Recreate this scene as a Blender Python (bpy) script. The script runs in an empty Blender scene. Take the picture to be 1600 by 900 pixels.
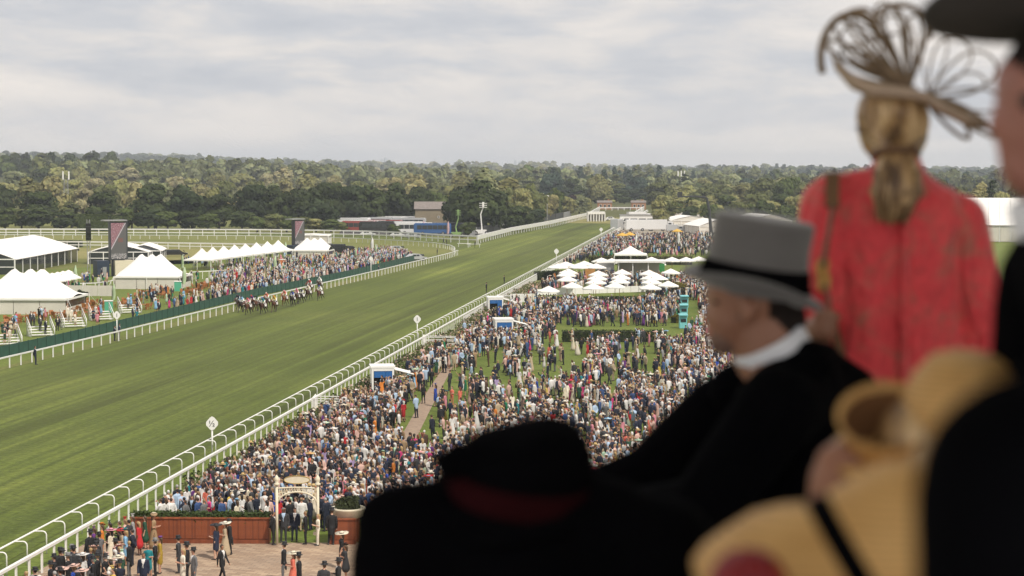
import bpy, bmesh, math, random
import numpy as np
from mathutils import Vector, Matrix, Euler

random.seed(7)
rng = np.random.default_rng(7)
SC = bpy.context.scene
COL = SC.collection
PI = math.pi

# ------------------------------------------------------------------ camera
CAM_H = 19.0
F = 3111.0                      # focal length in pixels of the 1600 px wide photograph (70 mm lens)
PITCH = math.atan((450 - 266) / F)
cam_data = bpy.data.cameras.new('camera')
cam = bpy.data.objects.new('camera', cam_data)
COL.objects.link(cam)
cam.location = (0, 0, CAM_H)
cam.rotation_euler = (PI / 2 - PITCH, 0, 0)
cam_data.lens = 70
cam_data.sensor_width = 36
cam_data.clip_start = 0.05
cam_data.clip_end = 40000
cam_data.dof.use_dof = True
cam_data.dof.focus_distance = 170
cam_data.dof.aperture_fstop = 3.5
SC.camera = cam

# ------------------------------------------------------------------ light, sky, exposure
SUN_EL, SUN_AZ = math.radians(52), math.radians(140)      # azimuth clockwise from the view direction
sun_dir = Vector((math.sin(SUN_AZ) * math.cos(SUN_EL), math.cos(SUN_AZ) * math.cos(SUN_EL), math.sin(SUN_EL)))
sd = bpy.data.lights.new('sun', 'SUN')
sd.energy = 3.9
sd.angle = math.radians(2)
sd.color = (1.0, 0.93, 0.82)
sun = bpy.data.objects.new('sun', sd)
COL.objects.link(sun)
sun.rotation_euler = (-sun_dir).to_track_quat('-Z', 'Y').to_euler()
SC.view_settings.view_transform = 'Standard'
SC.view_settings.look = 'None'
SC.view_settings.exposure = 0.0
SC.view_settings.gamma = 1.0
SC.view_settings.use_curve_mapping = False

W = bpy.data.worlds.new('World')
SC.world = W
W.use_nodes = True


class NT:
    """small node helper"""
    def __init__(s, tree):
        s.t = tree
        tree.nodes.clear()

    def n(s, kind, ins=None, **kw):
        nd = s.t.nodes.new(kind)
        for k, v in kw.items():
            setattr(nd, k, v)
        for k, v in (ins or {}).items():
            sock = nd.inputs[k]
            if isinstance(v, bpy.types.NodeSocket):
                s.t.links.new(v, sock)
            else:
                sock.default_value = v
        return nd

    def math(s, op, a, b=None, clamp=False):
        nd = s.n('ShaderNodeMath', operation=op, use_clamp=clamp)
        for i, v in enumerate((a, b)):
            if v is None:
                continue
            if isinstance(v, bpy.types.NodeSocket):
                s.t.links.new(v, nd.inputs[i])
            else:
                nd.inputs[i].default_value = v
        return nd.outputs[0]

    def mix(s, fac, a, b, blend='MIX'):
        nd = s.n('ShaderNodeMix', data_type='RGBA', blend_type=blend)
        for i, v in ((0, fac), (6, a), (7, b)):
            if isinstance(v, bpy.types.NodeSocket):
                s.t.links.new(v, nd.inputs[i])
            else:
                nd.inputs[i].default_value = (v if not isinstance(v, (tuple, list)) else (tuple(v) + (1,))[:4])
        return nd.outputs[2]

    def ramp(s, fac, stops):
        nd = s.n('ShaderNodeValToRGB', {'Fac': fac})
        e = nd.color_ramp.elements
        while len(e) < len(stops):
            e.new(0.5)
        for i, (p, c) in enumerate(stops):
            e[i].position = p
            e[i].color = (tuple(c) + (1,))[:4]
        return nd.outputs[0]


def build_world():
    k = NT(W.node_tree)
    tc = k.n('ShaderNodeTexCoord').outputs['Generated']
    sep = k.n('ShaderNodeSeparateXYZ', {0: tc})
    x, y, z = sep.outputs
    wz = k.n('ShaderNodeTexNoise', {'Vector': k.n('ShaderNodeMapping', {'Vector': tc, 'Scale': (9, 9, 30), 'Location': (2.0, 5.0, 1.0)}).outputs[0], 'Scale': 1.0, 'Detail': 3.0}).outputs[1]
    warp = k.n('ShaderNodeVectorMath', {0: wz, 1: (0.05, 0.05, 0.018)}, operation='MULTIPLY').outputs[0]
    tw = k.n('ShaderNodeVectorMath', {0: tc, 1: warp}, operation='ADD').outputs[0]
    m1 = k.n('ShaderNodeMapping', {'Vector': tw, 'Scale': (4.2, 4.2, 20), 'Location': (3.3, 1.2, 0.4)}).outputs[0]
    n1 = k.n('ShaderNodeTexNoise', {'Vector': m1, 'Scale': 1.0, 'Detail': 8.0, 'Roughness': 0.55}).outputs[0]
    m2 = k.n('ShaderNodeMapping', {'Vector': tw, 'Scale': (16, 16, 60), 'Location': (8.1, 4.4, 0)}).outputs[0]
    n2 = k.n('ShaderNodeTexNoise', {'Vector': m2, 'Scale': 1.0, 'Detail': 8.0, 'Roughness': 0.6}).outputs[0]
    mixn = k.math('ADD', k.math('MULTIPLY', n1, 0.76), k.math('MULTIPLY', n2, 0.24))
    cloud = k.ramp(mixn, [(0.37, (0.53, 0.555, 0.61)), (0.45, (0.65, 0.655, 0.685)), (0.51, (0.79, 0.755, 0.735)), (0.57, (0.90, 0.84, 0.79)), (0.65, (1.10, 1.0, 0.92))])
    low = k.math('SUBTRACT', 1.0, k.math('MULTIPLY', k.math('MAXIMUM', z, 0.0), 24.0), clamp=True)
    cloud = k.mix(k.math('MULTIPLY', low, 0.55), cloud, (0.91, 0.85, 0.805))
    sky = k.n('ShaderNodeTexSky', sky_type='NISHITA', sun_disc=False, sun_elevation=SUN_EL, sun_rotation=SUN_AZ)
    skyc = k.mix(1.0, sky.outputs[0], (0.1, 0.1, 0.1), 'MULTIPLY')
    c = k.mix(0.96, skyc, cloud)
    bg = k.n('ShaderNodeBackground', {'Color': c, 'Strength': 1.0})
    out = k.n('ShaderNodeOutputWorld', {'Surface': bg.outputs[0]})


build_world()

# ------------------------------------------------------------------ pixel -> ground helpers (photograph pixels, 1600 x 900)
R_ = Vector((1, 0, 0))
FW = Vector((0, math.cos(PITCH), -math.sin(PITCH)))
UP = Vector((0, math.sin(PITCH), math.cos(PITCH)))
CP = Vector((0, 0, CAM_H))


def G(px, py, z=0.0):
    """the point at height z that the photograph shows at (px, py)"""
    d = FW * F + R_ * (px - 800) - UP * (py - 450)
    return CP + d * ((z - CAM_H) / d.z)


def P(px, py, d):
    """the point d metres in front of the camera that the photograph shows at (px, py)"""
    return CP + (FW * F + R_ * (px - 800) - UP * (py - 450)) * (d / F)


def to_px(p):
    v = Vector(p) - CP
    d = v.dot(FW)
    return 800 + v.dot(R_) / d * F, 450 - v.dot(UP) / d * F


# ------------------------------------------------------------------ materials
MATS = {}


def mat(name, col=(0.5, 0.5, 0.5), rough=0.6, metal=0.0, var=0.0, scale=4.0, bump=0.0, bump_scale=30.0, spec=0.5, emit=None, alpha=None, trans=0.0, stretch=(1, 1, 1), coat=0.0, sheen=0.0):
    if name in MATS:
        return MATS[name]
    m = bpy.data.materials.new(name)
    m.use_nodes = True
    k = NT(m.node_tree)
    b = k.n('ShaderNodeBsdfPrincipled', {'Roughness': rough, 'Metallic': metal, 'Specular IOR Level': spec})
    if trans:
        b.inputs['Transmission Weight'].default_value = trans
    if coat:
        b.inputs['Coat Weight'].default_value = coat
    if sheen:
        b.inputs['Sheen Weight'].default_value = sheen
        b.inputs['Sheen Roughness'].default_value = 0.5
    k.n('ShaderNodeOutputMaterial', {'Surface': b.outputs[0]})
    base = (tuple(col) + (1,))[:4]
    if var or bump:
        tc = k.n('ShaderNodeTexCoord').outputs['Object']
        mp = k.n('ShaderNodeMapping', {'Vector': tc, 'Scale': stretch}).outputs[0]
    if var:
        nz = k.n('ShaderNodeTexNoise', {'Vector': mp, 'Scale': scale, 'Detail': 6.0, 'Roughness': 0.6}).outputs[0]
        lo = tuple(c * (1 - var) for c in base[:3])
        hi = tuple(min(1, c * (1 + var)) for c in base[:3])
        c = k.ramp(nz, [(0.3, lo), (0.7, hi)])
        k.t.links.new(c, b.inputs['Base Color'])
    else:
        b.inputs['Base Color'].default_value = base
    if bump:
        nb = k.n('ShaderNodeTexNoise', {'Vector': mp, 'Scale': bump_scale, 'Detail': 5.0}).outputs[0]
        bp = k.n('ShaderNodeBump', {'Height': nb, 'Strength': bump, 'Distance': 0.02})
        k.t.links.new(bp.outputs[0], b.inputs['Normal'])
    if emit:
        b.inputs['Emission Color'].default_value = (tuple(emit[:3]) + (1,))
        b.inputs['Emission Strength'].default_value = emit[3]
    MATS[name] = m
    return m


def attr_mat(name, attr, rough=0.7, object_level=True, var=0.0, scale=8.0, spec=0.4, sheen=0.0, tint_attr=None, bump=0.0, translucent=0.0):
    """a material whose base colour is the thing's own colour, read from an attribute"""
    m = bpy.data.materials.new(name)
    m.use_nodes = True
    k = NT(m.node_tree)
    a = k.n('ShaderNodeAttribute', attribute_type='OBJECT' if object_level else 'GEOMETRY', attribute_name=attr)
    c = a.outputs['Color']
    if tint_attr:
        t = k.n('ShaderNodeAttribute', attribute_type='GEOMETRY', attribute_name=tint_attr)
        c = k.mix(1.0, c, t.outputs['Color'], 'MULTIPLY')
    if var or bump:
        tc = k.n('ShaderNodeTexCoord').outputs['Object']
        nz = k.n('ShaderNodeTexNoise', {'Vector': tc, 'Scale': scale, 'Detail': 5.0}).outputs[0]
    if var:
        g = k.ramp(nz, [(0.3, (1 - var,) * 3), (0.7, (1 + var * 0.6,) * 3)])
        c = k.mix(1.0, c, g, 'MULTIPLY')
    b = k.n('ShaderNodeBsdfPrincipled', {'Base Color': c, 'Roughness': rough, 'Specular IOR Level': spec})
    if sheen:
        b.inputs['Sheen Weight'].default_value = sheen
    if bump:
        bp = k.n('ShaderNodeBump', {'Height': nz, 'Strength': bump, 'Distance': 0.03})
        k.t.links.new(bp.outputs[0], b.inputs['Normal'])
    sh = b.outputs[0]
    if translucent:
        tr = k.n('ShaderNodeBsdfTranslucent', {'Color': c})
        sh = k.n('ShaderNodeMixShader', {0: translucent, 1: sh, 2: tr.outputs[0]}).outputs[0]
    k.n('ShaderNodeOutputMaterial', {'Surface': sh})
    MATS[name] = m
    return m


# ------------------------------------------------------------------ object helpers
class MB:
    """collects shapes and links them as ONE mesh object"""
    def __init__(s):
        s.v, s.f, s.m = [], [], []

    def add(s, verts, faces, mi=0):
        o = len(s.v)
        s.v.extend([tuple(p) for p in verts])
        s.f.extend([tuple(i + o for i in f) for f in faces])
        s.m.extend([mi] * len(faces))
        return s

    def box(s, c, size, mi=0, rz=0.0, taper=1.0, rot=None):
        hx, hy, hz = size[0] / 2, size[1] / 2, size[2] / 2
        pts = []
        for z in (-1, 1):
            t = taper if z > 0 else 1.0
            for x, y in ((-1, -1), (1, -1), (1, 1), (-1, 1)):
                pts.append(Vector((x * hx * t, y * hy * t, z * hz)))
        M = rot if rot is not None else Matrix.Rotation(rz, 3, 'Z')
        c = Vector(c)
        return s.add([c + M @ p for p in pts], [(0, 3, 2, 1), (4, 5, 6, 7), (0, 1, 5, 4), (1, 2, 6, 5), (2, 3, 7, 6), (3, 0, 4, 7)], mi)

    def beam(s, a, b, w, h=None, mi=0):
        """a rectangular bar from a to b"""
        a, b = Vector(a), Vector(b)
        h = h or w
        d = (b - a).normalized()
        ref = Vector((0, 0, 1)) if abs(d.z) < 0.95 else Vector((1, 0, 0))
        x = d.cross(ref).normalized()
        y = x.cross(d).normalized()
        pts = [p + x * (i * w / 2) + y * (j * h / 2) for p in (a, b) for i, j in ((-1, -1), (1, -1), (1, 1), (-1, 1))]
        return s.add(pts, [(0, 3, 2, 1), (4, 5, 6, 7), (0, 1, 5, 4), (1, 2, 6, 5), (2, 3, 7, 6), (3, 0, 4, 7)], mi)

    def tube(s, pts, r, n=8, mi=0, closed=False, caps=True):
        pts = [Vector(p) for p in pts]
        rs = r if isinstance(r, (list, tuple)) else [r] * len(pts)
        rings, N = [], len(pts)
        ref = None
        for i, p in enumerate(pts):
            a = pts[(i - 1) % N] if (closed or i > 0) else pts[0]
            b = pts[(i + 1) % N] if (closed or i < N - 1) else pts[-1]
            d = (b - a)
            d = d.normalized() if d.length > 1e-9 else Vector((0, 0, 1))
            if ref is None:
                ref = Vector((0, 0, 1)) if abs(d.z) < 0.9 else Vector((1, 0, 0))
            x = ref - d * ref.dot(d)
            if x.length < 1e-6:
                x = d.orthogonal()
            x.normalize()
            ref = x
            y = d.cross(x)
            rings.append([p + (x * math.cos(2 * PI * k / n) + y * math.sin(2 * PI * k / n)) * rs[i] for k in range(n)])
        V = [q for rr in rings for q in rr]
        Fc = []
        for i in range(N if closed else N - 1):
            for k in range(n):
                k2, i2 = (k + 1) % n, (i + 1) % N
                Fc.append((i * n + k, i * n + k2, i2 * n + k2, i2 * n + k))
        if caps and not closed:
            Fc.append(tuple(range(n - 1, -1, -1)))
            Fc.append(tuple((N - 1) * n + k for k in range(n)))
        return s.add(V, Fc, mi)

    def lathe(s, prof, n=24, c=(0, 0, 0), mi=0, M=None, sx=1.0, sy=1.0, warp=None):
        """profile of (r, z); r = 0 closes to a point"""
        c = Vector(c)
        V, idx = [], []
        for r, z in prof:
            if r <= 1e-6:
                idx.append([len(V)])
                V.append(Vector((0, 0, z)))
            else:
                idx.append(list(range(len(V), len(V) + n)))
                V.extend(Vector((r * sx * math.cos(2 * PI * k / n), r * sy * math.sin(2 * PI * k / n), z)) for k in range(n))
        if warp:
            V = [warp(p) for p in V]
        Fc = []
        for a, b in zip(idx, idx[1:]):
            for k in range(n):
                k2 = (k + 1) % n
                if len(a) == 1 and len(b) == 1:
                    continue
                if len(a) == 1:
                    Fc.append((a[0], b[k2], b[k]))
                elif len(b) == 1:
                    Fc.append((a[k], a[k2], b[0]))
                else:
                    Fc.append((a[k], a[k2], b[k2], b[k]))
        if M is not None:
            V = [M @ p for p in V]
        return s.add([c + p for p in V], Fc, mi)

    def prism(s, poly, z0, z1, mi=0):
        n = len(poly)
        V = [(p[0], p[1], z0) for p in poly] + [(p[0], p[1], z1) for p in poly]
        Fc = [tuple(range(n - 1, -1, -1)), tuple(range(n, 2 * n))] + [(i, (i + 1) % n, n + (i + 1) % n, n + i) for i in range(n)]
        return s.add(V, Fc, mi)

    def mesh(s, name, mats, smooth=False):
        me = bpy.data.meshes.new(name)
        me.from_pydata(s.v, [], s.f)
        for m in (mats if isinstance(mats, (list, tuple)) else [mats]):
            me.materials.append(m)
        me.polygons.foreach_set('material_index', s.m)
        if smooth:
            me.polygons.foreach_set('use_smooth', [True] * len(s.f))
        me.update()
        return me

    def build(s, name, mats, parent=None, smooth=False, loc=None):
        return link(name, s.mesh(name, mats, smooth), parent, loc)


def link(name, data, parent=None, loc=None, rot=None, scale=None):
    o = bpy.data.objects.new(name, data)
    COL.objects.link(o)
    if parent is not None:
        o.parent = parent
    if loc is not None:
        o.location = loc
    if rot is not None:
        o.rotation_euler = rot
    if scale is not None:
        o.scale = (scale,) * 3 if isinstance(scale, (int, float)) else scale
    return o


def tag(o, label, cat, group=None, kind=None):
    o['label'] = label
    o['category'] = cat
    if group:
        o['group'] = group
    if kind:
        o['kind'] = kind
    return o


def empty(name, loc=(0, 0, 0), rz=0.0, label=None, cat=None, group=None):
    o = link(name, None, None, loc, (0, 0, rz))
    o.empty_display_size = 0.3
    if label:
        tag(o, label, cat, group)
    return o


def structure(o, kind='structure'):
    o['kind'] = kind
    return o


def copy_tree(root, loc, rz=None, label=None, scale=None):
    """a copy of a thing with copies of its parts and sub-parts"""
    r = root.copy()
    COL.objects.link(r)
    r.location = loc
    if rz is not None:
        r.rotation_euler = (0, 0, rz)
    if scale is not None:
        r.scale = scale
    if label:
        r['label'] = label
    for ch in list(root.children):
        c = ch.copy()
        COL.objects.link(c)
        c.parent = r
        for g in list(ch.children):
            d = g.copy()
            COL.objects.link(d)
            d.parent = c
    return r


def numpy_mesh(name, V, Fq, mats, mat_idx=None, smooth=False, face_col=None, attr='tint'):
    """V (n,3); Fq (m,k) faces of equal size"""
    me = bpy.data.meshes.new(name)
    V = np.ascontiguousarray(V, dtype=np.float32)
    Fq = np.ascontiguousarray(Fq, dtype=np.int32)
    m, k = Fq.shape
    me.vertices.add(len(V))
    me.vertices.foreach_set('co', V.ravel())
    me.loops.add(m * k)
    me.loops.foreach_set('vertex_index', Fq.ravel())
    me.polygons.add(m)
    me.polygons.foreach_set('loop_start', np.arange(0, m * k, k, dtype=np.int32))
    for mm in (mats if isinstance(mats, (list, tuple)) else [mats]):
        me.materials.append(mm)
    if mat_idx is not None:
        me.polygons.foreach_set('material_index', np.ascontiguousarray(mat_idx, dtype=np.int32))
    if smooth:
        me.polygons.foreach_set('use_smooth', np.ones(m, dtype=bool))
    me.update(calc_edges=True)
    if face_col is not None:
        a = me.attributes.new(attr, 'FLOAT_COLOR', 'FACE')
        fc = np.ones((m, 4), dtype=np.float32)
        fc[:, :3] = face_col
        a.data.foreach_set('color', fc.ravel())
    return me


# ------------------------------------------------------------------ bodies: capsules merged into one continuous skin
def capsule(p0, r0, p1, r1, flat=(1, 1), n=12):
    """round cone from p0 to p1; flat scales its x and y about the axis"""
    p0, p1 = Vector(p0), Vector(p1)
    d = p1 - p0
    L = d.length
    d = d.normalized() if L > 1e-6 else Vector((0, 0, 1))
    ref = Vector((0, 1, 0)) if abs(d.z) > 0.7 else Vector((0, 0, 1))
    x = d.cross(ref).normalized()
    y = d.cross(x).normalized()
    prof = []
    for i in range(5):
        a = PI / 2 * (i / 4)
        prof.append((p0 - d * (r0 * math.cos(a)), r0 * math.sin(a)))
    for i in range(5):
        a = PI / 2 * (1 - i / 4)
        prof.append((p1 + d * (r1 * math.cos(a)), r1 * math.sin(a)))
    V, idx, Fc = [], [], []
    for c, r in prof:
        if r < 1e-6:
            idx.append([len(V)])
            V.append(c)
        else:
            idx.append(list(range(len(V), len(V) + n)))
            for k in range(n):
                o = (x * math.cos(2 * PI * k / n) + y * math.sin(2 * PI * k / n)) * r
                V.append(c + Vector((o.x * flat[0], o.y * flat[1], o.z)))
    for a, b in zip(idx, idx[1:]):
        for k in range(n):
            k2 = (k + 1) % n
            if len(a) == 1:
                Fc.append((a[0], b[k2], b[k]))
            elif len(b) == 1:
                Fc.append((a[k], a[k2], b[0]))
            else:
                Fc.append((a[k], a[k2], b[k2], b[k]))
    return V, Fc


def skin_body(name, caps, mats, voxel=0.03, smooth=2, faces=None, paint=None, decimate=None):
    """caps: (p0, r0, p1, r1, region, flat). One closed surface round all of them; every face takes the region of its nearest capsule,
    or what paint(centres, normals, regions) makes of it."""
    mb = MB()
    for c in caps:
        v, f = capsule(c[0], c[1], c[2], c[3], c[5] if len(c) > 5 else (1, 1))
        mb.add(v, f)
    tmp = bpy.data.objects.new('tmp', mb.mesh('tmp', mats))
    COL.objects.link(tmp)
    md = tmp.modifiers.new('r', 'REMESH')
    md.mode = 'VOXEL'
    md.voxel_size = voxel
    if smooth:
        sm = tmp.modifiers.new('s', 'SMOOTH')
        sm.factor = 0.5
        sm.iterations = smooth
    if decimate:
        dm = tmp.modifiers.new('d', 'DECIMATE')
        dm.ratio = decimate
    dg = bpy.context.evaluated_depsgraph_get()
    me = bpy.data.meshes.new_from_object(tmp.evaluated_get(dg))
    me.name = name
    bpy.data.objects.remove(tmp)
    n = len(me.polygons)
    C = np.zeros(n * 3)
    me.polygons.foreach_get('center', C)
    C = C.reshape(-1, 3)
    Nn = np.zeros(n * 3)
    me.polygons.foreach_get('normal', Nn)
    Nn = Nn.reshape(-1, 3)
    best = np.full(n, 1e9)
    reg = np.zeros(n, dtype=np.int32)
    for c in caps:
        p0, p1 = np.array(c[0], float), np.array(c[2], float)
        fl = np.array((c[5] if len(c) > 5 else (1, 1)) + (1,), float)
        q = (C - p0) / fl
        dd = (p1 - p0)
        L2 = dd @ dd + 1e-12
        t = np.clip((q @ dd) / L2, 0, 1)
        r = c[1] + (c[3] - c[1]) * t
        dist = np.linalg.norm(q - t[:, None] * dd, axis=1) - r
        u = dist < best
        best[u] = dist[u]
        reg[u] = c[4]
    if paint is not None:
        reg = paint(C, Nn, reg)
    me.materials.clear()
    for m in mats:
        me.materials.append(m)
    me.polygons.foreach_set('material_index', reg.astype(np.int32))
    me.polygons.foreach_set('use_smooth', np.ones(n, dtype=bool))
    me.update()
    return me
# ------------------------------------------------------------------ ground and terrain
def smooth01(a, b, t):
    t = np.clip((t - a) / (b - a), 0, 1)
    return t * t * (3 - 2 * t)


def terrain(x, y):
    """height of the land: flat round the course, wooded hills beyond"""
    x, y = np.asarray(x, float), np.asarray(y, float)
    yy = np.maximum(y, 1.0)
    u = np.clip(x / yy, -0.34, 0.34)
    top = np.interp(u, [-0.34, -0.26, -0.19, -0.12, -0.06, 0.02, 0.10, 0.20, 0.34], [52, 46, 38, 26, 15, 11, 9, 6, 4])
    mid = np.interp(u, [-0.34, -0.26, -0.16, -0.08, 0.0, 0.1, 0.2, 0.34], [16, 14, 10, 4, 2, 3, 2, 2])
    h = mid * smooth01(720, 1700, y) + (top - mid) * smooth01(1900, 4800, y)
    h = h + smooth01(900, 2200, y) * (3.0 * np.sin(x / 310.0 + y / 520.0) + 2.0 * np.sin(x / 140.0 - y / 390.0))
    h = h - smooth01(5000, 8500, y) * top * 0.5
    return np.maximum(h, 0.0)


def grass_mat(name, c1, c2, c3, stripe=None, ang=0.0, patch=0.03, fine=6.0):
    m = bpy.data.materials.new(name)
    m.use_nodes = True
    k = NT(m.node_tree)
    tc = k.n('ShaderNodeTexCoord').outputs['Object']
    rot = k.n('ShaderNodeMapping', {'Vector': tc, 'Rotation': (0, 0, ang)}).outputs[0]
    big = k.n('ShaderNodeTexNoise', {'Vector': rot, 'Scale': patch, 'Detail': 6.0, 'Roughness': 0.62}).outputs[0]
    c = k.ramp(big, [(0.33, c1), (0.5, c2), (0.68, c3)])
    if stripe:
        st = k.n('ShaderNodeMapping', {'Vector': rot, 'Scale': (stripe, stripe * 0.012, 1)}).outputs[0]
        ns = k.n('ShaderNodeTexNoise', {'Vector': st, 'Scale': 1.0, 'Detail': 5.0, 'Roughness': 0.65}).outputs[0]
        g = k.ramp(ns, [(0.37, (0.42, 0.49, 0.42)), (0.45, (0.88, 0.91, 0.86)), (0.55, (1.06, 1.05, 1.02)), (0.64, (1.5, 1.38, 1.3))])
        c = k.mix(1.0, c, g, 'MULTIPLY')
        st2 = k.n('ShaderNodeMapping', {'Vector': rot, 'Scale': (stripe * 0.28, stripe * 0.006, 1), 'Location': (4.1, 0.7, 0)}).outputs[0]
        ns2 = k.n('ShaderNodeTexNoise', {'Vector': st2, 'Scale': 1.0, 'Detail': 2.0, 'Roughness': 0.5}).outputs[0]
        c = k.mix(1.0, c, k.ramp(ns2, [(0.38, (0.72, 0.78, 0.72)), (0.5, (1, 1, 1)), (0.60, (1.2, 1.16, 1.14))]), 'MULTIPLY')
        st3 = k.n('ShaderNodeMapping', {'Vector': rot, 'Scale': (stripe * 3.2, stripe * 0.02, 1), 'Location': (1.1, 2.7, 0)}).outputs[0]
        ns3 = k.n('ShaderNodeTexNoise', {'Vector': st3, 'Scale': 1.0, 'Detail': 3.0, 'Roughness': 0.6}).outputs[0]
        c = k.mix(1.0, c, k.ramp(ns3, [(0.37, (0.64, 0.70, 0.64)), (0.5, (1, 1, 1)), (0.61, (1.42, 1.34, 1.28))]), 'MULTIPLY')
        dv = k.n('ShaderNodeMapping', {'Vector': rot, 'Scale': (0.55, 0.30, 1)}).outputs[0]
        nd = k.n('ShaderNodeTexNoise', {'Vector': dv, 'Scale': 1.0, 'Detail': 4.0, 'Roughness': 0.75}).outputs[0]
        g3 = k.ramp(nd, [(0.30, (0.84, 0.87, 0.83)), (0.48, (1.0, 1.0, 1.0)), (0.72, (1.08, 1.06, 1.04))])
        c = k.mix(1.0, c, g3, 'MULTIPLY')
    nf = k.n('ShaderNodeTexNoise', {'Vector': rot, 'Scale': fine, 'Detail': 3.0, 'Roughness': 0.7}).outputs[0]
    g2 = k.ramp(nf, [(0.30, (0.5, 0.54, 0.48)), (0.70, (1.45, 1.4, 1.34))])
    c = k.mix(1.0, c, g2, 'MULTIPLY')
    bp = k.n('ShaderNodeBump', {'Height': nf, 'Strength': 0.6, 'Distance': 0.06})
    b = k.n('ShaderNodeBsdfPrincipled', {'Base Color': c, 'Roughness': 0.85, 'Specular IOR Level': 0.15, 'Normal': bp.outputs[0], 'Sheen Weight': 0.42, 'Sheen Roughness': 0.30, 'Sheen Tint': (0.62, 0.60, 0.20, 1)})
    k.n('ShaderNodeOutputMaterial', {'Surface': b.outputs[0]})
    MATS[name] = m
    return m


COURSE_A = math.atan(0.105)
grass_mat('meadow_grass', (0.085, 0.105, 0.026), (0.125, 0.138, 0.042), (0.165, 0.16, 0.06), patch=0.02, fine=1.5)
grass_mat('turf', (0.036, 0.063, 0.009), (0.053, 0.082, 0.014), (0.084, 0.109, 0.025), stripe=0.36, ang=math.atan(0.125), patch=0.022, fine=2.2)
grass_mat('lawn_grass', (0.075, 0.118, 0.018), (0.098, 0.142, 0.026), (0.122, 0.158, 0.036), patch=0.09, fine=3.0)
grass_mat('dry_grass', (0.17, 0.165, 0.062), (0.21, 0.19, 0.08), (0.25, 0.215, 0.10), patch=0.03, fine=1.2)
grass_mat('forest_floor', (0.030, 0.040, 0.014), (0.045, 0.052, 0.02), (0.06, 0.064, 0.026), patch=0.01, fine=0.5)


def build_terrain():
    ys = np.concatenate([np.linspace(-120, 700, 14), np.linspace(760, 2400, 36), np.linspace(2520, 9400, 44)])
    us = np.linspace(-1, 1, 61)
    V, Fq, mi = [], [], []
    for y in ys:
        half = 420 + max(0, y) * 0.42
        for u in us:
            x = u * half
            V.append((x, y, float(terrain(x, y)) if y > 700 else 0.0))
    n = len(us)
    for i in range(len(ys) - 1):
        for j in range(n - 1):
            Fq.append((i * n + j, i * n + j + 1, (i + 1) * n + j + 1, (i + 1) * n + j))
            mi.append(1 if ys[i] > 720 else 0)
    me = numpy_mesh('ground', np.array(V), np.array(Fq), [MATS['meadow_grass'], MATS['forest_floor']], np.array(mi), smooth=True)
    structure(link('ground', me))


build_terrain()


def sheet(name, pts, z, m, sub=False):
    """flat sheet over world points (x, y)"""
    bm = bmesh.new()
    vs = [bm.verts.new((p[0], p[1], z)) for p in pts]
    f = bm.faces.new(vs)
    if f.normal.z < 0:
        f.normal_flip()
    bmesh.ops.triangulate(bm, faces=bm.faces)
    me = bpy.data.meshes.new(name)
    bm.to_mesh(me)
    bm.free()
    me.materials.append(MATS[m] if isinstance(m, str) else m)
    return structure(link(name, me))


def Gx(px, py, z=0.0):
    p = G(px, py, z)
    return (p.x, p.y)


# lines of the straight course, in ground metres
def rail_x(y):
    return -34.0 + 0.1055 * y


def infield_x(y):
    return float(np.interp(y, [120, 190, 219, 269, 359, 428, 455], [-57.5, -48.5, -44.0, -37.2, -23.6, -13.8, -11.0]))


def along(fn, y0, y1, step, off=0.0):
    out, y = [], y0
    while y <= y1:
        out.append(Vector((fn(y) + off, y, 0)))
        y += step
    return out


# turf of the straight, running up to the far end
LEFT_EDGE = [(-64, 60)] + [(infield_x(y), y) for y in (120, 190, 219, 269, 320, 359, 400, 428)] + [Gx(711, 392), Gx(705, 385.5), Gx(690, 381), Gx(640, 377.5), Gx(560, 373), Gx(400, 368), Gx(0, 366.5), Gx(-150, 366.5)]
LEFT_EDGE += [Gx(-150, 362.5), Gx(0, 362.5), Gx(400, 364), Gx(575, 367.5), Gx(700, 374), Gx(747, 376), Gx(800, 362.5), Gx(860, 352), Gx(920, 338.5), Gx(936, 329)]
RIGHT_EDGE = [(rail_x(y), y) for y in (1000, 870, 733, 619, 525, 361, 320, 136, 94, 60)]
sheet('race_track', LEFT_EDGE + RIGHT_EDGE, 0.02, 'turf')
sheet('track_far_end', [Gx(880, 348.5), Gx(993, 350), Gx(1022, 329), Gx(940, 328.8)], 0.05, 'dry_grass')
# infield lawn, drier beyond the tents
sheet('infield_lawn', [(-75, 110), (-58, 120), (-46, 219), (-40, 269), (-26, 359), Gx(640, 398), Gx(560, 392), Gx(420, 394), Gx(300, 412), Gx(130, 418), Gx(-60, 430), (-130, 300), (-100, 150)], 0.015, 'lawn_grass')
sheet('infield_meadow', [Gx(-120, 386.5), Gx(390, 389), Gx(470, 391), Gx(330, 404), Gx(250, 408), Gx(100, 404), Gx(-120, 400)], 0.04, 'dry_grass')
# enclosure lawn on the crowd's side
sheet('enclosure_lawn', [(rail_x(60) + 0.02, 60), (rail_x(640) + 0.02, 640), (rail_x(640) + 90, 640), (150, 400), (90, 150), (60, 60)], 0.014, 'lawn_grass')


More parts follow.
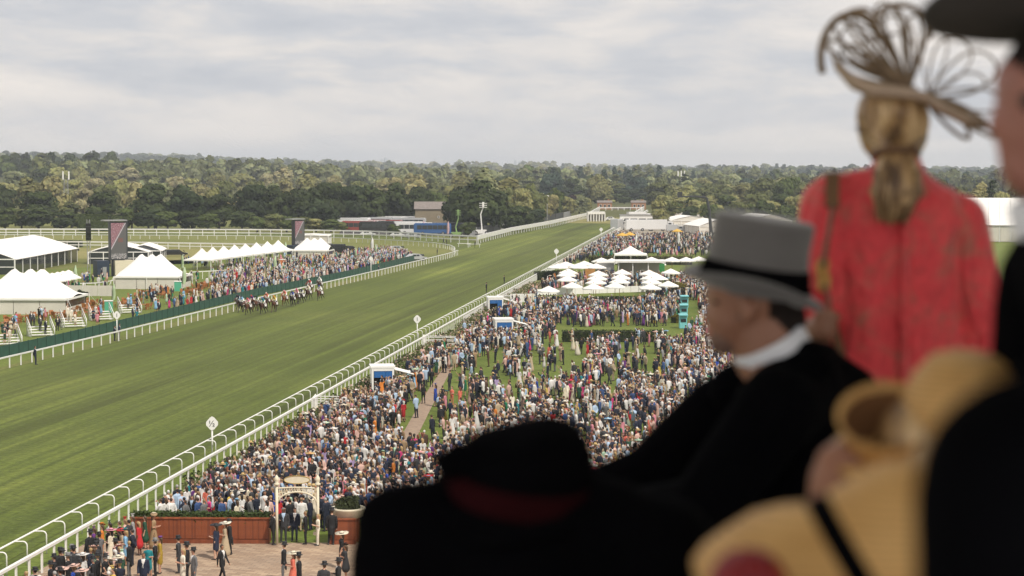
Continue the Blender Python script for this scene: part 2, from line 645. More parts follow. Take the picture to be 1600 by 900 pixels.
def paving_mat():
    m = bpy.data.materials.new('brick_paving')
    m.use_nodes = True
    k = NT(m.node_tree)
    tc = k.n('ShaderNodeTexCoord').outputs['Object']
    mp = k.n('ShaderNodeMapping', {'Vector': tc, 'Rotation': (0, 0, 0.35)}).outputs[0]
    br = k.n('ShaderNodeTexBrick', {'Vector': mp, 'Color1': (0.29, 0.20, 0.135, 1), 'Color2': (0.42, 0.31, 0.215, 1), 'Mortar': (0.17, 0.13, 0.10, 1), 'Scale': 1.0, 'Mortar Size': 0.018, 'Brick Width': 0.6, 'Row Height': 0.3})
    nz = k.n('ShaderNodeTexNoise', {'Vector': tc, 'Scale': 0.35, 'Detail': 6.0}).outputs[0]
    g = k.ramp(nz, [(0.3, (0.82, 0.82, 0.84)), (0.7, (1.14, 1.12, 1.08))])
    c = k.mix(1.0, br.outputs['Color'], g, 'MULTIPLY')
    bp = k.n('ShaderNodeBump', {'Height': br.outputs['Fac'], 'Strength': 0.3, 'Distance': -0.01})
    b = k.n('ShaderNodeBsdfPrincipled', {'Base Color': c, 'Roughness': 0.8, 'Normal': bp.outputs[0]})
    k.n('ShaderNodeOutputMaterial', {'Surface': b.outputs[0]})
    MATS['brick_paving'] = m


paving_mat()
mat('path_brick', (0.29, 0.21, 0.15), 0.85, var=0.2, scale=2.0)
mat('gravel', (0.30, 0.26, 0.20), 0.9, var=0.25, scale=0.6)
mat('asphalt', (0.075, 0.072, 0.068), 0.9, var=0.2, scale=0.5)
PLY0, PLY1 = G(205, 851), G(560, 851)      # foot of the planter
sheet('paving', [(rail_x(60) + 1.7, 60), (rail_x(PLY0.y) + 1.7, PLY0.y + 0.4), (PLY0.x, PLY0.y + 0.4), (PLY1.x + 14, PLY1.y + 0.4), (30, 60)], 0.026, 'brick_paving')
sheet('brick_path', [Gx(592, 730), Gx(628, 680), Gx(662, 620), Gx(692, 575), Gx(714, 540), Gx(724, 545), Gx(704, 580), Gx(680, 625), Gx(648, 690), Gx(612, 735)], 0.022, 'path_brick')
sheet('lawn_path', [Gx(1094, 600), Gx(1097, 500), Gx(1090, 440), Gx(1112, 440), Gx(1118, 500), Gx(1126, 600)], 0.022, 'path_brick')
sheet('coach_park', [Gx(530, 365), Gx(800, 371), Gx(760, 352), Gx(660, 346), Gx(540, 346)], 0.016, 'asphalt')
sheet('far_track_road', [Gx(1008, 346), Gx(1026, 328), Gx(1036, 328), Gx(1030, 346)], 0.03, 'gravel')
sheet('service_yard', [Gx(960, 372), Gx(980, 342), Gx(1200, 340), Gx(1240, 372)], 0.022, 'gravel')

# ------------------------------------------------------------------ rails and fences
mat('white_paint', (0.80, 0.79, 0.76), 0.42, var=0.05, scale=1.5)
mat('white_plastic', (0.78, 0.77, 0.74), 0.35, var=0.06, scale=0.8)
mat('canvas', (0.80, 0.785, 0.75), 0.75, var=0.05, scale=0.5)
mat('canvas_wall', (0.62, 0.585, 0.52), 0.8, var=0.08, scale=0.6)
mat('green_mesh', (0.018, 0.075, 0.052), 0.6, var=0.3, scale=1.2)
mat('green_dark', (0.016, 0.055, 0.038), 0.6, var=0.2, scale=2)
mat('dark_metal', (0.035, 0.037, 0.04), 0.5)
mat('grey_metal', (0.36, 0.36, 0.36), 0.45, metal=0.4, var=0.1)
mat('timber', (0.40, 0.19, 0.07), 0.65, var=0.3, scale=3, stretch=(1, 1, 0.3))
mat('dark_glass', (0.03, 0.035, 0.04), 0.12, spec=0.8)
mat('dark_blue', (0.018, 0.03, 0.055), 0.5, var=0.15, scale=1.5)
mat('black_paint', (0.014, 0.014, 0.015), 0.3, coat=0.4)
mat('cream_paint', (0.66, 0.60, 0.46), 0.6, var=0.08, scale=3)
mat('kiosk_blue', (0.018, 0.115, 0.34), 0.5, var=0.1, scale=3)
mat('brick_wall', (0.38, 0.19, 0.10), 0.85, var=0.25, scale=2)
mat('roof_slate', (0.20, 0.17, 0.155), 0.75, var=0.2, scale=1)
mat('tan_clad', (0.23, 0.19, 0.125), 0.7, var=0.12, scale=0.6)

# outer running rail: white tube on goose-neck posts
gy = [84 + 2.75 * i for i in range(300) if 84 + 2.75 * i < 900]
rail = empty('running_rail', (rail_x(84), 84, 0), 0, 'long white running rail on curved goose-neck posts along the crowd side of the track', 'running rail')
ro = Vector(rail.location)
mb = MB()
mb.tube([Vector((rail_x(y), y, 1.15)) - ro for y in (84, 100, 130, 180, 250, 350, 500, 700, 900)], 0.05, 8)
mb.build('top_tube', MATS['white_plastic'], rail, smooth=True)
neck = MB()
nk = [(0, 0, 1.14)] + [(0.10 + 0.0, 0, 1.15)] + [(0.42 + 0.20 * math.sin(a), 0, 0.95 + 0.20 * math.cos(a)) for a in [i * PI / 10 for i in range(6)]] + [(0.62, 0, 0)]
neck.tube(nk, 0.036, 6)
neck_me = neck.mesh('post', MATS['white_plastic'], True)
lowneck = MB()
lowneck.tube([(0, 0, 1.14), (0.42, 0, 1.15), (0.62, 0, 0.95), (0.62, 0, 0)], 0.04, 4)
NP = 200
for y in gy[:NP]:
    link('post', neck_me, rail, Vector((rail_x(y), y, 0)) - ro)
mb = MB()
for y in gy[NP:]:
    o = Vector((rail_x(y), y, 0)) - ro
    mb.add([o + Vector(v) for v in lowneck.v], lowneck.f)
structure(mb.build('distant_posts', MATS['white_plastic'], rail), 'stuff')

# crowd barrier behind it: broad white top board on flat posts
bar = empty('crowd_barrier', (rail_x(80) + 2.0, 80, 0), 0, 'long white crowd barrier with a broad top board between the running rail and the racegoers', 'crowd barrier')
bo = Vector(bar.location)
slope = Vector((0.1055, 1, 0)).normalized()


def bar_pt(y, z=0, off=0.0):
    return Vector((rail_x(y) + 2.0 + off, y, z)) - bo


mb = MB()
mb.beam(bar_pt(80, 1.12), bar_pt(700, 1.12), 0.17, 0.13)
mb.build('top_board', MATS['white_paint'], bar)
mb = MB()
mb.box((0, 0, 0.53), (0.08, 0.17, 1.06))
pm = mb.mesh('post', MATS['white_paint'])
ys_ = [81 + 1.72 * i for i in range(360)]
for y in ys_[:220]:
    link('post', pm, bar, bar_pt(y))
mb = MB()
for y in ys_[220:]:
    mb.box(bar_pt(y, 0.53), (0.08, 0.2, 1.06))
structure(mb.build('distant_posts', MATS['white_paint'], bar), 'stuff')
mb = MB()                                   # pale boards along the far stretch, seen end on as one white band
for a in range(250, 690, 11):
    mb.box(bar_pt(a, 0.55, 0.12), (0.03, 10.6, 0.85), rz=-math.atan(0.1055))
structure(mb.build('advertising_boards', MATS['white_paint'], bar), 'stuff')

# infield running rail: straight, round the bend and back along the far side
pts = along(infield_x, 150, 445, 5)
bend = [(709, 394), (711, 391.5), (710, 389), (704, 386), (692, 383.5), (675, 381.5), (655, 380), (625, 378), (590, 376.2), (560, 374.5), (500, 372.6), (450, 371.2), (400, 370.2), (300, 369.5), (200, 369), (100, 368.6), (0, 368.4), (-80, 368.4)]
pts += [Vector((*Gx(a, b + 4.5), 0)) for a, b in bend]


def resample(pts, step):
    out = [pts[0]]
    acc = 0.0
    for a, b in zip(pts, pts[1:]):
        L = (b - a).length
        t = step - acc
        while t <= L:
            out.append(a + (b - a) * (t / L))
            t += step
        acc = (acc + L) % step if L + acc >= step else acc + L
    return out


def simple_rail(name, label, pts, h, step, post_w, tube_r, cap=240, mid=False, m='white_plastic', post_far=True, rail_h=0.13):
    root = empty(name, pts[0], 0, label, 'running rail' if 'rail' in name else 'fence')
    o = Vector(pts[0])
    mb = MB()
    for a, b in zip(pts, pts[1:]):
        mb.beam(a - o + Vector((0, 0, h)), b - o + Vector((0, 0, h)), tube_r * 2, rail_h)
        if mid:
            mb.beam(a - o + Vector((0, 0, h * 0.5)), b - o + Vector((0, 0, h * 0.5)), tube_r, rail_h * 0.7)
    mb.build('top_rail', MATS[m], root)
    q = resample(pts, step)
    pm = MB().box((0, 0, (h - rail_h / 2) / 2), (post_w, post_w, h - rail_h / 2)).mesh('post', MATS[m])
    for p in q[:cap]:
        link('post', pm, root, p - o)
    if len(q) > cap:
        mb = MB()
        for p in q[cap:]:
            mb.box(p - o + Vector((0, 0, (h - rail_h / 2) / 2)), (post_w * 1.3, post_w * 1.3, h - rail_h / 2))
        structure(mb.build('distant_posts', MATS[m], root), 'stuff')
    return root


simple_rail('infield_rail', 'white running rail on straight posts along the infield side, curving round the far bend', pts, 1.12, 2.75, 0.11, 0.07, 200)
far_pts = [Vector((*Gx(a, b), 0)) for a, b in ((-100, 368.2), (0, 368.2), (200, 368.4), (400, 369), (500, 370.2), (575, 371.8), (640, 374.6), (700, 378.6), (747, 380.5))]
simple_rail('outer_bend_rail', 'white double rail fence in front of the trees on the outside of the far bend', far_pts, 1.9, 3.4, 0.2, 0.1, 60, mid=True, rail_h=0.35)
simple_rail('inner_bend_rail', 'low white rail fence in the infield behind the big screen and the tents', [Vector((*Gx(a, b), 0)) for a, b in ((-100, 387), (0, 386.4), (200, 388), (385, 391), (448, 394))], 1.5, 3.0, 0.16, 0.1, 60, mid=True, rail_h=0.3)
far_left = [Vector((*Gx(a, b), 0)) for a, b in ((747, 380.5), (800, 366.5), (860, 355), (920, 340.5), (937, 330))]
simple_rail('far_straight_rail', 'white rail along the tree side of the far straight', far_left, 1.6, 5, 0.2, 0.22, 40, rail_h=1.1)
simple_rail('far_end_rail', 'white rail across the top of the far straight below the two brick pavilions', [Vector((*Gx(937, 330), 0)), Vector((*Gx(1006, 329.6), 0))], 1.6, 3, 0.3, 0.15, 40, rail_h=0.4)
simple_rail('far_paddock_rail', 'white rail climbing beside the gravel road to the right brick pavilion', [Vector((*Gx(955, 358), 0)), Vector((*Gx(986, 343), 0)), Vector((*Gx(1006, 329.6), 0))], 1.6, 4, 0.3, 0.25, 40, rail_h=1.0)
# hoardings along the outside of the far straight
hb = empty('hoarding', far_left[0] + Vector((-3, 0, 0)), 0, 'dark low hoarding fence under the trees beside the far straight', 'hoarding')
for i in range(14):
    t = i / 14
    a = Vector((*Gx(760 + 160 * t, 372 - 34 * t), 0)) + Vector((-7, 4, 0))
    b = Vector((*Gx(760 + 160 * (t + 0.067), 372 - 34 * (t + 0.067)), 0)) + Vector((-7, 4, 0))
    mb = MB()
    mb.beam(a - hb.location + Vector((0, 0, 1.1)), b - hb.location + Vector((0, 0, 1.1)), 0.1, 2.2)
    mb.build('panel', MATS['grey_metal'] if i % 4 == 1 else MATS['dark_metal'], hb)

# dark green crowd fence of the infield
gpts = [Vector((*Gx(a, b), 0)) for a, b in ((-40, 571), (0, 560), (90, 540), (175, 519), (290, 490.5), (400, 463.5), (537, 435), (655, 406))]
gf = empty('infield_fence', gpts[0], 0, 'dark green mesh fence holding the infield crowd back from the rail', 'fence')
o = Vector(gf.location)
q = resample(gpts, 2.4)
panel_me = {}
for i, (a, b) in enumerate(zip(q, q[1:])):
    mb = MB()
    d = b - a
    L = d.length
    mb.beam((0, 0, 0.62), (L - 0.08, 0, 0.62), 0.03, 1.05)
    mb.beam((0, 0, 1.19), (L - 0.08, 0, 1.19), 0.06, 0.07)
    if 'p' not in panel_me:
        panel_me['p'] = mb.mesh('panel', MATS['green_mesh'])
    pnl = link('panel', panel_me['p'], gf, a - o, (0, 0, math.atan2(d.y, d.x)))
post_me = MB().box((0, 0, 0.64), (0.09, 0.09, 1.28)).mesh('post', MATS['green_dark'])
for p in q[:110]:
    link('post', post_me, gf, p - o)

# ------------------------------------------------------------------ vegetation
attr_mat('leaf', 'leaf_colour', rough=0.75, object_level=True, tint_attr='tint', spec=0.25, translucent=0.22)
attr_mat('leaf_baked', 'tint', rough=0.75, object_level=False, spec=0.25, translucent=0.22)
mat('bark', (0.075, 0.058, 0.042), 0.9, var=0.3, scale=2)


def leaf_quads(C, Nrm, size, r, aspect=0.7):
    """quads centred on C facing Nrm with random spin"""
    n = len(C)
    Nrm = Nrm / np.maximum(np.linalg.norm(Nrm, axis=1, keepdims=True), 1e-6)
    a = r.normal(size=(n, 3))
    t = np.cross(Nrm, a)
    t /= np.maximum(np.linalg.norm(t, axis=1, keepdims=True), 1e-6)
    b = np.cross(Nrm, t)
    s = size[:, None]
    t, b = t * s, b * s * aspect
    V = np.stack([C - t - b * 0.5, C + t * 0.3 - b, C + t + b * 0.5, C - t * 0.3 + b], 1).reshape(-1, 3)
    Fq = np.arange(4 * n).reshape(-1, 4)
    return V, Fq


def crown_data(seed, w, h, base, n_lobes, n_quads, leaf, shape='round', depth=None):
    """leaf quads spread through the lobes of one crown: vertices, faces, tint per face"""
    r = np.random.default_rng(seed)
    depth = depth or w
    lobes = []
    for i in range(n_lobes):
        for _ in range(40):
            p = r.uniform(-1, 1, 3)
            if np.linalg.norm(p) < 1 and (shape != 'cone'):
                break
        t = (p[2] + 1) / 2
        if shape == 'cone':
            t = r.uniform(0, 1) ** 1.3
            p[:2] = r.normal(size=2)
            p[:2] /= max(np.linalg.norm(p[:2]), 1e-3)
            k = (1 - t) * 0.85
            c = np.array([p[0] * w / 2 * k, p[1] * depth / 2 * k, base + t * h * 0.96])
            rad = np.array([1, 1, 0.45]) * (0.10 + 0.22 * (1 - t)) * w
        elif shape == 'tall':
            c = np.array([p[0] * w / 2 * 0.6, p[1] * depth / 2 * 0.6, base + h * (0.12 + 0.80 * t)])
            rad = np.array([1, 1, 1.25]) * r.uniform(0.24, 0.36) * w * (1.05 - 0.5 * t)
        else:
            wide = math.sqrt(max(0.05, 1 - (2 * max(t, 0.3) - 1.0) ** 2))
            c = np.array([p[0] * w / 2 * 0.80 * wide ** 0.5, p[1] * depth / 2 * 0.80 * wide ** 0.5, base + h * (0.06 + 0.80 * t)])
            rad = np.array([1, 1, 0.8]) * r.uniform(0.13, 0.25) * w
        lobes.append((c, rad, r.uniform(0.78, 1.22)))
    wgt = np.array([l[1][0] ** 2 for l in lobes])
    cnt = np.maximum(6, (wgt / wgt.sum() * n_quads).astype(int))
    Cs, Ns, Ts, Ss = [], [], [], []
    mid = np.array([0, 0, base + h * 0.45])
    for (c, rad, tint), k in zip(lobes, cnt):
        d = r.normal(size=(k, 3))
        d /= np.linalg.norm(d, axis=1, keepdims=True)
        d[:, 2] = np.where(d[:, 2] < -0.35, -d[:, 2], d[:, 2])
        rr = r.uniform(0.72, 1.06, (k, 1))
        pts = c + d * rad * rr
        nn = d * 0.9 + (pts - mid) / (0.5 * w) * 0.35 + r.normal(size=(k, 3)) * 0.38
        Cs.append(pts)
        Ns.append(nn)
        Ts.append(tint * r.uniform(0.84, 1.16, k))
        Ss.append(leaf * r.uniform(0.6, 1.5, k))
    C, Nn, T, S = np.vstack(Cs), np.vstack(Ns), np.concatenate(Ts), np.concatenate(Ss)
    C[:, 2] = np.maximum(C[:, 2], base * 0.6 + 0.1)
    V, Fq = leaf_quads(C, Nn, S, r)
    tint = np.stack([T * r.uniform(0.93, 1.07, len(T)), T, T * r.uniform(0.85, 1.1, len(T))], 1)
    return V, Fq, tint


def trunk_mesh(seed, h, r0):
    r = random.Random(seed)
    mb = MB()
    mb.tube([(0, 0, 0), (r.uniform(-.1, .1), r.uniform(-.1, .1), h * 0.25), (r.uniform(-.3, .3), r.uniform(-.3, .3), h * 0.55), (r.uniform(-.4, .4), 0, h * 0.85)], [r0, r0 * 0.75, r0 * 0.5, r0 * 0.15], 7)
    for i in range(6):
        a = r.uniform(0, 2 * PI)
        z = h * r.uniform(0.22, 0.6)
        L = h * r.uniform(0.2, 0.36)
        mb.tube([(0, 0, z), (math.cos(a) * L * 0.5, math.sin(a) * L * 0.5, z + L * 0.35), (math.cos(a) * L, math.sin(a) * L, z + L * 0.7)], [r0 * 0.4, r0 * 0.28, r0 * 0.08], 5)
    return mb.mesh('trunk', MATS['bark'], True)


CROWNS = {}


def crown_mesh(kind, i):
    key = (kind, i)
    if key not in CROWNS:
        s = sum(map(ord, kind)) * 17 + i * 101
        if kind == 'broad':
            d = crown_data(s, 13, 13.2, 0.2, 34, 3600, 0.55)
        elif kind == 'round':
            d = crown_data(s, 10, 12.3, 0.2, 24, 2800, 0.5)
        elif kind == 'tall':
            d = crown_data(s, 7.5, 15, 0.8, 20, 2600, 0.48, 'tall')
        elif kind == 'cone':
            d = crown_data(s, 7, 16, 0.8, 44, 2600, 0.42, 'cone')
        else:
            d = crown_data(s, 6, 4.2, 0.1, 14, 1300, 0.34)
        me = numpy_mesh('crown', d[0], d[1], MATS['leaf'], face_col=d[2])
        hh = {'broad': 13.5, 'round': 12.5, 'tall': 15, 'cone': 16.5, 'bush': 4}[kind]
        CROWNS[key] = (me, trunk_mesh(s, hh, {'broad': 0.55, 'round': 0.4, 'tall': 0.35, 'cone': 0.3, 'bush': 0.12}[kind]), hh)
    return CROWNS[key]


# leaf base colours: kinds of tree, with sunlight and cloud shade put in
LEAF = {
    'dark green': (0.046, 0.064, 0.018), 'deep green': (0.038, 0.056, 0.020), 'mid green': (0.075, 0.100, 0.026), 'olive': (0.13, 0.145, 0.050),
    'pale olive': (0.24, 0.235, 0.095), 'golden': (0.31, 0.285, 0.13), 'yellow-green': (0.28, 0.28, 0.105), 'grey-green': (0.22, 0.24, 0.12),
    'blue-green': (0.045, 0.075, 0.052), 'purple': (0.030, 0.018, 0.020), 'straw': (0.30, 0.275, 0.155),
}
FORM = {'broad': ('spreading', 'broad'), 'round': ('rounded', 'round-headed'), 'tall': ('tall narrow', 'upright'), 'cone': ('conical', 'pointed'), 'bush': ('low bushy', 'small bushy')}
USED_LABELS = set()
tree_no = [0]


def uniq(cands):
    """the first of the candidate labels not used yet"""
    for c in cands:
        if c not in USED_LABELS:
            USED_LABELS.add(c)
            return c
    return None


def tree(px, ybase, ytop, wpx, kind, colour, where, z=None, Y=None, group='trees round the course'):
    """a tree whose foot the photograph shows at (px, ybase) and whose top at ytop; Y fixes its distance instead"""
    r = random.Random(tree_no[0] * 7 + 3)
    if Y is None:
        g = G(px, ybase)
    else:
        g = G(px, 300)
        x = (px - 800) / F * Y / math.cos(PITCH)
        g = Vector((x, Y, float(terrain(x, Y))))
    dist = (g - CP).dot(FW)
    top = CAM_H - (ytop - 266) / F * dist
    hgt = max(2.0, top - g.z)
    me, tm, hh = crown_mesh(kind, r.randrange(3))
    sw = (wpx / F * dist) / {'broad': 14.5, 'round': 11, 'tall': 7.5, 'cone': 6.8, 'bush': 6.3}[kind]
    sz = hgt / hh
    name = {'cone': 'conifer_tree', 'bush': 'bush'}.get(kind, 'broadleaf_tree')
    root = empty(name, (g.x, g.y, g.z - 0.05), r.uniform(0, 6.28))
    noun = {'cone': 'conifer', 'bush': 'bush'}.get(kind, 'tree')
    lab = uniq([f'{colour} {f} {noun} {where}' for f in FORM[kind]] + [f'{colour} {noun} {where}'] + [f'{t} {colour} {f} {noun} {where}' for t in ('smaller', 'further', 'taller', 'fuller', 'narrower', 'lower', 'next', 'other') for f in FORM[kind]])
    tag(root, lab, 'tree' if noun != 'bush' else 'bush', group)
    root.scale = (sw, sw * 1.0, sz)
    c = link('crown', me, root)
    v = r.uniform(0.85, 1.15)
    c['leaf_colour'] = tuple(a * v for a in LEAF[colour]) + (1.0,)
    link('trunk', tm, root)
    tree_no[0] += 1
    return root


# the line of dark trees behind the far bend, one by one
front = [
    # px, base, top, width, kind, colour, where
    (8, 359, 318, 46, 'round', 'mid green', 'at the left end of the tree line behind the outer rail'),
    (60, 359, 318, 60, 'round', 'dark green', 'left of the lattice mast behind the outer rail'),
    (34, 358, 322, 46, 'round', 'olive', 'left of the lattice mast behind the outer rail'),
    (58, 355, 293, 76, 'broad', 'dark green', 'left of the lattice mast, above the low bushes'),
    (96, 359, 326, 52, 'round', 'dark green', 'at the foot of the lattice mast'),
    (122, 358, 330, 40, 'round', 'mid green', 'between the lattice mast and the big screen'),
    (112, 356, 312, 40, 'tall', 'olive', 'just right of the lattice mast'),
    (158, 357, 296, 62, 'broad', 'dark green', 'above the big screen'),
    (150, 359, 334, 46, 'round', 'olive', 'just above the top of the big screen'),
    (190, 359, 320, 44, 'round', 'mid green', 'right behind the big screen'),
    (206, 358, 318, 44, 'round', 'olive', 'right of the big screen'),
    (243, 358, 283, 80, 'broad', 'dark green', 'right of the big screen, tallest of that clump'),
    (290, 358, 287, 78, 'broad', 'deep green', 'between the two screens, left half'),
    (232, 359, 322, 50, 'round', 'deep green', 'low in the clump right of the big screen'),
    (262, 359, 326, 50, 'round', 'mid green', 'in the clump right of the big screen'),
    (300, 359, 325, 54, 'round', 'dark green', 'low between the two screens'),
    (342, 358, 300, 66, 'broad', 'dark green', 'left of the second screen'),
    (325, 360, 330, 44, 'round', 'mid green', 'low left of the second screen'),
    (378, 360, 325, 48, 'round', 'dark green', 'low left of the second screen'),
    (392, 357, 281, 66, 'broad', 'deep green', 'left of the second screen'),
    (432, 357, 288, 62, 'broad', 'dark green', 'behind the second screen'),
    (465, 357, 291, 60, 'broad', 'dark green', 'above the second screen'),
    (505, 356, 277, 76, 'broad', 'dark green', 'right of the second screen'),
    (500, 358, 310, 64, 'broad', 'deep green', 'low right of the second screen'),
    (545, 355, 283, 70, 'broad', 'deep green', 'behind the left end of the coach park'),
    (580, 355, 287, 66, 'broad', 'dark green', 'behind the red coaches'),
    (616, 353, 284, 70, 'broad', 'dark green', 'behind the grey shed roof'),
    (652, 350, 288, 60, 'broad', 'dark green', 'behind the tan barn'),
    (682, 348, 292, 50, 'round', 'mid green', 'behind the tan barn'),
    (630, 350, 309, 52, 'broad', 'deep green', 'left of the tan barn'),
    (745, 362, 279, 100, 'broad', 'dark green', 'over the two lift platforms, biggest on the course'),
    (715, 360, 300, 54, 'broad', 'deep green', 'beside the tan barn under the biggest tree'),
    (773, 360, 300, 48, 'broad', 'dark green', 'right of the white lift platform'),
    (731, 370, 343, 34, 'round', 'mid green', 'between the green and the white lift platforms'),
    (614, 370, 347, 24, 'round', 'mid green', 'among the parked coaches'),
]
for t_ in front:
    tree(*t_)
for i, (px, top, w, c) in enumerate([(402, 334, 40, 'mid green'), (424, 330, 46, 'olive'), (448, 333, 44, 'mid green'), (472, 335, 40, 'olive'), (494, 338, 40, 'pale olive'), (517, 339, 42, 'mid green'), (534, 344, 26, 'olive')]):
    tree(px, 363, top, w, 'round', c, ['left of the second screen in the low front row', 'just left of the second screen in the low front row', 'behind the second screen in the low front row', 'right of the second screen in the low front row', 'two along from the second screen in the low front row', 'before the coaches in the low front row', 'at the coach end of the low front row'][i], group='low trees along the far rail')
# trees on the left of the far straight
far_left_trees = [(812, 352, 288, 46, 'broad', 'pale olive'), (838, 350, 296, 40, 'round', 'olive'), (858, 344, 298, 40, 'round', 'golden'), (884, 338, 302, 38, 'round', 'pale olive'), (905, 334, 301, 36, 'broad', 'grey-green'),
                  (800, 362, 318, 44, 'round', 'dark green'), (818, 360, 316, 44, 'round', 'dark green'), (838, 354, 322, 36, 'round', 'deep green'), (795, 352, 292, 40, 'broad', 'olive'), (826, 345, 285, 44, 'broad', 'olive'), (868, 340, 292, 34, 'broad', 'mid green'), (893, 334, 300, 30, 'round', 'purple'), (915, 332, 306, 24, 'round', 'pale olive')]
for i, t_ in enumerate(far_left_trees):
    tree(*t_, where=['beside the far straight left of its white rail', 'over the hoarding beside the far straight', 'along the far straight short of the brick pavilions'][i % 3])
for i, (px, top, w, k, c) in enumerate([(953, 303, 18, 'tall', 'pale olive'), (930, 296, 44, 'broad', 'deep green'), (962, 293, 44, 'broad', 'dark green'), (992, 292, 46, 'broad', 'deep green'), (1018, 297, 40, 'broad', 'dark green'), (905, 292, 40, 'broad', 'dark green'), (880, 290, 40, 'broad', 'deep green'), (975, 306, 28, 'round', 'dark green'), (1024, 303, 28, 'round', 'deep green'), (941, 309, 26, 'round', 'dark green')]):
    tree(px, 0, top, w, k, c, ['behind the left brick pavilion', 'in the dark wood left behind the pavilions', 'in the dark wood between the pavilions', 'behind the right brick pavilion', 'right of the brick pavilions', 'left of the brick pavilions', 'well left of the brick pavilions', 'between the two pavilions', 'just right of the brick pavilions', 'just left of the brick pavilions'][i], Y=1060 + (i * 37) % 120 if i else 1046)
right_fill = []
for i in range(24):
    right_fill.append((1030 + i * 11.5, 660 + (i * 53) % 180, 306 + (i * 17) % 14, 34 + (i * 7) % 14, 'round', ['pale olive', 'olive', 'mid green', 'yellow-green', 'dark green'][i % 5]))
for i in range(14):
    right_fill.append((1415 + i * 14, 600 + (i * 47) % 140, 298 + (i * 13) % 14, 40, 'round', ['olive', 'pale olive', 'mid green', 'dark green'][i % 4]))
for i in range(12):
    right_fill.append((1028 + i * 22, 980 + (i * 61) % 200, 280 + (i * 5) % 9 - (6 if i > 6 else 0), 52, 'broad', ['olive', 'pale olive', 'grey-green', 'mid green'][i % 4]))
right_trees = right_fill + [(1045, 1000, 286, 44, 'broad', 'pale olive'), (1072, 940, 288, 46, 'broad', 'yellow-green'), (1098, 900, 292, 46, 'broad', 'olive'), (1060, 800, 303, 40, 'round', 'pale olive'), (1085, 780, 302, 34, 'round', 'dark green'), (1110, 790, 300, 44, 'round', 'pale olive'), (1040, 850, 300, 36, 'round', 'yellow-green'),
               (1130, 950, 287, 50, 'broad', 'olive'), (1160, 900, 284, 54, 'broad', 'pale olive'), (1195, 860, 275, 60, 'broad', 'olive'), (1228, 820, 270, 62, 'broad', 'mid green'), (1260, 800, 282, 56, 'broad', 'olive'), (1140, 780, 300, 46, 'round', 'mid green'), (1180, 760, 296, 50, 'round', 'olive'), (1215, 740, 296, 50, 'round', 'dark green'), (1245, 720, 300, 50, 'round', 'pale olive'), (1280, 740, 305, 40, 'round', 'olive'),
               (1440, 760, 278, 60, 'broad', 'olive'), (1470, 720, 277, 50, 'broad', 'mid green'), (1500, 700, 288, 50, 'broad', 'olive'), (1528, 650, 285, 34, 'tall', 'golden'), (1548, 640, 276, 36, 'cone', 'deep green'), (1535, 600, 300, 40, 'round', 'olive'), (1566, 620, 290, 40, 'round', 'pale olive'), (1585, 640, 282, 44, 'broad', 'mid green')]
for i, (px, Y, top, w, k, c) in enumerate(right_trees):
    wh = ('behind the white trucks' if px < 1070 else 'by the camera crane' if px < 1125 else 'above the grey top hat' if px < 1290 else 'right of the red jacket' if px < 1520 else 'left of the tall man')
    wh = (wh, 'low ' + wh, 'high ' + wh)[0 if Y > 740 else 1] if Y < 940 else 'high ' + wh
    tree(px, 0, top, w, k, c, wh, Y=Y)

# second and third ranks behind the front line: single trees, sunlight put into their pale leaf colours
rr = random.Random(11)
ranks = [(720, 800, 0.0, 44), (860, 980, 0.0, 40), (1080, 1260, 0.0, 36)]
for ri, (y0, y1, _, step) in enumerate(ranks):
    px = 2 + ri * 12
    while px < 1180:
        Y = rr.uniform(y0, y1)
        w = rr.uniform(38, 62) * (1.0 - 0.10 * ri)
        if 430 < px < 660 and ri == 0:
            px += step
            continue
        if px > 795 and ri < 2:
            break
        kind = rr.choice(['broad', 'broad', 'round', 'round', 'tall'])
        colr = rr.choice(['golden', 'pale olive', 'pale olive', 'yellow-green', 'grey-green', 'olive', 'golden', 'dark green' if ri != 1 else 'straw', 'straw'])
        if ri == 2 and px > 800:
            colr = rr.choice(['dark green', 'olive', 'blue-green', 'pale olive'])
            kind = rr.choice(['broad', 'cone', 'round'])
        hgt = rr.uniform(13, 18) if kind != 'tall' else rr.uniform(16, 20)
        x = (px - 800) / F * Y
        top = 266 - (float(terrain(x, Y)) + hgt - CAM_H) / Y * F
        ref = 'left of the lattice mast' if px < 95 else 'above the big screen' if px < 210 else 'between the mast and the second screen' if px < 420 else 'above the second screen' if px < 520 else 'above the coaches' if px < 640 else 'above the tan barn' if px < 700 else 'above the biggest tree' if px < 800 else 'past the brick pavilions'
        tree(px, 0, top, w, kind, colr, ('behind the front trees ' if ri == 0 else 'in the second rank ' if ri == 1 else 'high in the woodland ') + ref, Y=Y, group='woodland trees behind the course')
        px += step * rr.uniform(0.75, 1.2)


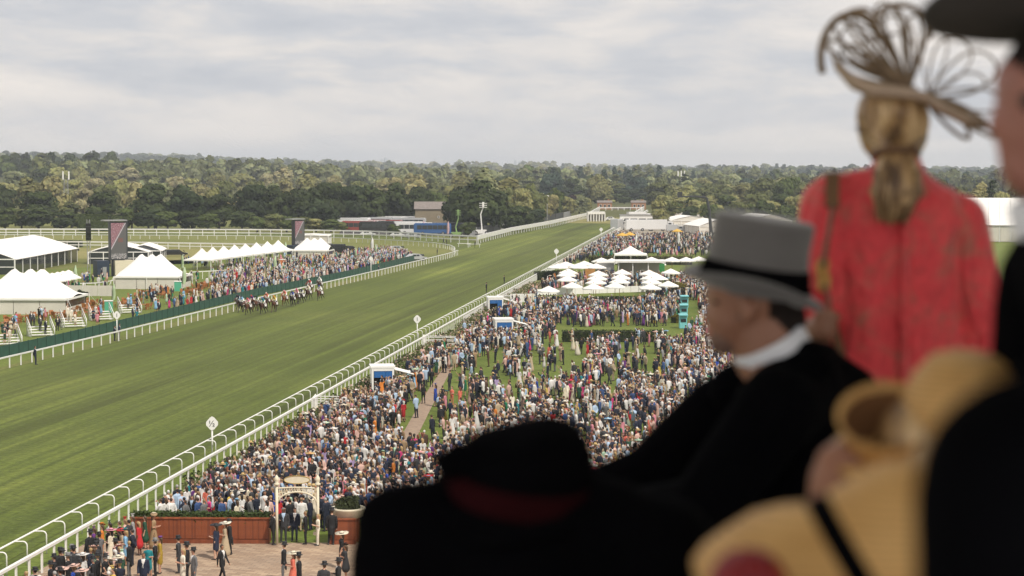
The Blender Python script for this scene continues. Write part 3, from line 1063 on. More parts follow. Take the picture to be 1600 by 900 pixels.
# the woods beyond, one mass
def far_woods():
    r = np.random.default_rng(5)
    Vs, Fs, Ts = [], [], []
    off = 0
    templates = []
    for i in range(10):
        kind = 'cone' if i in (3, 7) else 'round'
        templates.append(crown_data(900 + i, 10.5 if kind == 'round' else 6, 13 if kind == 'round' else 15, 0.5, 9 if kind == 'round' else 18, 190, 1.5, kind) + (kind,))
    n_done = 0
    spots = []
    for y0, y1, n in ((1300, 1800, 700), (1800, 2600, 900), (2600, 3600, 1000), (3600, 5200, 1500), (5200, 7000, 700)):
        ys = r.uniform(y0, y1, n)
        us = r.uniform(-0.275, 0.275, n)
        spots += list(zip(us * ys, ys))
    for x, y in spots:
        u = x / y
        k = math.sin(x / 230.0 + 1.3) + math.sin(y / 310.0 + x / 500.0)
        conif = (u > 0.02 and r.random() < 0.34) or r.random() < 0.05
        i = r.choice([3, 7]) if conif else r.choice([0, 1, 2, 4, 5, 6, 8, 9])
        V, Fq, T, kind = templates[i]
        a = r.uniform(0, 6.28)
        s = r.uniform(0.85, 1.5)
        if conif:
            s *= 0.78
        if y > 3600:
            s *= 1.15
        ca, sa = math.cos(a) * s, math.sin(a) * s
        W_ = np.stack([V[:, 0] * ca - V[:, 1] * sa, V[:, 0] * sa + V[:, 1] * ca, V[:, 2] * s * r.uniform(0.85, 1.2)], 1)
        if y > 2600:
            W_[:, :2] *= 1.5
        W_ += (x, y, float(terrain(x, y)) - 0.3)
        if conif:
            c = LEAF['blue-green']
        elif k > 0.1 and u < 0.06:
            c = LEAF[['pale olive', 'grey-green', 'golden', 'pale olive'][int((k + 2) * 4 + x / 190.0) % 4]] if r.random() < 0.75 else LEAF['olive']
        elif k > -0.9:
            c = LEAF[['olive', 'grey-green', 'mid green', 'olive'][int((k + 2) * 4 + y / 240.0) % 4]] if r.random() < 0.75 else LEAF['grey-green']
        else:
            c = LEAF[r.choice(['dark green', 'mid green', 'deep green'])]
        Vs.append(W_)
        Fs.append(Fq + off)
        Ts.append(T * np.array(c) * r.uniform(0.8, 1.2))
        off += len(W_)
    me = numpy_mesh('far_woods', np.vstack(Vs), np.vstack(Fs), MATS['leaf_baked'], face_col=np.vstack(Ts))
    o = link('far_woods', me)
    tag(o, 'hazy mixed woods rolling over the far hills to the skyline', 'woods', kind='stuff')


far_woods()


def leaf_box(name, label, cat, a, b, w, h, colour, n=None, leaf=0.10, group=None, lumpy=0.0, kind_name=None):
    """a clipped hedge from a to b: a leafy skin on a solid dark core"""
    a, b = Vector(a), Vector(b)
    d = b - a
    L = d.length
    n = n or int(min(4200, 260 + L * h * 60))
    r = np.random.default_rng(int(abs(a.x * 31 + a.y * 7)) + 1)
    t = r.uniform(0, 1, n)
    side = r.choice(3, n, p=[0.38, 0.12, 0.5])
    along_ = t * L
    wob = lumpy * np.sin(along_ * 1.7) * np.sin(along_ * 0.61 + 1)
    y = np.where(side == 0, -w / 2, np.where(side == 1, w / 2, r.uniform(-w / 2, w / 2, n)))
    z = np.where(side == 2, h + wob, r.uniform(0.05, 1, n) * (h + wob))
    C = np.stack([along_, y, z], 1) + r.normal(size=(n, 3)) * 0.04
    Nn = np.stack([r.normal(size=n) * 0.4, np.where(side == 0, -1, np.where(side == 1, 1, 0)) + r.normal(size=n) * 0.4, (side == 2) * 1.0 + r.normal(size=n) * 0.35], 1)
    V, Fq = leaf_quads(C, Nn, leaf * r.uniform(0.7, 1.5, n), r)
    tint = np.repeat(r.uniform(0.7, 1.3, (n, 1)), 3, 1) * np.array(LEAF[colour] if isinstance(colour, str) else colour)
    root = empty(kind_name or name, a, math.atan2(d.y, d.x), label, cat, group)
    link('foliage', numpy_mesh('foliage', V, Fq, MATS['leaf_baked'], face_col=tint), root)
    MB().box((L / 2, 0, h * 0.46), (L - 0.1, w * 0.84, h * 0.9)).build('stems', mat('hedge_core', (0.02, 0.026, 0.01), 0.9), root)
    return root


def hedge_px(x0, y0, x1, y1, h, w, label, colour='dark green', **kw):
    return leaf_box('hedge', label, 'hedge', G(x0, y0), G(x1, y1), w, h, colour, **kw)


HEDGE_C = (0.040, 0.056, 0.016)
hedge_px(878, 534, 1040, 534, 1.25, 1.3, 'dark clipped box hedge across the middle of the lawn crowd', HEDGE_C)
hedge_px(846, 477, 1010, 475, 1.1, 1.2, 'long clipped hedge in front of the white parasols', HEDGE_C)
hedge_px(838, 438, 876, 436, 1.5, 1.4, 'short dark hedge at the trackside corner of the parasol terrace', HEDGE_C)
hedge_px(920, 413, 1082, 414, 1.7, 1.6, 'yellowish hedge behind the parasol terrace', (0.10, 0.095, 0.022))
hedge_px(960, 396, 1090, 394, 1.2, 1.4, 'hedge in the far crowd just beyond the parasols', HEDGE_C)
hedge_px(965, 384, 1062, 382, 1.2, 1.4, 'short hedge dividing the far crowd', HEDGE_C)
hedge_px(1020, 380, 1062, 379, 1.2, 1.4, 'small hedge by the white flags in the far crowd', HEDGE_C)
leaf_box('shrub', 'yellow-green shrub beside the turquoise huts', 'shrub', G(1052, 468), G(1066, 466), 1.6, 2.2, (0.17, 0.14, 0.02), lumpy=0.3)
leaf_box('shrub', 'small yellow shrub between the first and second turquoise huts', 'shrub', G(1052, 484), G(1060, 483), 0.8, 0.8, (0.17, 0.14, 0.02), lumpy=0.2)
leaf_box('shrub', 'small yellow shrub between the second and third turquoise huts', 'shrub', G(1052, 505), G(1060, 504), 0.8, 0.8, (0.15, 0.13, 0.02), lumpy=0.2)
leaf_box('hedge', 'low dark hedge in the infield behind the tall marquee', 'hedge', G(72, 386), G(128, 386), 3, 1.6, 'dark green')
leaf_box('hedge', 'clipped green hedge at the edge of the trees above the big screen', 'hedge', G(125, 361), G(170, 361), 3, 5, 'mid green', leaf=0.3)


def rose_bed():
    """flowering border behind the crowd barrier"""
    r = np.random.default_rng(9)
    Cs, Ts, Ss = [], [], []
    for y in np.arange(116, 330, 0.9):
        for k in range(2):
            if r.random() < 0.28:
                continue
            c = np.array([rail_x(y) + 2.9 + k * 1.1 + r.normal() * 0.25, y + r.normal() * 0.3, 0])
            hgt = r.uniform(0.55, 1.1)
            n = 90 if y < 230 else 45
            d = r.normal(size=(n, 3))
            d /= np.linalg.norm(d, axis=1, keepdims=True)
            p = c + d * np.array([0.6, 0.6, hgt * 0.5]) * r.uniform(0.5, 1, (n, 1)) + (0, 0, hgt * 0.5)
            Cs.append(p)
            g = np.array(LEAF[r.choice(['dark green', 'mid green', 'olive'])])
            T = np.repeat(g[None], n, 0) * r.uniform(0.7, 1.5, (n, 1))
            fl = r.random(n) < 0.22
            T[fl] = np.array([[0.62, 0.46, 0.36], [0.55, 0.36, 0.34], [0.62, 0.55, 0.42]])[r.integers(0, 3, fl.sum())]
            Ts.append(T)
            Ss.append(r.uniform(0.07, 0.14, n))
    C = np.vstack(Cs)
    C[:, 2] = np.maximum(C[:, 2], 0.08)
    V, Fq = leaf_quads(C, r.normal(size=C.shape) + (0, -0.3, 0.8), np.concatenate(Ss), r)
    o = link('flower_border', numpy_mesh('flower_border', V, Fq, MATS['leaf_baked'], face_col=np.vstack(Ts)))
    tag(o, 'border of pale flowering rose bushes behind the white crowd barrier', 'flower bed', kind='stuff')


rose_bed()
sheet('flower_bed_soil', [(rail_x(114) + 2.3, 114), (rail_x(335) + 2.3, 335), (rail_x(335) + 4.8, 335), (rail_x(114) + 4.8, 114)], 0.03, mat('soil', (0.14, 0.115, 0.06), 0.95, var=0.4, scale=1.5))
# ------------------------------------------------------------------ markers and signs
def text_mesh(txt, size, depth=0.01):
    cu = bpy.data.curves.new('lettering', 'FONT')
    cu.body = txt
    cu.size = size
    cu.extrude = depth
    cu.align_x = 'CENTER'
    cu.align_y = 'CENTER'
    ob = bpy.data.objects.new('tmp', cu)
    COL.objects.link(ob)
    me = bpy.data.meshes.new_from_object(ob.evaluated_get(bpy.context.evaluated_depsgraph_get()))
    bpy.data.objects.remove(ob)
    return me


BLACKM = mat('black_lettering', (0.02, 0.02, 0.02), 0.6)


def marker(g, label, txt, h=3.0, size=0.95, slant=0.0):
    root = empty('furlong_marker', g, -math.atan2(g.x, g.y), label, 'furlong marker', 'furlong markers')
    MB().tube([(0, 0, 0), (0, 0, h)], 0.06, 8).build('pole', MATS['white_plastic'], root, True)
    mb = MB()
    s = size * 0.62
    poly = [(0, -s * 1.15), (s * 0.35, -s * 0.95), (s * 0.95, -s * 0.25), (s * 0.95, s * 0.25), (s * 0.35, s * 0.95), (0, s * 1.15), (-s * 0.35, s * 0.95), (-s * 0.95, s * 0.25), (-s * 0.95, -s * 0.25), (-s * 0.35, -s * 0.95)]
    n = len(poly)
    V = [(x, -0.09, h + z) for x, z in poly] + [(x, -0.05, h + z) for x, z in poly]
    mb.add(V, [tuple(range(n)), tuple(range(2 * n - 1, n - 1, -1))] + [(i, i + n, (i + 1) % n + n, (i + 1) % n) for i in range(n)])
    face = mb.build('sign_face', MATS['white_paint'], root)
    if txt:
        me = text_mesh(txt, size * 0.85)
        me.materials.append(BLACKM)
        t = link('numeral', me, face, (0, -0.105, h - 0.02), (PI / 2, slant, 0))
    return root


def on_rail(px, py):
    g = G(px, py)
    return g


marker(Vector((rail_x(131) + 0.33, 131, 0)), 'white furlong marker reading one half beside the nearest curved rail posts', '\u00bd', 2.28, 0.66)
marker(Vector((rail_x(217) + 0.75, 217, 0)), 'white furlong marker reading 1 on the crowd side, midway along the curved rail', '1', 2.75, 0.66)
marker(Vector((infield_x(221) - 0.25, 221, 0)), 'white furlong marker reading 1 on the infield rail by the viewing steps', '1', 2.9, 0.66)
marker(Vector((infield_x(352) - 0.3, 352, 0)), 'plain white marker pole on the infield rail beside the packed green fence', '', 3.4, 0.6)
for y, lab in ((398, 'small white disc marker on the crowd rail level with the parasol terrace'), (545, 'small white disc marker on the crowd rail beside the far crowd'), (665, 'white disc marker on the rail near the parked grey truck'), (820, 'tiny white disc marker where the crowd rail meets the gravel road')):
    marker(Vector((rail_x(y) + 0.9, y, 0)), lab, '', 2.8, 0.8)

# ------------------------------------------------------------------ tents
def tent(g, rz, w, d, eave, peaks, peak_h, label, name='pole_tent', group=None, wall=True, open_end=True, sag=0.5):
    """pole tent: peaks along its length, canopy sagging between them, wall cloths, side poles"""
    root = empty(name, g, rz, label, 'tent', group)
    nx, ny = 8 * len(peaks) + 1, 9
    V, Fq = [], []
    for j in range(ny):
        for i in range(nx):
            x = -w / 2 + w * i / (nx - 1)
            y = -d / 2 + d * j / (ny - 1)
            edge = min((1 - abs(2 * x / w)) * w / d, 1 - abs(2 * y / d))
            edge = min(1.0, max(0.0, edge))
            hgt = eave + (peak_h - eave) * 0.42 * edge
            for p in peaks:
                dist = math.hypot((x - p), y) / (d * 0.5)
                hgt = max(hgt, eave + (peak_h - eave) * max(0.0, 1 - dist) ** 1.35 + (peak_h - eave) * 0.25 * max(0, 1 - dist) )if dist < 1 else hgt
            # scalloped edge
            if j in (0, ny - 1) or i in (0, nx - 1):
                hgt -= 0.10 * math.sin(PI * (i * 0.5 % 1.0)) if j in (0, ny - 1) else 0
            V.append((x, y, hgt))
    for j in range(ny - 1):
        for i in range(nx - 1):
            Fq.append((j * nx + i, j * nx + i + 1, (j + 1) * nx + i + 1, (j + 1) * nx + i))
    mb = MB()
    mb.add(V, Fq)
    mb.build('canopy', MATS['canvas'], root, True)
    # valance
    mb = MB()
    e = [(-w / 2, -d / 2), (w / 2, -d / 2), (w / 2, d / 2), (-w / 2, d / 2)]
    for a, b in zip(e, e[1:] + e[:1]):
        mb.beam((a[0], a[1], eave - 0.13), (b[0], b[1], eave - 0.13), 0.03, 0.28)
    mb.build('valance', MATS['canvas'], root)
    if wall:
        q = 0.25
        for k, (a, b) in enumerate(zip(e, e[1:] + e[:1])):
            a2, b2 = Vector((a[0] * 0.97, a[1] * 0.96, 0)), Vector((b[0] * 0.97, b[1] * 0.96, 0))
            n = max(1, round((b2 - a2).length / 3.2))
            for s in range(n):
                p0, p1 = a2.lerp(b2, s / n), a2.lerp(b2, (s + 1) / n)
                gap = (p1 - p0) * 0.01
                if k == 1 and open_end:      # clear windows above a low wall
                    mb = MB()
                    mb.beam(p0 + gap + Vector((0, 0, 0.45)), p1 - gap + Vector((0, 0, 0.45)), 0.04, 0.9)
                    wl = mb.build('wall_cloth', MATS['canvas_wall'], root)
                    mb = MB()
                    mb.beam(p0 + gap + Vector((0, 0, (eave + 0.9) / 2)), p1 - gap + Vector((0, 0, (eave + 0.9) / 2)), 0.03, eave - 0.92)
                    mb.build('window', MATS['dark_glass'], wl)
                else:
                    mb = MB()
                    mb.beam(p0 + gap + Vector((0, 0, eave / 2)), p1 - gap + Vector((0, 0, eave / 2)), 0.04, eave - 0.04)
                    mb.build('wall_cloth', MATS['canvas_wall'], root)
    for p in e + [(0, -d / 2), (0, d / 2)]:
        mb = MB()
        mb.tube([(p[0] * 1.01, p[1] * 1.02, 0), (p[0] * 1.01, p[1] * 1.02, eave)], 0.05, 6)
        mb.build('pole', MATS['white_plastic'], root)
        if abs(p[0]) > 0.1:
            mb = MB()
            mb.tube([(p[0] * 1.0, p[1] * 1.0, eave), (p[0] * 1.16, p[1] * 1.3, 0)], 0.025, 4)
            mb.build('guy_rope', MATS['white_plastic'], root)
    for p in peaks:
        MB().tube([(p, 0, peak_h - 0.2), (p, 0, peak_h + 0.35)], [0.07, 0.02], 6).build('finial', MATS['white_plastic'], root)
    return root


def marquee(g, rz, w, d, eave, ridge, label, name='marquee', bays=6, wallm='dark_glass', group=None, glazed=True):
    """clear-span marquee: gabled roof in bays on posts"""
    root = empty(name, g, rz, label, 'marquee', group)
    for i in range(bays):
        y0, y1 = -d / 2 + d * i / bays, -d / 2 + d * (i + 1) / bays - 0.06
        mb = MB()
        n = 10
        top = []
        for k in range(n + 1):
            t = -1 + 2 * k / n
            zz = eave + (ridge - eave) * (1 - abs(t) ** 1.25)
            top.append((t * (w / 2 + 0.3), zz))
        V = [(x, y, z) for y in (y0, y1) for x, z in top] + [(x, y, z - 0.08) for y in (y0, y1) for x, z in top]
        m = n + 1
        Fc = []
        for k in range(n):
            Fc.append((k, k + 1, m + k + 1, m + k))
            Fc.append((2 * m + k, 3 * m + k, 3 * m + k + 1, 2 * m + k + 1))
            Fc.append((k, 2 * m + k, 2 * m + k + 1, k + 1))
            Fc.append((m + k, m + k + 1, 3 * m + k + 1, 3 * m + k))
        mb.add(V, Fc)
        mb.build('roof_panel', MATS['canvas'], root, False)
        for s in (-1, 1):
            mb = MB()
            mb.box((s * w / 2, (y0 + y1) / 2, eave * 0.5), (0.06, y1 - y0 - 0.25, eave - 0.3))
            wp = mb.build('wall_panel', MATS[wallm], root)
            mb = MB()
            mb.box((s * w / 2, y0, eave / 2), (0.22, 0.22, eave))
            mb.build('post', MATS['white_plastic'], root)
    for s in (-1, 1):
        mb = MB()
        y = s * (d / 2 - 0.1)
        mb.add([(-w / 2, y, 0.02), (w / 2, y, 0.02), (w / 2, y, eave - 0.05), (0, y, ridge - 0.15), (-w / 2, y, eave - 0.05)], [(0, 1, 2, 3, 4)])
        gb = mb.build('gable', MATS[wallm] if glazed else MATS['canvas_wall'], root)
        mb = MB()
        for x in (-w / 2, -w / 4, 0, w / 4, w / 2):
            mb.box((x, y + s * 0.1, eave / 2), (0.18, 0.1, eave))
        mb.box((0, y + s * 0.1, eave), (w, 0.12, 0.2))
        mb.box((0, y + s * 0.1, eave * 0.5), (w, 0.1, 0.15))
        mb.build('frame', MATS['white_plastic'], gb)
    return root


g = G(1, 492)
tent(Vector((g.x, g.y + 6, 0)), -0.04, 18, 11, 2.15, (-4.5, 0.4, 2.6, 4.2), 5.2, 'big white pole tent with three peaks at the left edge of the infield lawn')
g = G(232, 452)
tent(Vector((g.x, g.y + 4.5, 0)), -0.06, 10.6, 9, 2.05, (-1.9, -0.2, 1.2), 4.9, 'white pole tent with cream walls standing in front of the big screen')
g = G(148, 474)
e = empty('windbreak', G(80, 462), -0.15, 'low cream canvas windbreak beside the big pole tent', 'windbreak')
for i in range(4):
    MB().box((i * 2.5 + 1.2, 0, 0.8), (2.4, 0.05, 1.6)).build('panel', MATS['canvas_wall'], e)
    MB().tube([(i * 2.5, 0, 0), (i * 2.5, 0, 1.9)], 0.04, 6).build('pole', MATS['white_plastic'], e)
g = G(40, 432)
marquee(Vector((-99.5, 388, 0)), 0.0, 18, 52, 2.8, 5.6, 'long white marquee with a dark glazed front at the left edge behind the tents', bays=9)
g = G(165, 414)
marquee(Vector((g.x + 1, g.y + 12, 0)), 0.1, 12, 16, 2.4, 3.9, 'white flat marquee half hidden behind the big screen', bays=3)
g = G(212, 412)
marquee(Vector((g.x, g.y + 12, 0)), 0.1, 7, 14, 2.4, 3.7, 'small white marquee right of the big screen', bays=3)
for i in range(8):
    px = 316 + i * 17
    py = 421 - i * 2.3
    g = G(px, py)
    tent(Vector((g.x, g.y, 0)), -0.2, 5.4, 5.4, 2.0, (0,), 3.7, uniq([f'white peaked canopy, number {w} from the left in the row past the infield crowd' for w in (['one', 'two', 'three', 'four', 'five', 'six', 'seven', 'eight'][i],)]), 'canopy_tent', 'row of white peaked canopies', wall=False)
g = G(487, 405)
tent(Vector((g.x, g.y + 4, 0)), -0.1, 7.6, 7, 1.9, (-1.4, 0.2, 1.6), 4.0, 'white pole tent with three peaks below the second screen')
g = G(488, 388)
marquee(Vector((g.x, g.y, 0)), 0.0, 8.5, 8, 3.2, 3.5, 'white box cabin behind the tent below the second screen', name='cabin', bays=2, wallm='white_paint', glazed=False)
g = G(1012, 418)
tent(Vector((g.x - 2.5, g.y + 14, 0)), -0.05, 6.5, 6.5, 2.1, (0,), 3.4, 'white tent peak behind the flat-roofed bar', 'canopy_tent', wall=False)
# marquees past the far crowd
for px, py, w, d, ev, rd, lab in ((1075, 356, 14, 16, 2.4, 4.0, 'pale tan marquee roof beside the white trucks'), (1116, 366, 12, 20, 2.4, 4.4, 'tan domed marquee behind the far crowd above the grey top hat'), (1055, 349, 26, 12, 2.6, 3.8, 'long white marquee at the head of the far crowd'), (1195, 360, 14, 24, 3.0, 5.0, 'white marquee hidden behind the grey top hat')):
    g = G(px, py)
    marquee(Vector((g.x, g.y + d / 2, 0)), 0.15, w, d, ev, rd, lab, bays=4, wallm='canvas_wall', glazed=False, group='marquees past the far crowd')
g = G(1568, 378)
big = marquee(Vector((g.x + 22, g.y + 10, 0)), 1.35, 34, 64, 4.5, 11.5, 'large white ribbed marquee roof seen between the red jacket and the black coat', bays=22, wallm='canvas_wall', glazed=False)

# ------------------------------------------------------------------ screens
def screen_mat():
    m = bpy.data.materials.new('screen_picture')
    m.use_nodes = True
    k = NT(m.node_tree)
    tc = k.n('ShaderNodeTexCoord').outputs['Generated']
    sep = k.n('ShaderNodeSeparateXYZ', {0: tc}).outputs
    x, z = sep[0], sep[2]
    band = k.math('SUBTRACT', k.math('ADD', k.math('MULTIPLY', z, 1.3), 0.0), x)
    nz = k.n('ShaderNodeTexNoise', {'Vector': k.n('ShaderNodeMapping', {'Vector': tc, 'Scale': (22, 22, 34)}).outputs[0], 'Scale': 1.0, 'Detail': 3.0, 'Roughness': 0.8})
    crowd = k.mix(1.0, k.ramp(nz.outputs[0], [(0.40, (0.03, 0.015, 0.02)), (0.5, (0.16, 0.05, 0.06)), (0.58, (0.30, 0.16, 0.16)), (0.66, (0.45, 0.42, 0.42))]), (1, 1, 1), 'MULTIPLY')
    track = (0.055, 0.052, 0.045)
    t1 = k.math('GREATER_THAN', band, 0.42)
    t2 = k.math('GREATER_THAN', band, 0.05)
    rail = k.math('LESS_THAN', k.math('ABSOLUTE', k.math('SUBTRACT', band, 0.36)), 0.035)
    c = k.mix(t1, track, crowd)
    c = k.mix(rail, c, (0.32, 0.27, 0.27))
    mid = k.math('MULTIPLY', k.math('LESS_THAN', k.math('ABSOLUTE', k.math('SUBTRACT', z, 0.52)), 0.06), k.math('LESS_THAN', k.math('ABSOLUTE', k.math('SUBTRACT', x, 0.62)), 0.16))
    c = k.mix(mid, c, k.mix(nz.outputs[0], (0.03, 0.01, 0.01), (0.16, 0.07, 0.05)))
    strip = k.math('LESS_THAN', z, 0.15)
    c = k.mix(strip, c, k.ramp(nz.outputs[0], [(0.52, (0.03, 0.03, 0.03)), (0.56, (0.5, 0.45, 0.4))]))
    b = k.n('ShaderNodeBsdfPrincipled', {'Base Color': (0.03, 0.03, 0.03, 1), 'Roughness': 0.35, 'Emission Color': c, 'Emission Strength': 1.7})
    k.n('ShaderNodeOutputMaterial', {'Surface': b.outputs[0]})
    MATS['screen_picture'] = m


screen_mat()


def big_screen(g, rz, w, h, z0, label, box, plinth):
    root = empty('video_screen', g, rz, label, 'video screen', 'video screens in the infield')
    MB().box((0, 0, z0 + h / 2), (w + 0.5, 0.9, h + 0.4)).build('housing', MATS['dark_metal'], root)
    MB().box((0, -0.47, z0 + h / 2), (w, 0.05, h)).build('display', MATS['screen_picture'], root)
    MB().box((-0.6, 0.3, z0 + h + 0.45), (w + 1.4, 2.2, 0.2)).build('canopy', MATS['grey_metal'], root)
    MB().box((plinth[0], 0.2, plinth[3] / 2), (plinth[1], plinth[2], plinth[3])).build('plinth', MATS['cream_paint'], root)
    bx = MB().box((box[0], 0.4, box[3] / 2), (box[1], box[2], box[3])).build('generator_box', MATS['dark_blue'], root)
    MB().box((box[0] + 0.2, 0.4 - box[2] / 2 - 0.03, 0.9), (0.7, 0.05, 1.8)).build('door', MATS['grey_metal'], bx)
    mb = MB().box((0, 0.1, z0 / 2), (w * 0.8, 0.5, z0))
    mb.build('support', MATS['dark_metal'], root)
    return root


g = G(185, 432)
big_screen(g, 0.5, 2.8, 6.4, 3.2, 'tall big screen showing the race, above a cream plinth by the white tents', (-3.0, 2.2, 2.6, 2.9), (0.9, 3.6, 2.6, 2.9))
g = G(466, 397)
big_screen(g, 0.95, 2.9, 5.2, 2.3, 'smaller dark big screen seen at an angle beside the far infield tent', (-1.6, 2.8, 3, 2.1), (1.4, 2.6, 3, 2.1))
g = G(139, 428)
sp = empty('loudspeaker_tower', g, 0.2, 'black loudspeaker stack on a slim mast left of the big screen', 'loudspeaker tower')
mb = MB()
for sx in (-0.25, 0.25):
    mb.tube([(sx, 0, 0), (sx, 0, 10)], 0.06, 6)
for z in range(0, 10):
    mb.beam((-0.25, 0, z), (0.25, 0, z + 1), 0.05)
mb.build('mast', MATS['grey_metal'], sp)
mb = MB()
for i in range(5):
    mb.box((0, -0.3 - 0.04 * i, 9.0 - i * 0.62), (0.95, 0.7, 0.58), rot=Matrix.Rotation(0.05 * i, 3, 'X'))
mb.build('speaker_stack', MATS['black_paint'], sp)

# feather banners
mat('banner_green', (0.46, 0.58, 0.36), 0.7, var=0.15, scale=2)
mat('banner_white', (0.72, 0.72, 0.70), 0.7, var=0.1, scale=2)
mat('banner_pink', (0.62, 0.42, 0.46), 0.7, var=0.15, scale=2)


def feather(px, py, h, m, label, group='feather banners', lean=0.35):
    g = G(px, py)
    root = empty('feather_banner', g, random.uniform(-0.4, 0.4), label, 'banner', group)
    mb = MB()
    pole = [(0, 0, 0), (0, 0, h * 0.7), (0.12 * h * 0.3, 0, h * 0.9), (0.25 * h * 0.55, 0, h)]
    mb.tube(pole, 0.03, 6)
    mb.build('pole', MATS['dark_metal'], root)
    mb = MB()
    n = 12
    V, Fc = [], []
    for i in range(n + 1):
        t = i / n
        z = h * (0.22 + 0.77 * t)
        wd = h * 0.17 * (0.65 + 0.35 * math.sin(PI * min(1, t * 1.1))) * (1 - max(0, t - 0.75) * 2.6)
        x0 = 0.04 + max(0, t - 0.62) * 0.22 * h
        for y in (-0.012, 0.012):
            V += [(x0, y + 0.05 * math.sin(t * 5), z), (x0 + wd, y + 0.09 * math.sin(t * 5 + 1), z)]
    for i in range(n):
        a = i * 4
        Fc += [(a, a + 1, a + 5, a + 4), (a + 3, a + 2, a + 6, a + 7), (a, a + 4, a + 6, a + 2), (a + 1, a + 3, a + 7, a + 5)]
    mb.add(V, Fc)
    mb.build('flag', MATS[m], root, True)
    return root


feather(175, 476, 3.0, 'banner_green', 'pale green feather banner on the lawn left of the viewing steps by the 1 marker')
feather(115, 452, 3.9, 'banner_green', 'pale green feather banner among drinkers left of the dark blue generator box')
feather(285, 452, 3.6, 'banner_green', 'pale green feather banner at the right end of the tent by the big screen')
feather(283, 424, 3.2, 'banner_green', 'slim green feather banner behind the tent by the big screen')
feather(427, 428, 3.4, 'banner_green', 'pale green feather banner in the packed infield crowd right of the second screen')
feather(444, 402, 3.4, 'banner_green', 'pale green feather banner at the foot of the second screen')
feather(554, 411, 3.2, 'banner_green', 'pale green feather banner near the far end of the infield crowd')
feather(579, 399, 4.0, 'banner_white', 'tall white feather banner before the far bend of the infield rail')
feather(585, 404, 3.2, 'banner_green', 'short green feather banner beside the tall white one at the bend')
feather(660, 367, 4.2, 'banner_pink', 'pink feather banner in front of the white coaches')
feather(698, 371, 4.6, 'banner_pink', 'taller pink feather banner left of the green lift platform')
feather(583, 364, 4.0, 'banner_pink', 'pink feather banner between the red coaches')
feather(1058, 386, 3.8, 'banner_white', 'white feather banner in the far crowd')
feather(992, 388, 3.4, 'banner_white', 'white feather banner by the far hedges')

# ------------------------------------------------------------------ buildings
def house(g, rz, w, d, h, roof_h, label, wall, roof, name='building', windows=(), chimney=False, over=0.4, hip=False):
    root = empty(name, g, rz, label, 'building')
    MB().box((0, 0, h / 2), (w, d, h)).build('wall', MATS[wall], root)
    mb = MB()
    a, b = w / 2 + over, d / 2 + over
    rx = a * (0.45 if hip else 1.0)
    V = [(-a, -b, h), (a, -b, h), (a, b, h), (-a, b, h), (-rx, 0, h + roof_h), (rx, 0, h + roof_h)]
    mb.add(V, [(0, 3, 2, 1), (0, 1, 5, 4), (2, 3, 4, 5), (1, 2, 5), (3, 0, 4)])
    rf = mb.build('roof', MATS[roof], root)
    if chimney:
        mb = MB()
        mb.box((w * 0.28, 0, h + roof_h * 0.9), (0.8, 0.6, roof_h * 1.3))
        mb.build('chimney', MATS[wall], rf)
    for x, z, ww, hh in windows:
        fr = MB().box((x, -d / 2 - 0.04, z), (ww + 0.2, 0.1, hh + 0.2)).build('window', MATS['white_paint'], root)
        MB().box((x, -d / 2 - 0.10, z), (ww, 0.04, hh)).build('pane', MATS['dark_glass'], fr)
    return root


for px, lab in ((945.5, 'small brick pavilion with a grey roof at the left of the far straight end'), (998.5, 'small brick pavilion with a grey roof at the right of the far straight end')):
    g = G(px, 328.6)
    house(Vector((g.x, g.y + 6, 0)), 0, 6.8, 7, 3.6, 1.0, lab, 'brick_wall', 'roof_slate', 'pavilion', [(-2, 1.9, 0.9, 1.5), (0, 1.9, 0.9, 1.5), (2, 1.9, 0.9, 1.5)], over=0.25, chimney=True)
g = G(971, 328.8)
lw = empty('terrace_wall', Vector((g.x, g.y + 8, 0)), 0, 'low dark wall joining the two brick pavilions', 'wall')
for i in range(6):
    MB().box((-9 + i * 3.6, 0, 0.8), (3.4, 0.5, 1.6)).build('bay', MATS['roof_slate'], lw)
g = G(674, 357)
house(Vector((g.x, g.y + 12, 0)), 0.03, 11.5, 12, 6.2, 2.4, 'tan barn with a brown roof beside the parked coaches', 'tan_clad', 'roof_slate', 'barn', [(2, 3.6, 0.5, 0.5)])
g = G(590, 352)
house(Vector((g.x, g.y + 14, 0)), 0.05, 10, 10, 4.6, 2.4, 'low shed with a pale grey roof behind the red coaches', 'tan_clad', 'grey_metal', 'shed', [])
g = G(566, 352)
house(Vector((g.x, g.y + 30, 0)), 0.05, 9, 8, 4.2, 2.0, 'dark red roofed hut under the trees left of the coaches', 'tan_clad', 'roof_slate', 'hut', [])

# lattice mast
g = G(104, 350)
mast_y = g.y + 60
mx = (104 - 800) / F * mast_y
H = 19 + (266 - 268) / F * mast_y
lm = empty('lattice_mast', Vector((mx, mast_y, 0)), 0.3, 'tall thin lattice mast with pale aerials rising out of the trees', 'mast')
mb = MB()
for sx, sy in ((-.5, -.5), (.5, -.5), (.5, .5), (-.5, .5)):
    mb.tube([(sx * 2.2, sy * 2.2, 0), (sx * 1.3, sy * 1.3, H - 3)], 0.09, 5)
for i in range(16):
    z0, z1 = i * (H - 3) / 16, (i + 1) * (H - 3) / 16
    s0, s1 = 1.1 - 0.45 * i / 16, 1.1 - 0.45 * (i + 1) / 16
    mb.beam((-s0, -s0, z0), (s1, -s1, z1), 0.08)
    mb.beam((s0, s0, z0), (-s1, s1, z1), 0.08)
    mb.beam((-s0, s0, z0), (-s1, -s1, z1), 0.08)
mb.build('lattice', MATS['grey_metal'], lm)
for x in (-1.1, 1.1):
    MB().box((x, -0.3, H - 1.5), (0.5, 0.4, 3.2)).build('aerial', MATS['white_paint'], lm)
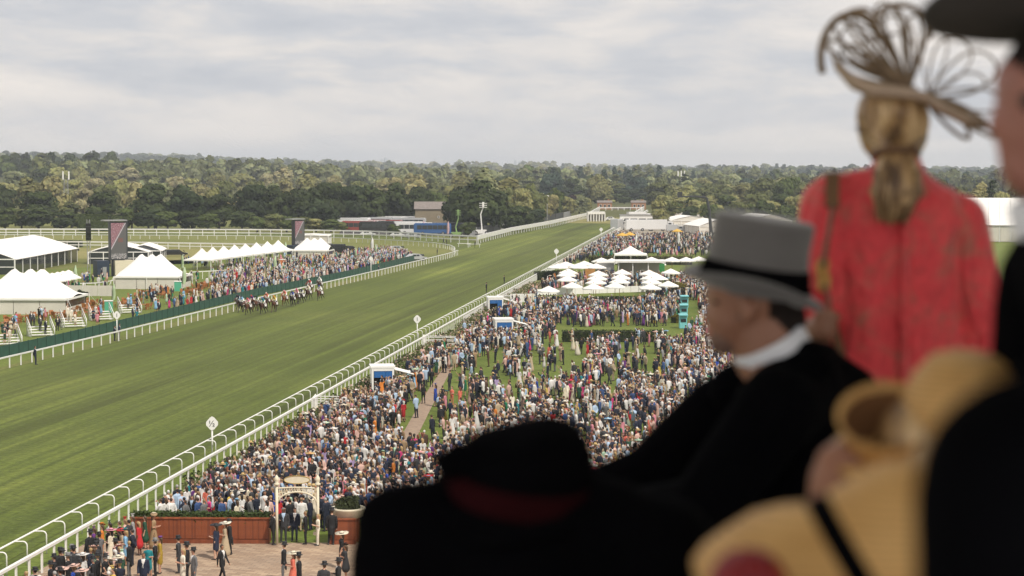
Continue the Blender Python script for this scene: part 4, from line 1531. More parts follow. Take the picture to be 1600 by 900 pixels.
# phone mast in the far wood
my = 1250
mx = (1064 - 800) / F * my
pm_ = empty('phone_mast', Vector((mx, my, float(terrain(mx, my)))), 0, 'grey phone mast with three white panels above the wood left of the top hat', 'mast')
zt = 19 + (266 - 277) / F * my + 3 - float(terrain(mx, my))
MB().tube([(0, 0, 0), (0, 0, zt)], 0.25, 8).build('pole', MATS['grey_metal'], pm_)
for x in (-2.0, 0, 2.0):
    MB().box((x, -0.3, zt - 0.6), (0.8, 0.5, 3.4)).build('aerial', MATS['white_paint'], pm_)
MB().beam((-2.4, 0, zt - 1.0), (2.4, 0, zt - 1.0), 0.3).build('cross_arm', MATS['grey_metal'], pm_)
# floodlight poles by the far straight
for px, py, top, lab in ((847, 345, 303, 'thin lamp post among the pale trees left of the far straight'), (855, 347, 306, 'second thin lamp post just right of the other in the pale trees')):
    g = G(px, py)
    hgt = CAM_H - (top - 266) / F * g.y
    lp = empty('lamp_post', g, 0, lab, 'lamp post')
    MB().tube([(0, 0, 0), (0, 0, hgt)], [0.14, 0.08], 6).build('pole', MATS['grey_metal'], lp)
    MB().box((0, -0.3, hgt), (1.2, 0.5, 0.5)).build('lamp_head', MATS['white_paint'], lp)

# distant towers on the skyline
mat('hazed_tower', (0.45, 0.47, 0.50), 0.6)  # pale tower colour, extra haze put into it
for i, (px, wd, top) in enumerate([(590, 14, 251), (597, 10, 248), (603, 12, 246), (607, 9, 252), (680, 8, 246), (805, 12, 250), (812, 10, 252), (752, 12, 255)]):
    Y = 8600
    x = (px - 800) / F * Y
    hgt = CAM_H - (top - 266) / F * Y
    w = wd / F * Y * 0.35
    b = empty('tower_block', (x, Y, 0), 0.3 * i)
    tag(b, ['pale broad tower at the left of the skyline cluster', 'pale slim tower second in the skyline cluster', 'tallest pale tower of the skyline cluster', 'short tower right of the skyline cluster', 'lone pointed spire tower on the skyline', 'faint tower on the skyline above the far straight trees', 'fainter shorter tower just right of it above the far straight', 'faint squat tower right of the lone spire'][i], 'tower block', 'faint city towers on the skyline')
    mb = MB()
    if i == 4:
        mb.box((0, 0, hgt / 2), (w, w, hgt), taper=0.08)
    else:
        mb.box((0, 0, hgt * 0.48), (w, w, hgt * 0.96))
        mb.box((0, 0, hgt * 0.98), (w * 0.6, w * 0.6, hgt * 0.04))
    mb.build('shaft', MATS['hazed_tower'], b)

# ------------------------------------------------------------------ vehicles
def rounded_profile_body(mb, prof, w, mi=0, inset=0.12):
    """side profile (y, z) given width w: rounded by an inset outer rim"""
    n = len(prof)
    cy = sum(p[0] for p in prof) / n
    cz = sum(p[1] for p in prof) / n
    V = []
    for s, k in ((-w / 2, 0.94), (-w / 2 + inset, 1.0), (w / 2 - inset, 1.0), (w / 2, 0.94)):
        V += [(s, cy + (y - cy) * k, cz + (z - cz) * k) for y, z in prof]
    Fc = [tuple(range(n)), tuple(range(4 * n - 1, 3 * n - 1, -1))]
    for r_ in range(3):
        for i in range(n):
            j = (i + 1) % n
            Fc.append((r_ * n + i, (r_ + 1) * n + i, (r_ + 1) * n + j, r_ * n + j))
    mb.add(V, Fc, mi)


WHEEL = {}


def wheel(r, w):
    if (r, w) not in WHEEL:
        t = MB().tube([(-w / 2, 0, 0), (w / 2, 0, 0)], r, 14).mesh('tyre', mat('rubber', (0.02, 0.02, 0.02), 0.8))
        h = MB().tube([(-w / 2 - 0.02, 0, 0), (w / 2 + 0.02, 0, 0)], r * 0.55, 10).mesh('rim', MATS['grey_metal'])
        WHEEL[(r, w)] = (t, h)
    return WHEEL[(r, w)]


def vehicle(g, rz, kind, colour, label, group=None, L=None):
    cat = {'coach': 'coach', 'car': 'car', 'limo': 'limousine', 'truck': 'lorry', 'van': 'van'}[kind]
    name = {'coach': 'parked_coach', 'car': 'parked_car', 'limo': 'limousine', 'truck': 'lorry', 'van': 'parked_van'}[kind]
    root = empty(name, g, rz, label, cat, group)
    pm = mat('paint_%02d%02d%02d' % tuple(int(c * 99) for c in colour), colour, 0.25, coat=0.6)
    mb, gl = MB(), MB()
    if kind == 'coach':
        L = L or 11
        w, h, wr = 2.5, 3.5, 0.5
        rounded_profile_body(mb, [(-L / 2, 0.45), (L / 2, 0.45), (L / 2, 3.1), (L / 2 - 0.4, h), (-L / 2 + 0.3, h), (-L / 2, 3.0)], w)
        panes = [(-L / 2 + 0.9 + i * (L - 1.8) / 6 + (L - 1.8) / 12, 2.25, (L - 1.8) / 6 - 0.12, 1.2) for i in range(6)]
        ends = [(2.2, 1.6)]
        wy = (-L / 2 + 2.4, L / 2 - 2.6)
    elif kind in ('truck', 'van'):
        L = L or (9 if kind == 'truck' else 5.5)
        w, h, wr = (2.5, 3.6, 0.48) if kind == 'truck' else (2.0, 2.4, 0.36)
        rounded_profile_body(mb, [(-L / 2, 0.5), (L / 2 - 2.1, 0.5), (L / 2 - 2.1, h), (-L / 2, h)], w, inset=0.05)
        rounded_profile_body(mb, [(L / 2 - 2.0, 0.45), (L / 2, 0.45), (L / 2, 1.5), (L / 2 - 0.35, h * 0.82), (L / 2 - 2.0, h * 0.85)], w - 0.1)
        panes = [(L / 2 - 1.2, h * 0.62, 0.9, h * 0.2)]
        ends = [(h * 0.62, h * 0.22)]
        wy = (-L / 2 + 1.6, L / 2 - 1.0)
    else:
        L = L or (4.5 if kind == 'car' else 7.2)
        w, h, wr = 1.82, 1.48, 0.33
        c0, c1 = -L / 2 + 0.55, L / 2 - 1.25
        rounded_profile_body(mb, [(-L / 2, 0.35), (L / 2, 0.35), (L / 2, 0.72), (L / 2 - 1.1, 0.95), (c1 - 0.55, h), (c0 + 0.5, h), (c0 - 0.3, 0.98), (-L / 2, 0.9)], w)
        n = 2 if kind == 'car' else 4
        panes = [(c0 + 0.45 + (i + 0.5) * (c1 - c0 - 1.1) / n, 1.18, (c1 - c0 - 1.1) / n - 0.1, 0.36) for i in range(n)]
        ends = [(1.2, 0.4)]
        wy = (-L / 2 + 0.85, L / 2 - 0.9)
    mb.build('body', pm, root)
    for y, z, ww, hh in panes:
        for s in (-1, 1):
            MB().box((s * (w / 2 - 0.0), y, z), (0.05, ww, hh)).build('window', MATS['dark_glass'], root)
    ye = L / 2 - (0.75 if kind in ('car', 'limo') else 0.02)
    MB().box((0, ye, ends[0][0]), (w * 0.82, 0.08, ends[0][1]), rot=Matrix.Rotation(0.5 if kind in ('car', 'limo') else 0.05, 3, 'X')).build('windscreen', MATS['dark_glass'], root)
    t, hb_ = wheel(wr, 0.26)
    for y in wy:
        for s in (-1, 1):
            tw = link('wheel', t, root, (s * (w / 2 - 0.12), y, wr))
            link('rim', hb_, tw)
    for s in (-1, 1):
        MB().box((s * w * 0.36, L / 2 + 0.005, 0.7), (0.3, 0.05, 0.16)).build('headlight', mat('lamp_glass', (0.75, 0.75, 0.72), 0.15), root)
    return root


CW, CRED, CBLUE, CBLK, CSIL, CGR = (0.70, 0.70, 0.70), (0.32, 0.06, 0.05), (0.03, 0.10, 0.27), (0.02, 0.02, 0.022), (0.42, 0.43, 0.44), (0.03, 0.06, 0.045)
coaches = [(548, 361, CW, 'white coach at the left end of the coach park', 1.2), (562, 363, CRED, 'red coach second from the left of the coach park', 1.25), (576, 362, CW, 'white coach right of the red one', 1.3), (590, 364, CBLK, 'dark coach left of the small round tree', 1.4), (602, 361, CRED, 'red coach behind the dark coaches', 1.35), (618, 363, CBLK, 'black coach just behind the small round tree', 1.4), (634, 364, CW, 'white coach right of the small round tree', 1.5), (648, 366, CW, 'white coach next to the blue coach', 1.55), (676, 367, CBLUE, 'bright blue coach in front of the tan barn', 1.57), (700, 366, CBLK, 'black coach right of the blue one', 1.2)]
for px, py, c, lab, rz in coaches:
    vehicle(G(px, py), rz, 'coach', c, lab, 'coaches parked beyond the far bend')
for i, (px, py) in enumerate([(553, 357), (571, 355), (588, 356), (606, 355), (626, 354), (640, 357), (655, 355)]):
    g = G(px, py)
    vehicle(g, 1.3 + 0.1 * (i % 3), 'coach', [CW, CW, CSIL, CW, CW, CSIL, CW][i], uniq([f'{["white", "white", "silver", "white", "white", "silver", "white"][i]} coach roof in the back row {w}' for w in [['at the far left', 'behind the red coach', 'below the shed roof', 'below the shed, right half', 'left of the tan barn wall', 'beside the small round tree', 'at the foot of the tan barn'][i]]]), 'coaches in the back row of the coach park')
for px, py, rz, c, lab in ((575, 369, 1.5, CW, 'white car behind the outer rail left of the coaches'), (622, 371, 1.5, CW, 'white car behind the outer rail below the round tree'), (645, 372, 1.45, CSIL, 'silver car behind the outer rail before the blue coach'), (516, 390, 1.3, CBLK, 'black car on the infield grass right of the second screen'), (620, 394, 1.1, CSIL, 'silver car at the far end of the infield crowd'), (650, 407.5, 1.0, CSIL, 'silver car at the end of the dark green fence by the rail'), (97, 395, 1.2, CBLK, 'black car on the dry grass behind the long marquee'), (108, 394, 1.2, CBLK, 'second black car on the dry grass, right of the first')):
    vehicle(G(px, py), -rz, 'car', c, lab)
vehicle(G(266, 400.5), -1.25, 'limo', CBLK, 'long black limousine parked on the dry infield grass', L=7.5)
g = G(535, 398)
vehicle(g, -1.4, 'van', CBLK, 'dark van on the infield grass right of the far infield tent')
for px, py, rz, c, lab, k in ((965, 360, 0.3, CSIL, 'grey flatbed lorry by the rail past the far crowd', 'truck'), (998, 346, 1.2, CW, 'white lorry at the end of the gravel road', 'truck'), (1000, 361, 1.5, CW, 'white lorry at the left of the yard behind the far crowd', 'truck'), (1018, 361, 1.55, CW, 'white box lorry in the middle of the yard behind the far crowd', 'truck'), (1030, 361, 1.6, CW, 'white lorry with dark windows facing the far crowd', 'truck'), (1055, 363, 1.5, CSIL, 'silver van right of the white lorries', 'van'), (1180, 385, 1.5, CBLUE, 'blue box van beside the grey top hat brim', 'truck')):
    vehicle(G(px, py), -rz, k, c, lab)
g = G(1010, 352)
sg = empty('hospitality_block', Vector((g.x, g.y + 20, 0)), -0.1, 'long white hospitality block with a row of dark windows', 'building')
MB().box((0, 0, 1.6), (16, 6, 3.2)).build('wall', MATS['white_paint'], sg)
for i in range(5):
    MB().box((-6 + i * 3.0, -3.04, 1.2), (2.4, 0.08, 1.4)).build('window', MATS['dark_glass'], sg)
MB().box((0, -3.1, 3.3), (16.4, 0.4, 0.3)).build('fascia', MATS['grey_metal'], sg)

# aerial work platforms and camera crane
def lift(px, py, pts, m, label, basket):
    g = G(px, py)
    k = g.y / F
    root = empty('lift_platform', g, 0, label, 'lift platform')
    P3 = [((x - px) * k, 0, (py - y) * k) for x, y in pts]
    MB().tube(P3, [0.26] + [0.18] * (len(P3) - 1), 6).build('boom', MATS[m], root)
    MB().box((0, 0, 0.95), (3.2, 2.2, 1.1)).build('chassis', MATS[m], root)
    t, hb_ = wheel(0.6, 0.4)
    for sx in (-1.6, 1.6):
        for sy in (-1.2, 1.2):
            w_ = link('wheel', t, root, (sx, sy, 0.6), (0, 0, PI / 2))
            link('rim', hb_, w_)
    b = P3[-1]
    mb = MB()
    for z in (0.0, 0.6, 1.2):
        for a, c in (((-1, -.6), (1, -.6)), ((1, -.6), (1, .6)), ((1, .6), (-1, .6)), ((-1, .6), (-1, -.6))):
            mb.beam((b[0] + a[0] * basket, a[1], b[2] + z), (b[0] + c[0] * basket, c[1], b[2] + z), 0.12)
    mb.box((b[0], 0, b[2]), (2 * basket, 1.2, 0.15))
    mb.box((b[0], 0, b[2] + 0.8), (0.6, 0.6, 1.5))
    mb.build('basket', MATS[m], root)


mat('lift_green', (0.22, 0.34, 0.12), 0.5)
lift(752, 367, [(752, 362), (753, 357), (751, 335), (755, 324)], 'white_paint', 'white boom lift with a raised camera basket under the biggest tree', 1.1)
lift(714, 371, [(714, 365), (712, 355), (716, 342), (716, 336)], 'lift_green', 'green boom lift with a raised basket left of the white one', 0.7)
g = G(1107, 372)
k_ = g.y / F
cr = empty('camera_crane', g, 0, 'dark camera crane with a cranked boom standing behind the far crowd', 'camera crane')
B = [((x - 1107) * k_, 0, (372 - y) * k_) for x, y in ((1112, 372), (1108, 330), (1104, 309), (1090, 307.5), (1062, 307))]
MB().tube(B[:3], [0.5, 0.42, 0.32], 6).build('mast', MATS['dark_metal'], cr)
MB().tube(B[2:], [0.3, 0.24, 0.2], 6).build('jib', MATS['dark_metal'], cr)
MB().box((B[-1][0], 0, B[-1][2] + 0.5), (1.3, 1.0, 1.6)).build('camera_head', MATS['dark_metal'], cr)
MB().box((0.8, 0, 0.8), (3.5, 2.5, 1.6)).build('base', MATS['dark_metal'], cr)

# starting barrier and low hurdle on the far straight
g = G(931, 346)
sb = empty('starting_stalls', g, 0.1, 'white starting stalls standing across the far straight', 'starting stalls')
kx = g.y / F
for i in range(7):
    MB().box(((-13 + i * 4.4) * kx * 1.0, 0, 1.5), (0.35, 3.0, 3.0)).build('partition', MATS['white_paint'], sb)
MB().box((0, 0, 3.2), (27.5 * kx, 3.2, 0.9)).build('gantry', MATS['white_paint'], sb)
MB().box((0, 1.2, 1.4), (26 * kx, 0.2, 2.0)).build('gate_row', MATS['canvas_wall'], sb)
g = G(955, 345)
vehicle(Vector((g.x, g.y, 0)), -1.5, 'car', CW, 'low white car on the grass right of the starting stalls')
for i, (px, py, n) in enumerate([(726, 386, 2), (741, 387, 2)]):
    g = G(px, py)
    hu = empty('rail_section', g, 0, ['loose white rail section lying on the turf at the bend', 'second loose white rail section, nearer the corner post'][i], 'rail section')
    MB().beam((-1.8, 0, 0.9), (1.6, 0, 0.9), 0.12).build('top_rail', MATS['white_paint'], hu)
    for x in (-1.5, 1.3):
        MB().beam((x, 0, 0), (x, 0, 0.85), 0.1).build('leg', MATS['white_paint'], hu)

# ------------------------------------------------------------------ crowd-side furniture
def kiosk(g, rz, w, d, h, label):
    root = empty('kiosk', g, rz, label, 'kiosk', 'blue and white betting kiosks along the rail')
    MB().box((0, d / 2 - 0.05, h / 2), (w, 0.1, h)).build('back_wall', MATS['white_paint'], root)
    fr = MB()
    fr.box((-w / 2 + 0.08, -d / 2, h / 2), (0.16, 0.16, h)).box((w / 2 - 0.08, -d / 2, h / 2), (0.16, 0.16, h)).box((0, -d / 2, h - 0.12), (w - 0.33, 0.16, 0.24))
    fr.build('frame', MATS['white_paint'], root)
    MB().box((0.30 * w, -d / 2 - 0.02, h / 2 - 0.05), (0.36 * w, 0.06, h - 0.35)).build('blue_panel', MATS['kiosk_blue'], root)
    MB().box((-0.14 * w, -d / 2 - 0.022, h * 0.78), (0.50 * w, 0.06, h * 0.28)).build('header_panel', MATS['kiosk_blue'], root)
    MB().box((-0.14 * w, -d / 2 + 0.6, h * 0.32), (0.50 * w, 0.06, h * 0.62)).build('counter', MATS['dark_glass'], root)
    MB().box((-w / 2 + 0.03, 0, h / 2), (0.05, d - 0.2, h - 0.05)).build('side_panel', MATS['white_paint'], root)
    MB().box((w / 2 - 0.03, 0, h / 2), (0.05, d - 0.2, h - 0.05)).build('side_panel', MATS['dark_blue'], root)  # dark sheet standing for the shade inside the open side
    MB().box((0, 0, h + 0.07), (w + 0.2, d + 0.2, 0.16)).build('roof', MATS['white_paint'], root)
    mb = MB()
    V = [(w / 2, -d / 2, h - 0.1), (w / 2 + 1.7, -d / 2, h - 0.55), (w / 2 + 1.7, d / 2, h - 0.55), (w / 2, d / 2, h - 0.1)]
    V += [(x, y, z - 0.05) for x, y, z in V]
    mb.add(V, [(0, 1, 2, 3), (7, 6, 5, 4), (0, 4, 5, 1), (1, 5, 6, 2), (2, 6, 7, 3), (3, 7, 4, 0)])
    mb.build('awning', MATS['canvas'], root)
    for y in (-d / 2 + 0.1, d / 2 - 0.1):
        MB().beam((w / 2 + 0.05, y, h - 0.9), (w / 2 + 1.6, y, h - 0.6), 0.05).build('awning_arm', MATS['white_paint'], root)
    return root


kiosk(G(596, 616) + Vector((0, 1, 0)), 0.12, 1.9, 2.4, 2.25, 'nearest blue and white kiosk with its awning out beside the rose border')
kiosk(G(786, 532) + Vector((0, 1, 0)), 0.12, 2.0, 2.4, 2.3, 'second blue and white kiosk, in the crowd right of the 1 marker')
kiosk(G(773, 489) + Vector((0, 1, 0)), 0.12, 2.0, 2.4, 2.0, 'farthest blue and white kiosk beside the end of the rose border')
mat('turquoise', (0.20, 0.56, 0.60), 0.5, var=0.08, scale=2)
for i, (px, py, lab) in enumerate([(1069, 481, 'turquoise hut farthest up the row by the lawn path'), (1068, 496, 'middle turquoise hut of the row by the lawn path'), (1067, 513, 'nearest turquoise hut of the row by the lawn path')]):
    g = G(px, py)
    r0 = empty('turquoise_hut', g, 0, lab, 'hut', 'turquoise huts beside the lawn path')
    w = 11.5 * g.y / F
    MB().box((0, 0, 0.8), (w, 1.4, 1.5)).build('wall', MATS['turquoise'], r0)
    MB().box((0, -0.1, 1.66), (w + 0.15, 1.9, 0.14)).build('roof', MATS['turquoise'], r0)
    MB().box((0, -0.72, 1.0), (w * 0.72, 0.06, 0.36)).build('hatch', MATS['dark_glass'], r0)

# parasols
pc = MB()
n = 8
for k in range(n):
    a0, a1 = 2 * PI * k / n, 2 * PI * (k + 1) / n
    am = (a0 + a1) / 2
    pc.add([(0, 0, 2.95), (1.55 * math.cos(a0), 1.55 * math.sin(a0), 2.22), (1.45 * math.cos(am), 1.45 * math.sin(am), 2.24), (1.55 * math.cos(a1), 1.55 * math.sin(a1), 2.22)], [(0, 1, 2), (0, 2, 3)])
    pc.add([(1.55 * math.cos(a0), 1.55 * math.sin(a0), 2.22), (1.55 * math.cos(a0), 1.55 * math.sin(a0), 2.05), (1.45 * math.cos(am), 1.45 * math.sin(am), 2.08), (1.45 * math.cos(am), 1.45 * math.sin(am), 2.24)], [(0, 1, 2, 3)])
    pc.add([(1.55 * math.cos(a1), 1.55 * math.sin(a1), 2.22), (1.55 * math.cos(a1), 1.55 * math.sin(a1), 2.05), (1.45 * math.cos(am), 1.45 * math.sin(am), 2.08), (1.45 * math.cos(am), 1.45 * math.sin(am), 2.24)], [(0, 1, 2, 3)])
pcm = pc.mesh('canopy', MATS['canvas'])
ppm = MB().tube([(0, 0, 0), (0, 0, 3.1)], 0.04, 6).mesh('pole', MATS['timber'])
pbm = MB().box((0, 0, 0.06), (0.8, 0.8, 0.12)).mesh('base', MATS['grey_metal'])


def parasol(g, s, label, group):
    root = empty('parasol', g, random.uniform(0, 1), label, 'parasol', group)
    root.scale = (s, s, 1)
    link('canopy', pcm, root)
    link('pole', ppm, root)
    link('base', pbm, root)


ROWN = ['front row', 'second row', 'third row', 'fourth row', 'fifth row', 'back row']
par = [[(857, 446), (894, 440), (927, 442), (961, 440), (1016, 442), (1044, 438)], [(886, 430), (931, 434), (968, 433), (1018, 434)], [(885, 423), (933, 428), (970, 427), (1016, 428), (1048, 419)], [(888, 419), (935, 422), (972, 420), (1014, 421)], [(872, 411), (884, 408), (905, 411), (913, 407), (931, 411), (941, 407)], [(940, 402), (956, 403), (1025, 406), (1018, 401), (1050, 401), (1072, 401), (1092, 400)]]
ORD = ['first', 'second', 'third', 'fourth', 'fifth', 'sixth', 'seventh']
for ri, row in enumerate(par):
    for ci, (px, py) in enumerate(row):
        parasol(Vector((*Gx(px, py, 3.0), 0)), 1.05 if ri < 4 else 1.25, f'white parasol, {ORD[ci]} from the track in the {ROWN[ri]} of the terrace', 'white parasols on the terrace')
for i in range(14):
    px, py = 56 + (i % 7) * 8.5 + (i // 7) * 6, 430 - (i % 7) * 1.5 + (i // 7) * 5
    parasol(Vector((*Gx(px, py, 3.0), 0)), 0.95, f'white parasol, {ORD[i % 7]} from the left in the {"rear" if i < 7 else "nearer"} line beside the long marquee', 'white parasols beside the long marquee')
for px, py, lab in ((984, 362, 'yellow parasol left of the white lorries in the far crowd'), (972, 363, 'orange parasol by the grey lorry in the far crowd'), (1058, 357, 'yellow parasol right of the white lorries')):
    mat('canvas_yellow', (0.60, 0.36, 0.06), 0.7)
    root = empty('parasol', Vector((*Gx(px, py, 3.0), 0)), 0, lab, 'parasol')
    link('canopy', pc.mesh('canopy', MATS['canvas_yellow']), root)
    link('pole', ppm, root)
    link('base', pbm, root)

# flat-roofed bar and its neighbour, gazebo, screens round the terrace
g = G(1000, 437)
br = empty('bar_pavilion', Vector((g.x, g.y, 0)), -0.03, 'flat-roofed white bar pavilion behind the parasols', 'bar')
k_ = g.y / F
MB().box((0, 2.5, 1.5), (70 * k_, 0.3, 3.0)).build('back_wall', MATS['canvas_wall'], br)
MB().box((0, 0, 3.25), (78 * k_, 6.0, 0.3)).build('roof', MATS['white_paint'], br)
MB().box((0, 1.2, 0.6), (60 * k_, 0.7, 1.2)).build('counter', MATS['cream_paint'], br)
for x in (-34, -12, 12, 34):
    MB().box((x * k_, -2.6, 1.55), (0.15, 0.15, 3.1)).build('post', MATS['white_paint'], br)
MB().box((33 * k_, -2.9, 1.5), (0.9, 0.12, 2.9)).build('green_panel', mat('sign_green', (0.03, 0.22, 0.05), 0.5), br)
g = G(946, 437)
b2 = empty('bar_hut', Vector((g.x, g.y, 0)), 0.02, 'grey flat-roofed hut with a blue side left of the bar', 'bar')
MB().box((0, 0.5, 1.5), (26 * k_, 3.0, 3.0)).build('wall', MATS['grey_metal'], b2)
MB().box((0, 0.3, 3.1), (29 * k_, 3.6, 0.25)).build('roof', MATS['white_paint'], b2)
MB().box((11 * k_, -1.05, 0.9), (5 * k_, 0.1, 1.7)).build('blue_panel', MATS['kiosk_blue'], b2)
g = G(922, 441)
b3 = empty('timber_screen', Vector((g.x, g.y, 0)), 0.0, 'orange timber screen among the parasols', 'screen')
for i in range(5):
    MB().box(((-6 + i * 3) * k_, 0, 1.15), (2.9 * k_, 0.12, 2.3)).build('board', mat('orange_board', (0.42, 0.20, 0.055), 0.6, var=0.2, scale=3), b3)
g = G(1026, 463)
gz = empty('gazebo', Vector((g.x, g.y + 1.5, 0)), 0, 'white gazebo with slim posts at the end of the long hedge', 'gazebo')
for a in range(6):
    x, y = 1.55 * math.cos(a * PI / 3), 1.55 * math.sin(a * PI / 3)
    MB().tube([(x, y, 0), (x, y, 2.5)], 0.06, 6).build('post', MATS['white_paint'], gz)
MB().lathe([(1.9, 2.45), (1.9, 2.55), (1.0, 2.95), (0.0, 3.5)], 12).build('roof', MATS['canvas'], gz)
ts = empty('terrace_screen', G(835, 463), 0, 'low white canvas screen along the front of the parasol terrace', 'screen')
o = Vector(ts.location)
a, b = G(835, 462), G(1010, 456)
for i in range(14):
    p0, p1 = a.lerp(b, i / 14) - o, a.lerp(b, (i + 0.96) / 14) - o
    MB().beam(p0 + Vector((0, 0, 0.5)), p1 + Vector((0, 0, 0.5)), 0.06, 0.95).build('panel', MATS['canvas'], ts)
wb = empty('white_enclosure', G(808, 472), 0, 'white board box at the trackside end of the long hedge', 'enclosure')
for i in range(2):
    MB().box((i * 2.1, 0, 0.6), (2.0, 0.1, 1.2)).build('panel', MATS['white_paint'], wb)
# gates and banners at the rail
def gate(y, label, n=3):
    o = Vector((rail_x(y) + 2.15, y, 0))
    root = empty('white_gate', o, 0.0, label, 'gate', 'white gates through the crowd barrier')
    for q in (0, 1.6):
        fr = MB()
        for z in (0.35, 0.75, 1.12):
            fr.beam((0, q, z), (4.6, q - 1.0, z), 0.06, 0.07)
        fr.build('leaf_frame', MATS['white_paint'], root)
        for t in (0, 0.5, 1):
            MB().beam((4.6 * t, q - 1.0 * t, 0), (4.6 * t, q - 1.0 * t, 1.15), 0.09).build('post', MATS['white_paint'], root)
    MB().box((-0.15, 0.4, 0.75), (0.06, 3.2, 1.0)).build('banner', MATS['canvas'], root)


gate(155.5, 'white gate and banner in the barrier between the half and one markers')
gate(213, 'white gate in the barrier at the one marker')
gate(283, 'small white gate in the barrier by the farthest blue kiosk')

# planter wall of upright planks
wa, wb_ = G(205, 849), G(421, 850)
mat('red_cedar', (0.26, 0.070, 0.026), 0.55, var=0.4, scale=3.5, stretch=(1, 1, 0.25), bump=0.2)
mat('red_cedar_dark', (0.19, 0.05, 0.02), 0.55, var=0.4, scale=3.5, stretch=(1, 1, 0.25), bump=0.2)


def planter(a, b, h, label, n):
    root = empty('planter_wall', a, math.atan2(b.y - a.y, b.x - a.x), label, 'planter')
    L = (b - a).length
    MB().box((L / 2, 0.45, h / 2 - 0.02), (L - 0.06, 0.8, h - 0.06)).build('trough', MATS['red_cedar_dark'], root)
    pw = L / n
    pmA = MB().box((0, 0, h * 0.58), (pw * 0.86, 0.05, h * 0.76)).mesh('plank', MATS['red_cedar'])
    pmB = MB().box((0, 0, h * 0.58), (pw * 0.86, 0.05, h * 0.76)).mesh('plank', MATS['red_cedar_dark'])
    for i in range(n):
        link('plank', random.choice([pmA, pmA, pmB]), root, ((i + 0.5) * pw, random.uniform(-0.012, 0.012), 0))
    MB().box((L / 2, -0.03, h * 0.09), (L, 0.08, h * 0.17)).build('plinth_board', MATS['red_cedar_dark'], root)
    MB().box((L / 2, 0.02, h + 0.0), (L + 0.06, 0.2, 0.07)).build('cap_rail', MATS['red_cedar'], root)
    return root


planter(wa, wb_, 1.32, 'red-brown plank planter wall along the brick paving', 96)
leaf_box('planting', 'low green planting along the top of the plank wall', 'planting', wa + Vector((0, 0.45, 0.95)), wb_ + Vector((0, 0.45, 0.95)), 0.7, 0.55, (0.05, 0.075, 0.02), n=2600, leaf=0.07, kind_name='planting')
wc, wd_ = G(513, 851), G(556, 851)
planter(wc, wd_, 1.30, 'short plank planter wall right of the white arch', 20)
ct = empty('cream_planter', G(541, 852) + Vector((0, 1.2, 0)), 0, 'round cream planter bowl behind the short plank wall', 'planter')
MB().lathe([(0.55, 1.2), (0.80, 1.3), (0.86, 1.62), (0.90, 1.66), (0.90, 1.74), (0.76, 1.74), (0.74, 1.6), (0, 1.58)], 20).build('bowl', MATS['cream_paint'], ct, True)
MB().tube([(0, 0, 0), (0, 0, 1.25)], 0.6, 14).build('pedestal', MATS['red_cedar_dark'], ct)
leaf_box('shrub', 'dark shrub growing in the cream planter bowl', 'shrub', G(541, 852) + Vector((-0.5, 1.2, 1.62)), G(541, 852) + Vector((0.5, 1.2, 1.62)), 0.9, 0.5, (0.04, 0.05, 0.02), n=500, leaf=0.08, lumpy=0.1)

# arch gate with an oval sign
ga, gb2 = G(433, 852), G(497, 852)
ar = empty('entrance_arch', (ga + gb2) / 2, math.atan2(gb2.y - ga.y, gb2.x - ga.x), 'cream iron arch with a blank oval sign over the way off the brick paving', 'arch')
W2 = (gb2 - ga).length / 2
PH = (852 - 757) * ga.y / F
for s in (-1, 1):
    MB().tube([(s * W2, 0, 0), (s * W2, 0, PH)], 0.07, 10).build('post', MATS['cream_paint'], ar, True)
    MB().lathe([(0.0, 0.0), (0.14, 0.02), (0.15, 0.1), (0.07, 0.16), (0.12, 0.26), (0.13, 0.34), (0.08, 0.45), (0.0, 0.56)], 12, (s * W2, 0, PH)).build('finial', MATS['cream_paint'], ar, True)
mb = MB()
up, lo = [], []
for i in range(17):
    t = -1 + i / 8
    up.append((t * W2, 0, PH - 0.15 + 0.05 * (1 - t * t)))
    lo.append((t * W2 * 0.98, 0, PH - 0.95 + 0.62 * math.sqrt(max(0, 1 - t * t))))
mb.tube(up, 0.04, 6)
mb.tube(lo, 0.045, 6)
mb.build('arch_rib', MATS['cream_paint'], ar, True)
mb = MB()
for i in range(1, 16):
    if up[i][2] - lo[i][2] > 0.05:
        mb.tube([up[i], lo[i]], 0.02, 5)
    if i < 15:
        mb.tube([lo[i], up[i + 1]], 0.014, 4)
for s in (-1, 1):
    cx, cz = s * (W2 - 0.28), PH - 0.55
    mb.tube([(cx + 0.2 * math.cos(a * PI / 6), 0, cz + 0.2 * math.sin(a * PI / 6)) for a in range(12)], 0.018, 5, closed=True)
mb.build('scrollwork', MATS['cream_paint'], ar)
sgn = MB()
n = 28
ring = [(0.66 * math.cos(2 * PI * i / n), 0.20 * math.sin(2 * PI * i / n)) for i in range(n)]
V = [(x, -0.06, PH + 0.30 + z) for x, z in ring] + [(x, 0.06, PH + 0.30 + z) for x, z in ring]
sgn.add(V, [tuple(range(n)), tuple(range(2 * n - 1, n - 1, -1))] + [(i, i + n, (i + 1) % n + n, (i + 1) % n) for i in range(n)])
so = sgn.build('oval_sign', MATS['cream_paint'], ar)
rim = MB()
rim.tube([(x * 1.0, -0.06, PH + 0.30 + z * 1.0) for x, z in ring], 0.022, 6, closed=True)
rim.build('rim', mat('gilt', (0.45, 0.32, 0.10), 0.4, metal=0.5), so, True)

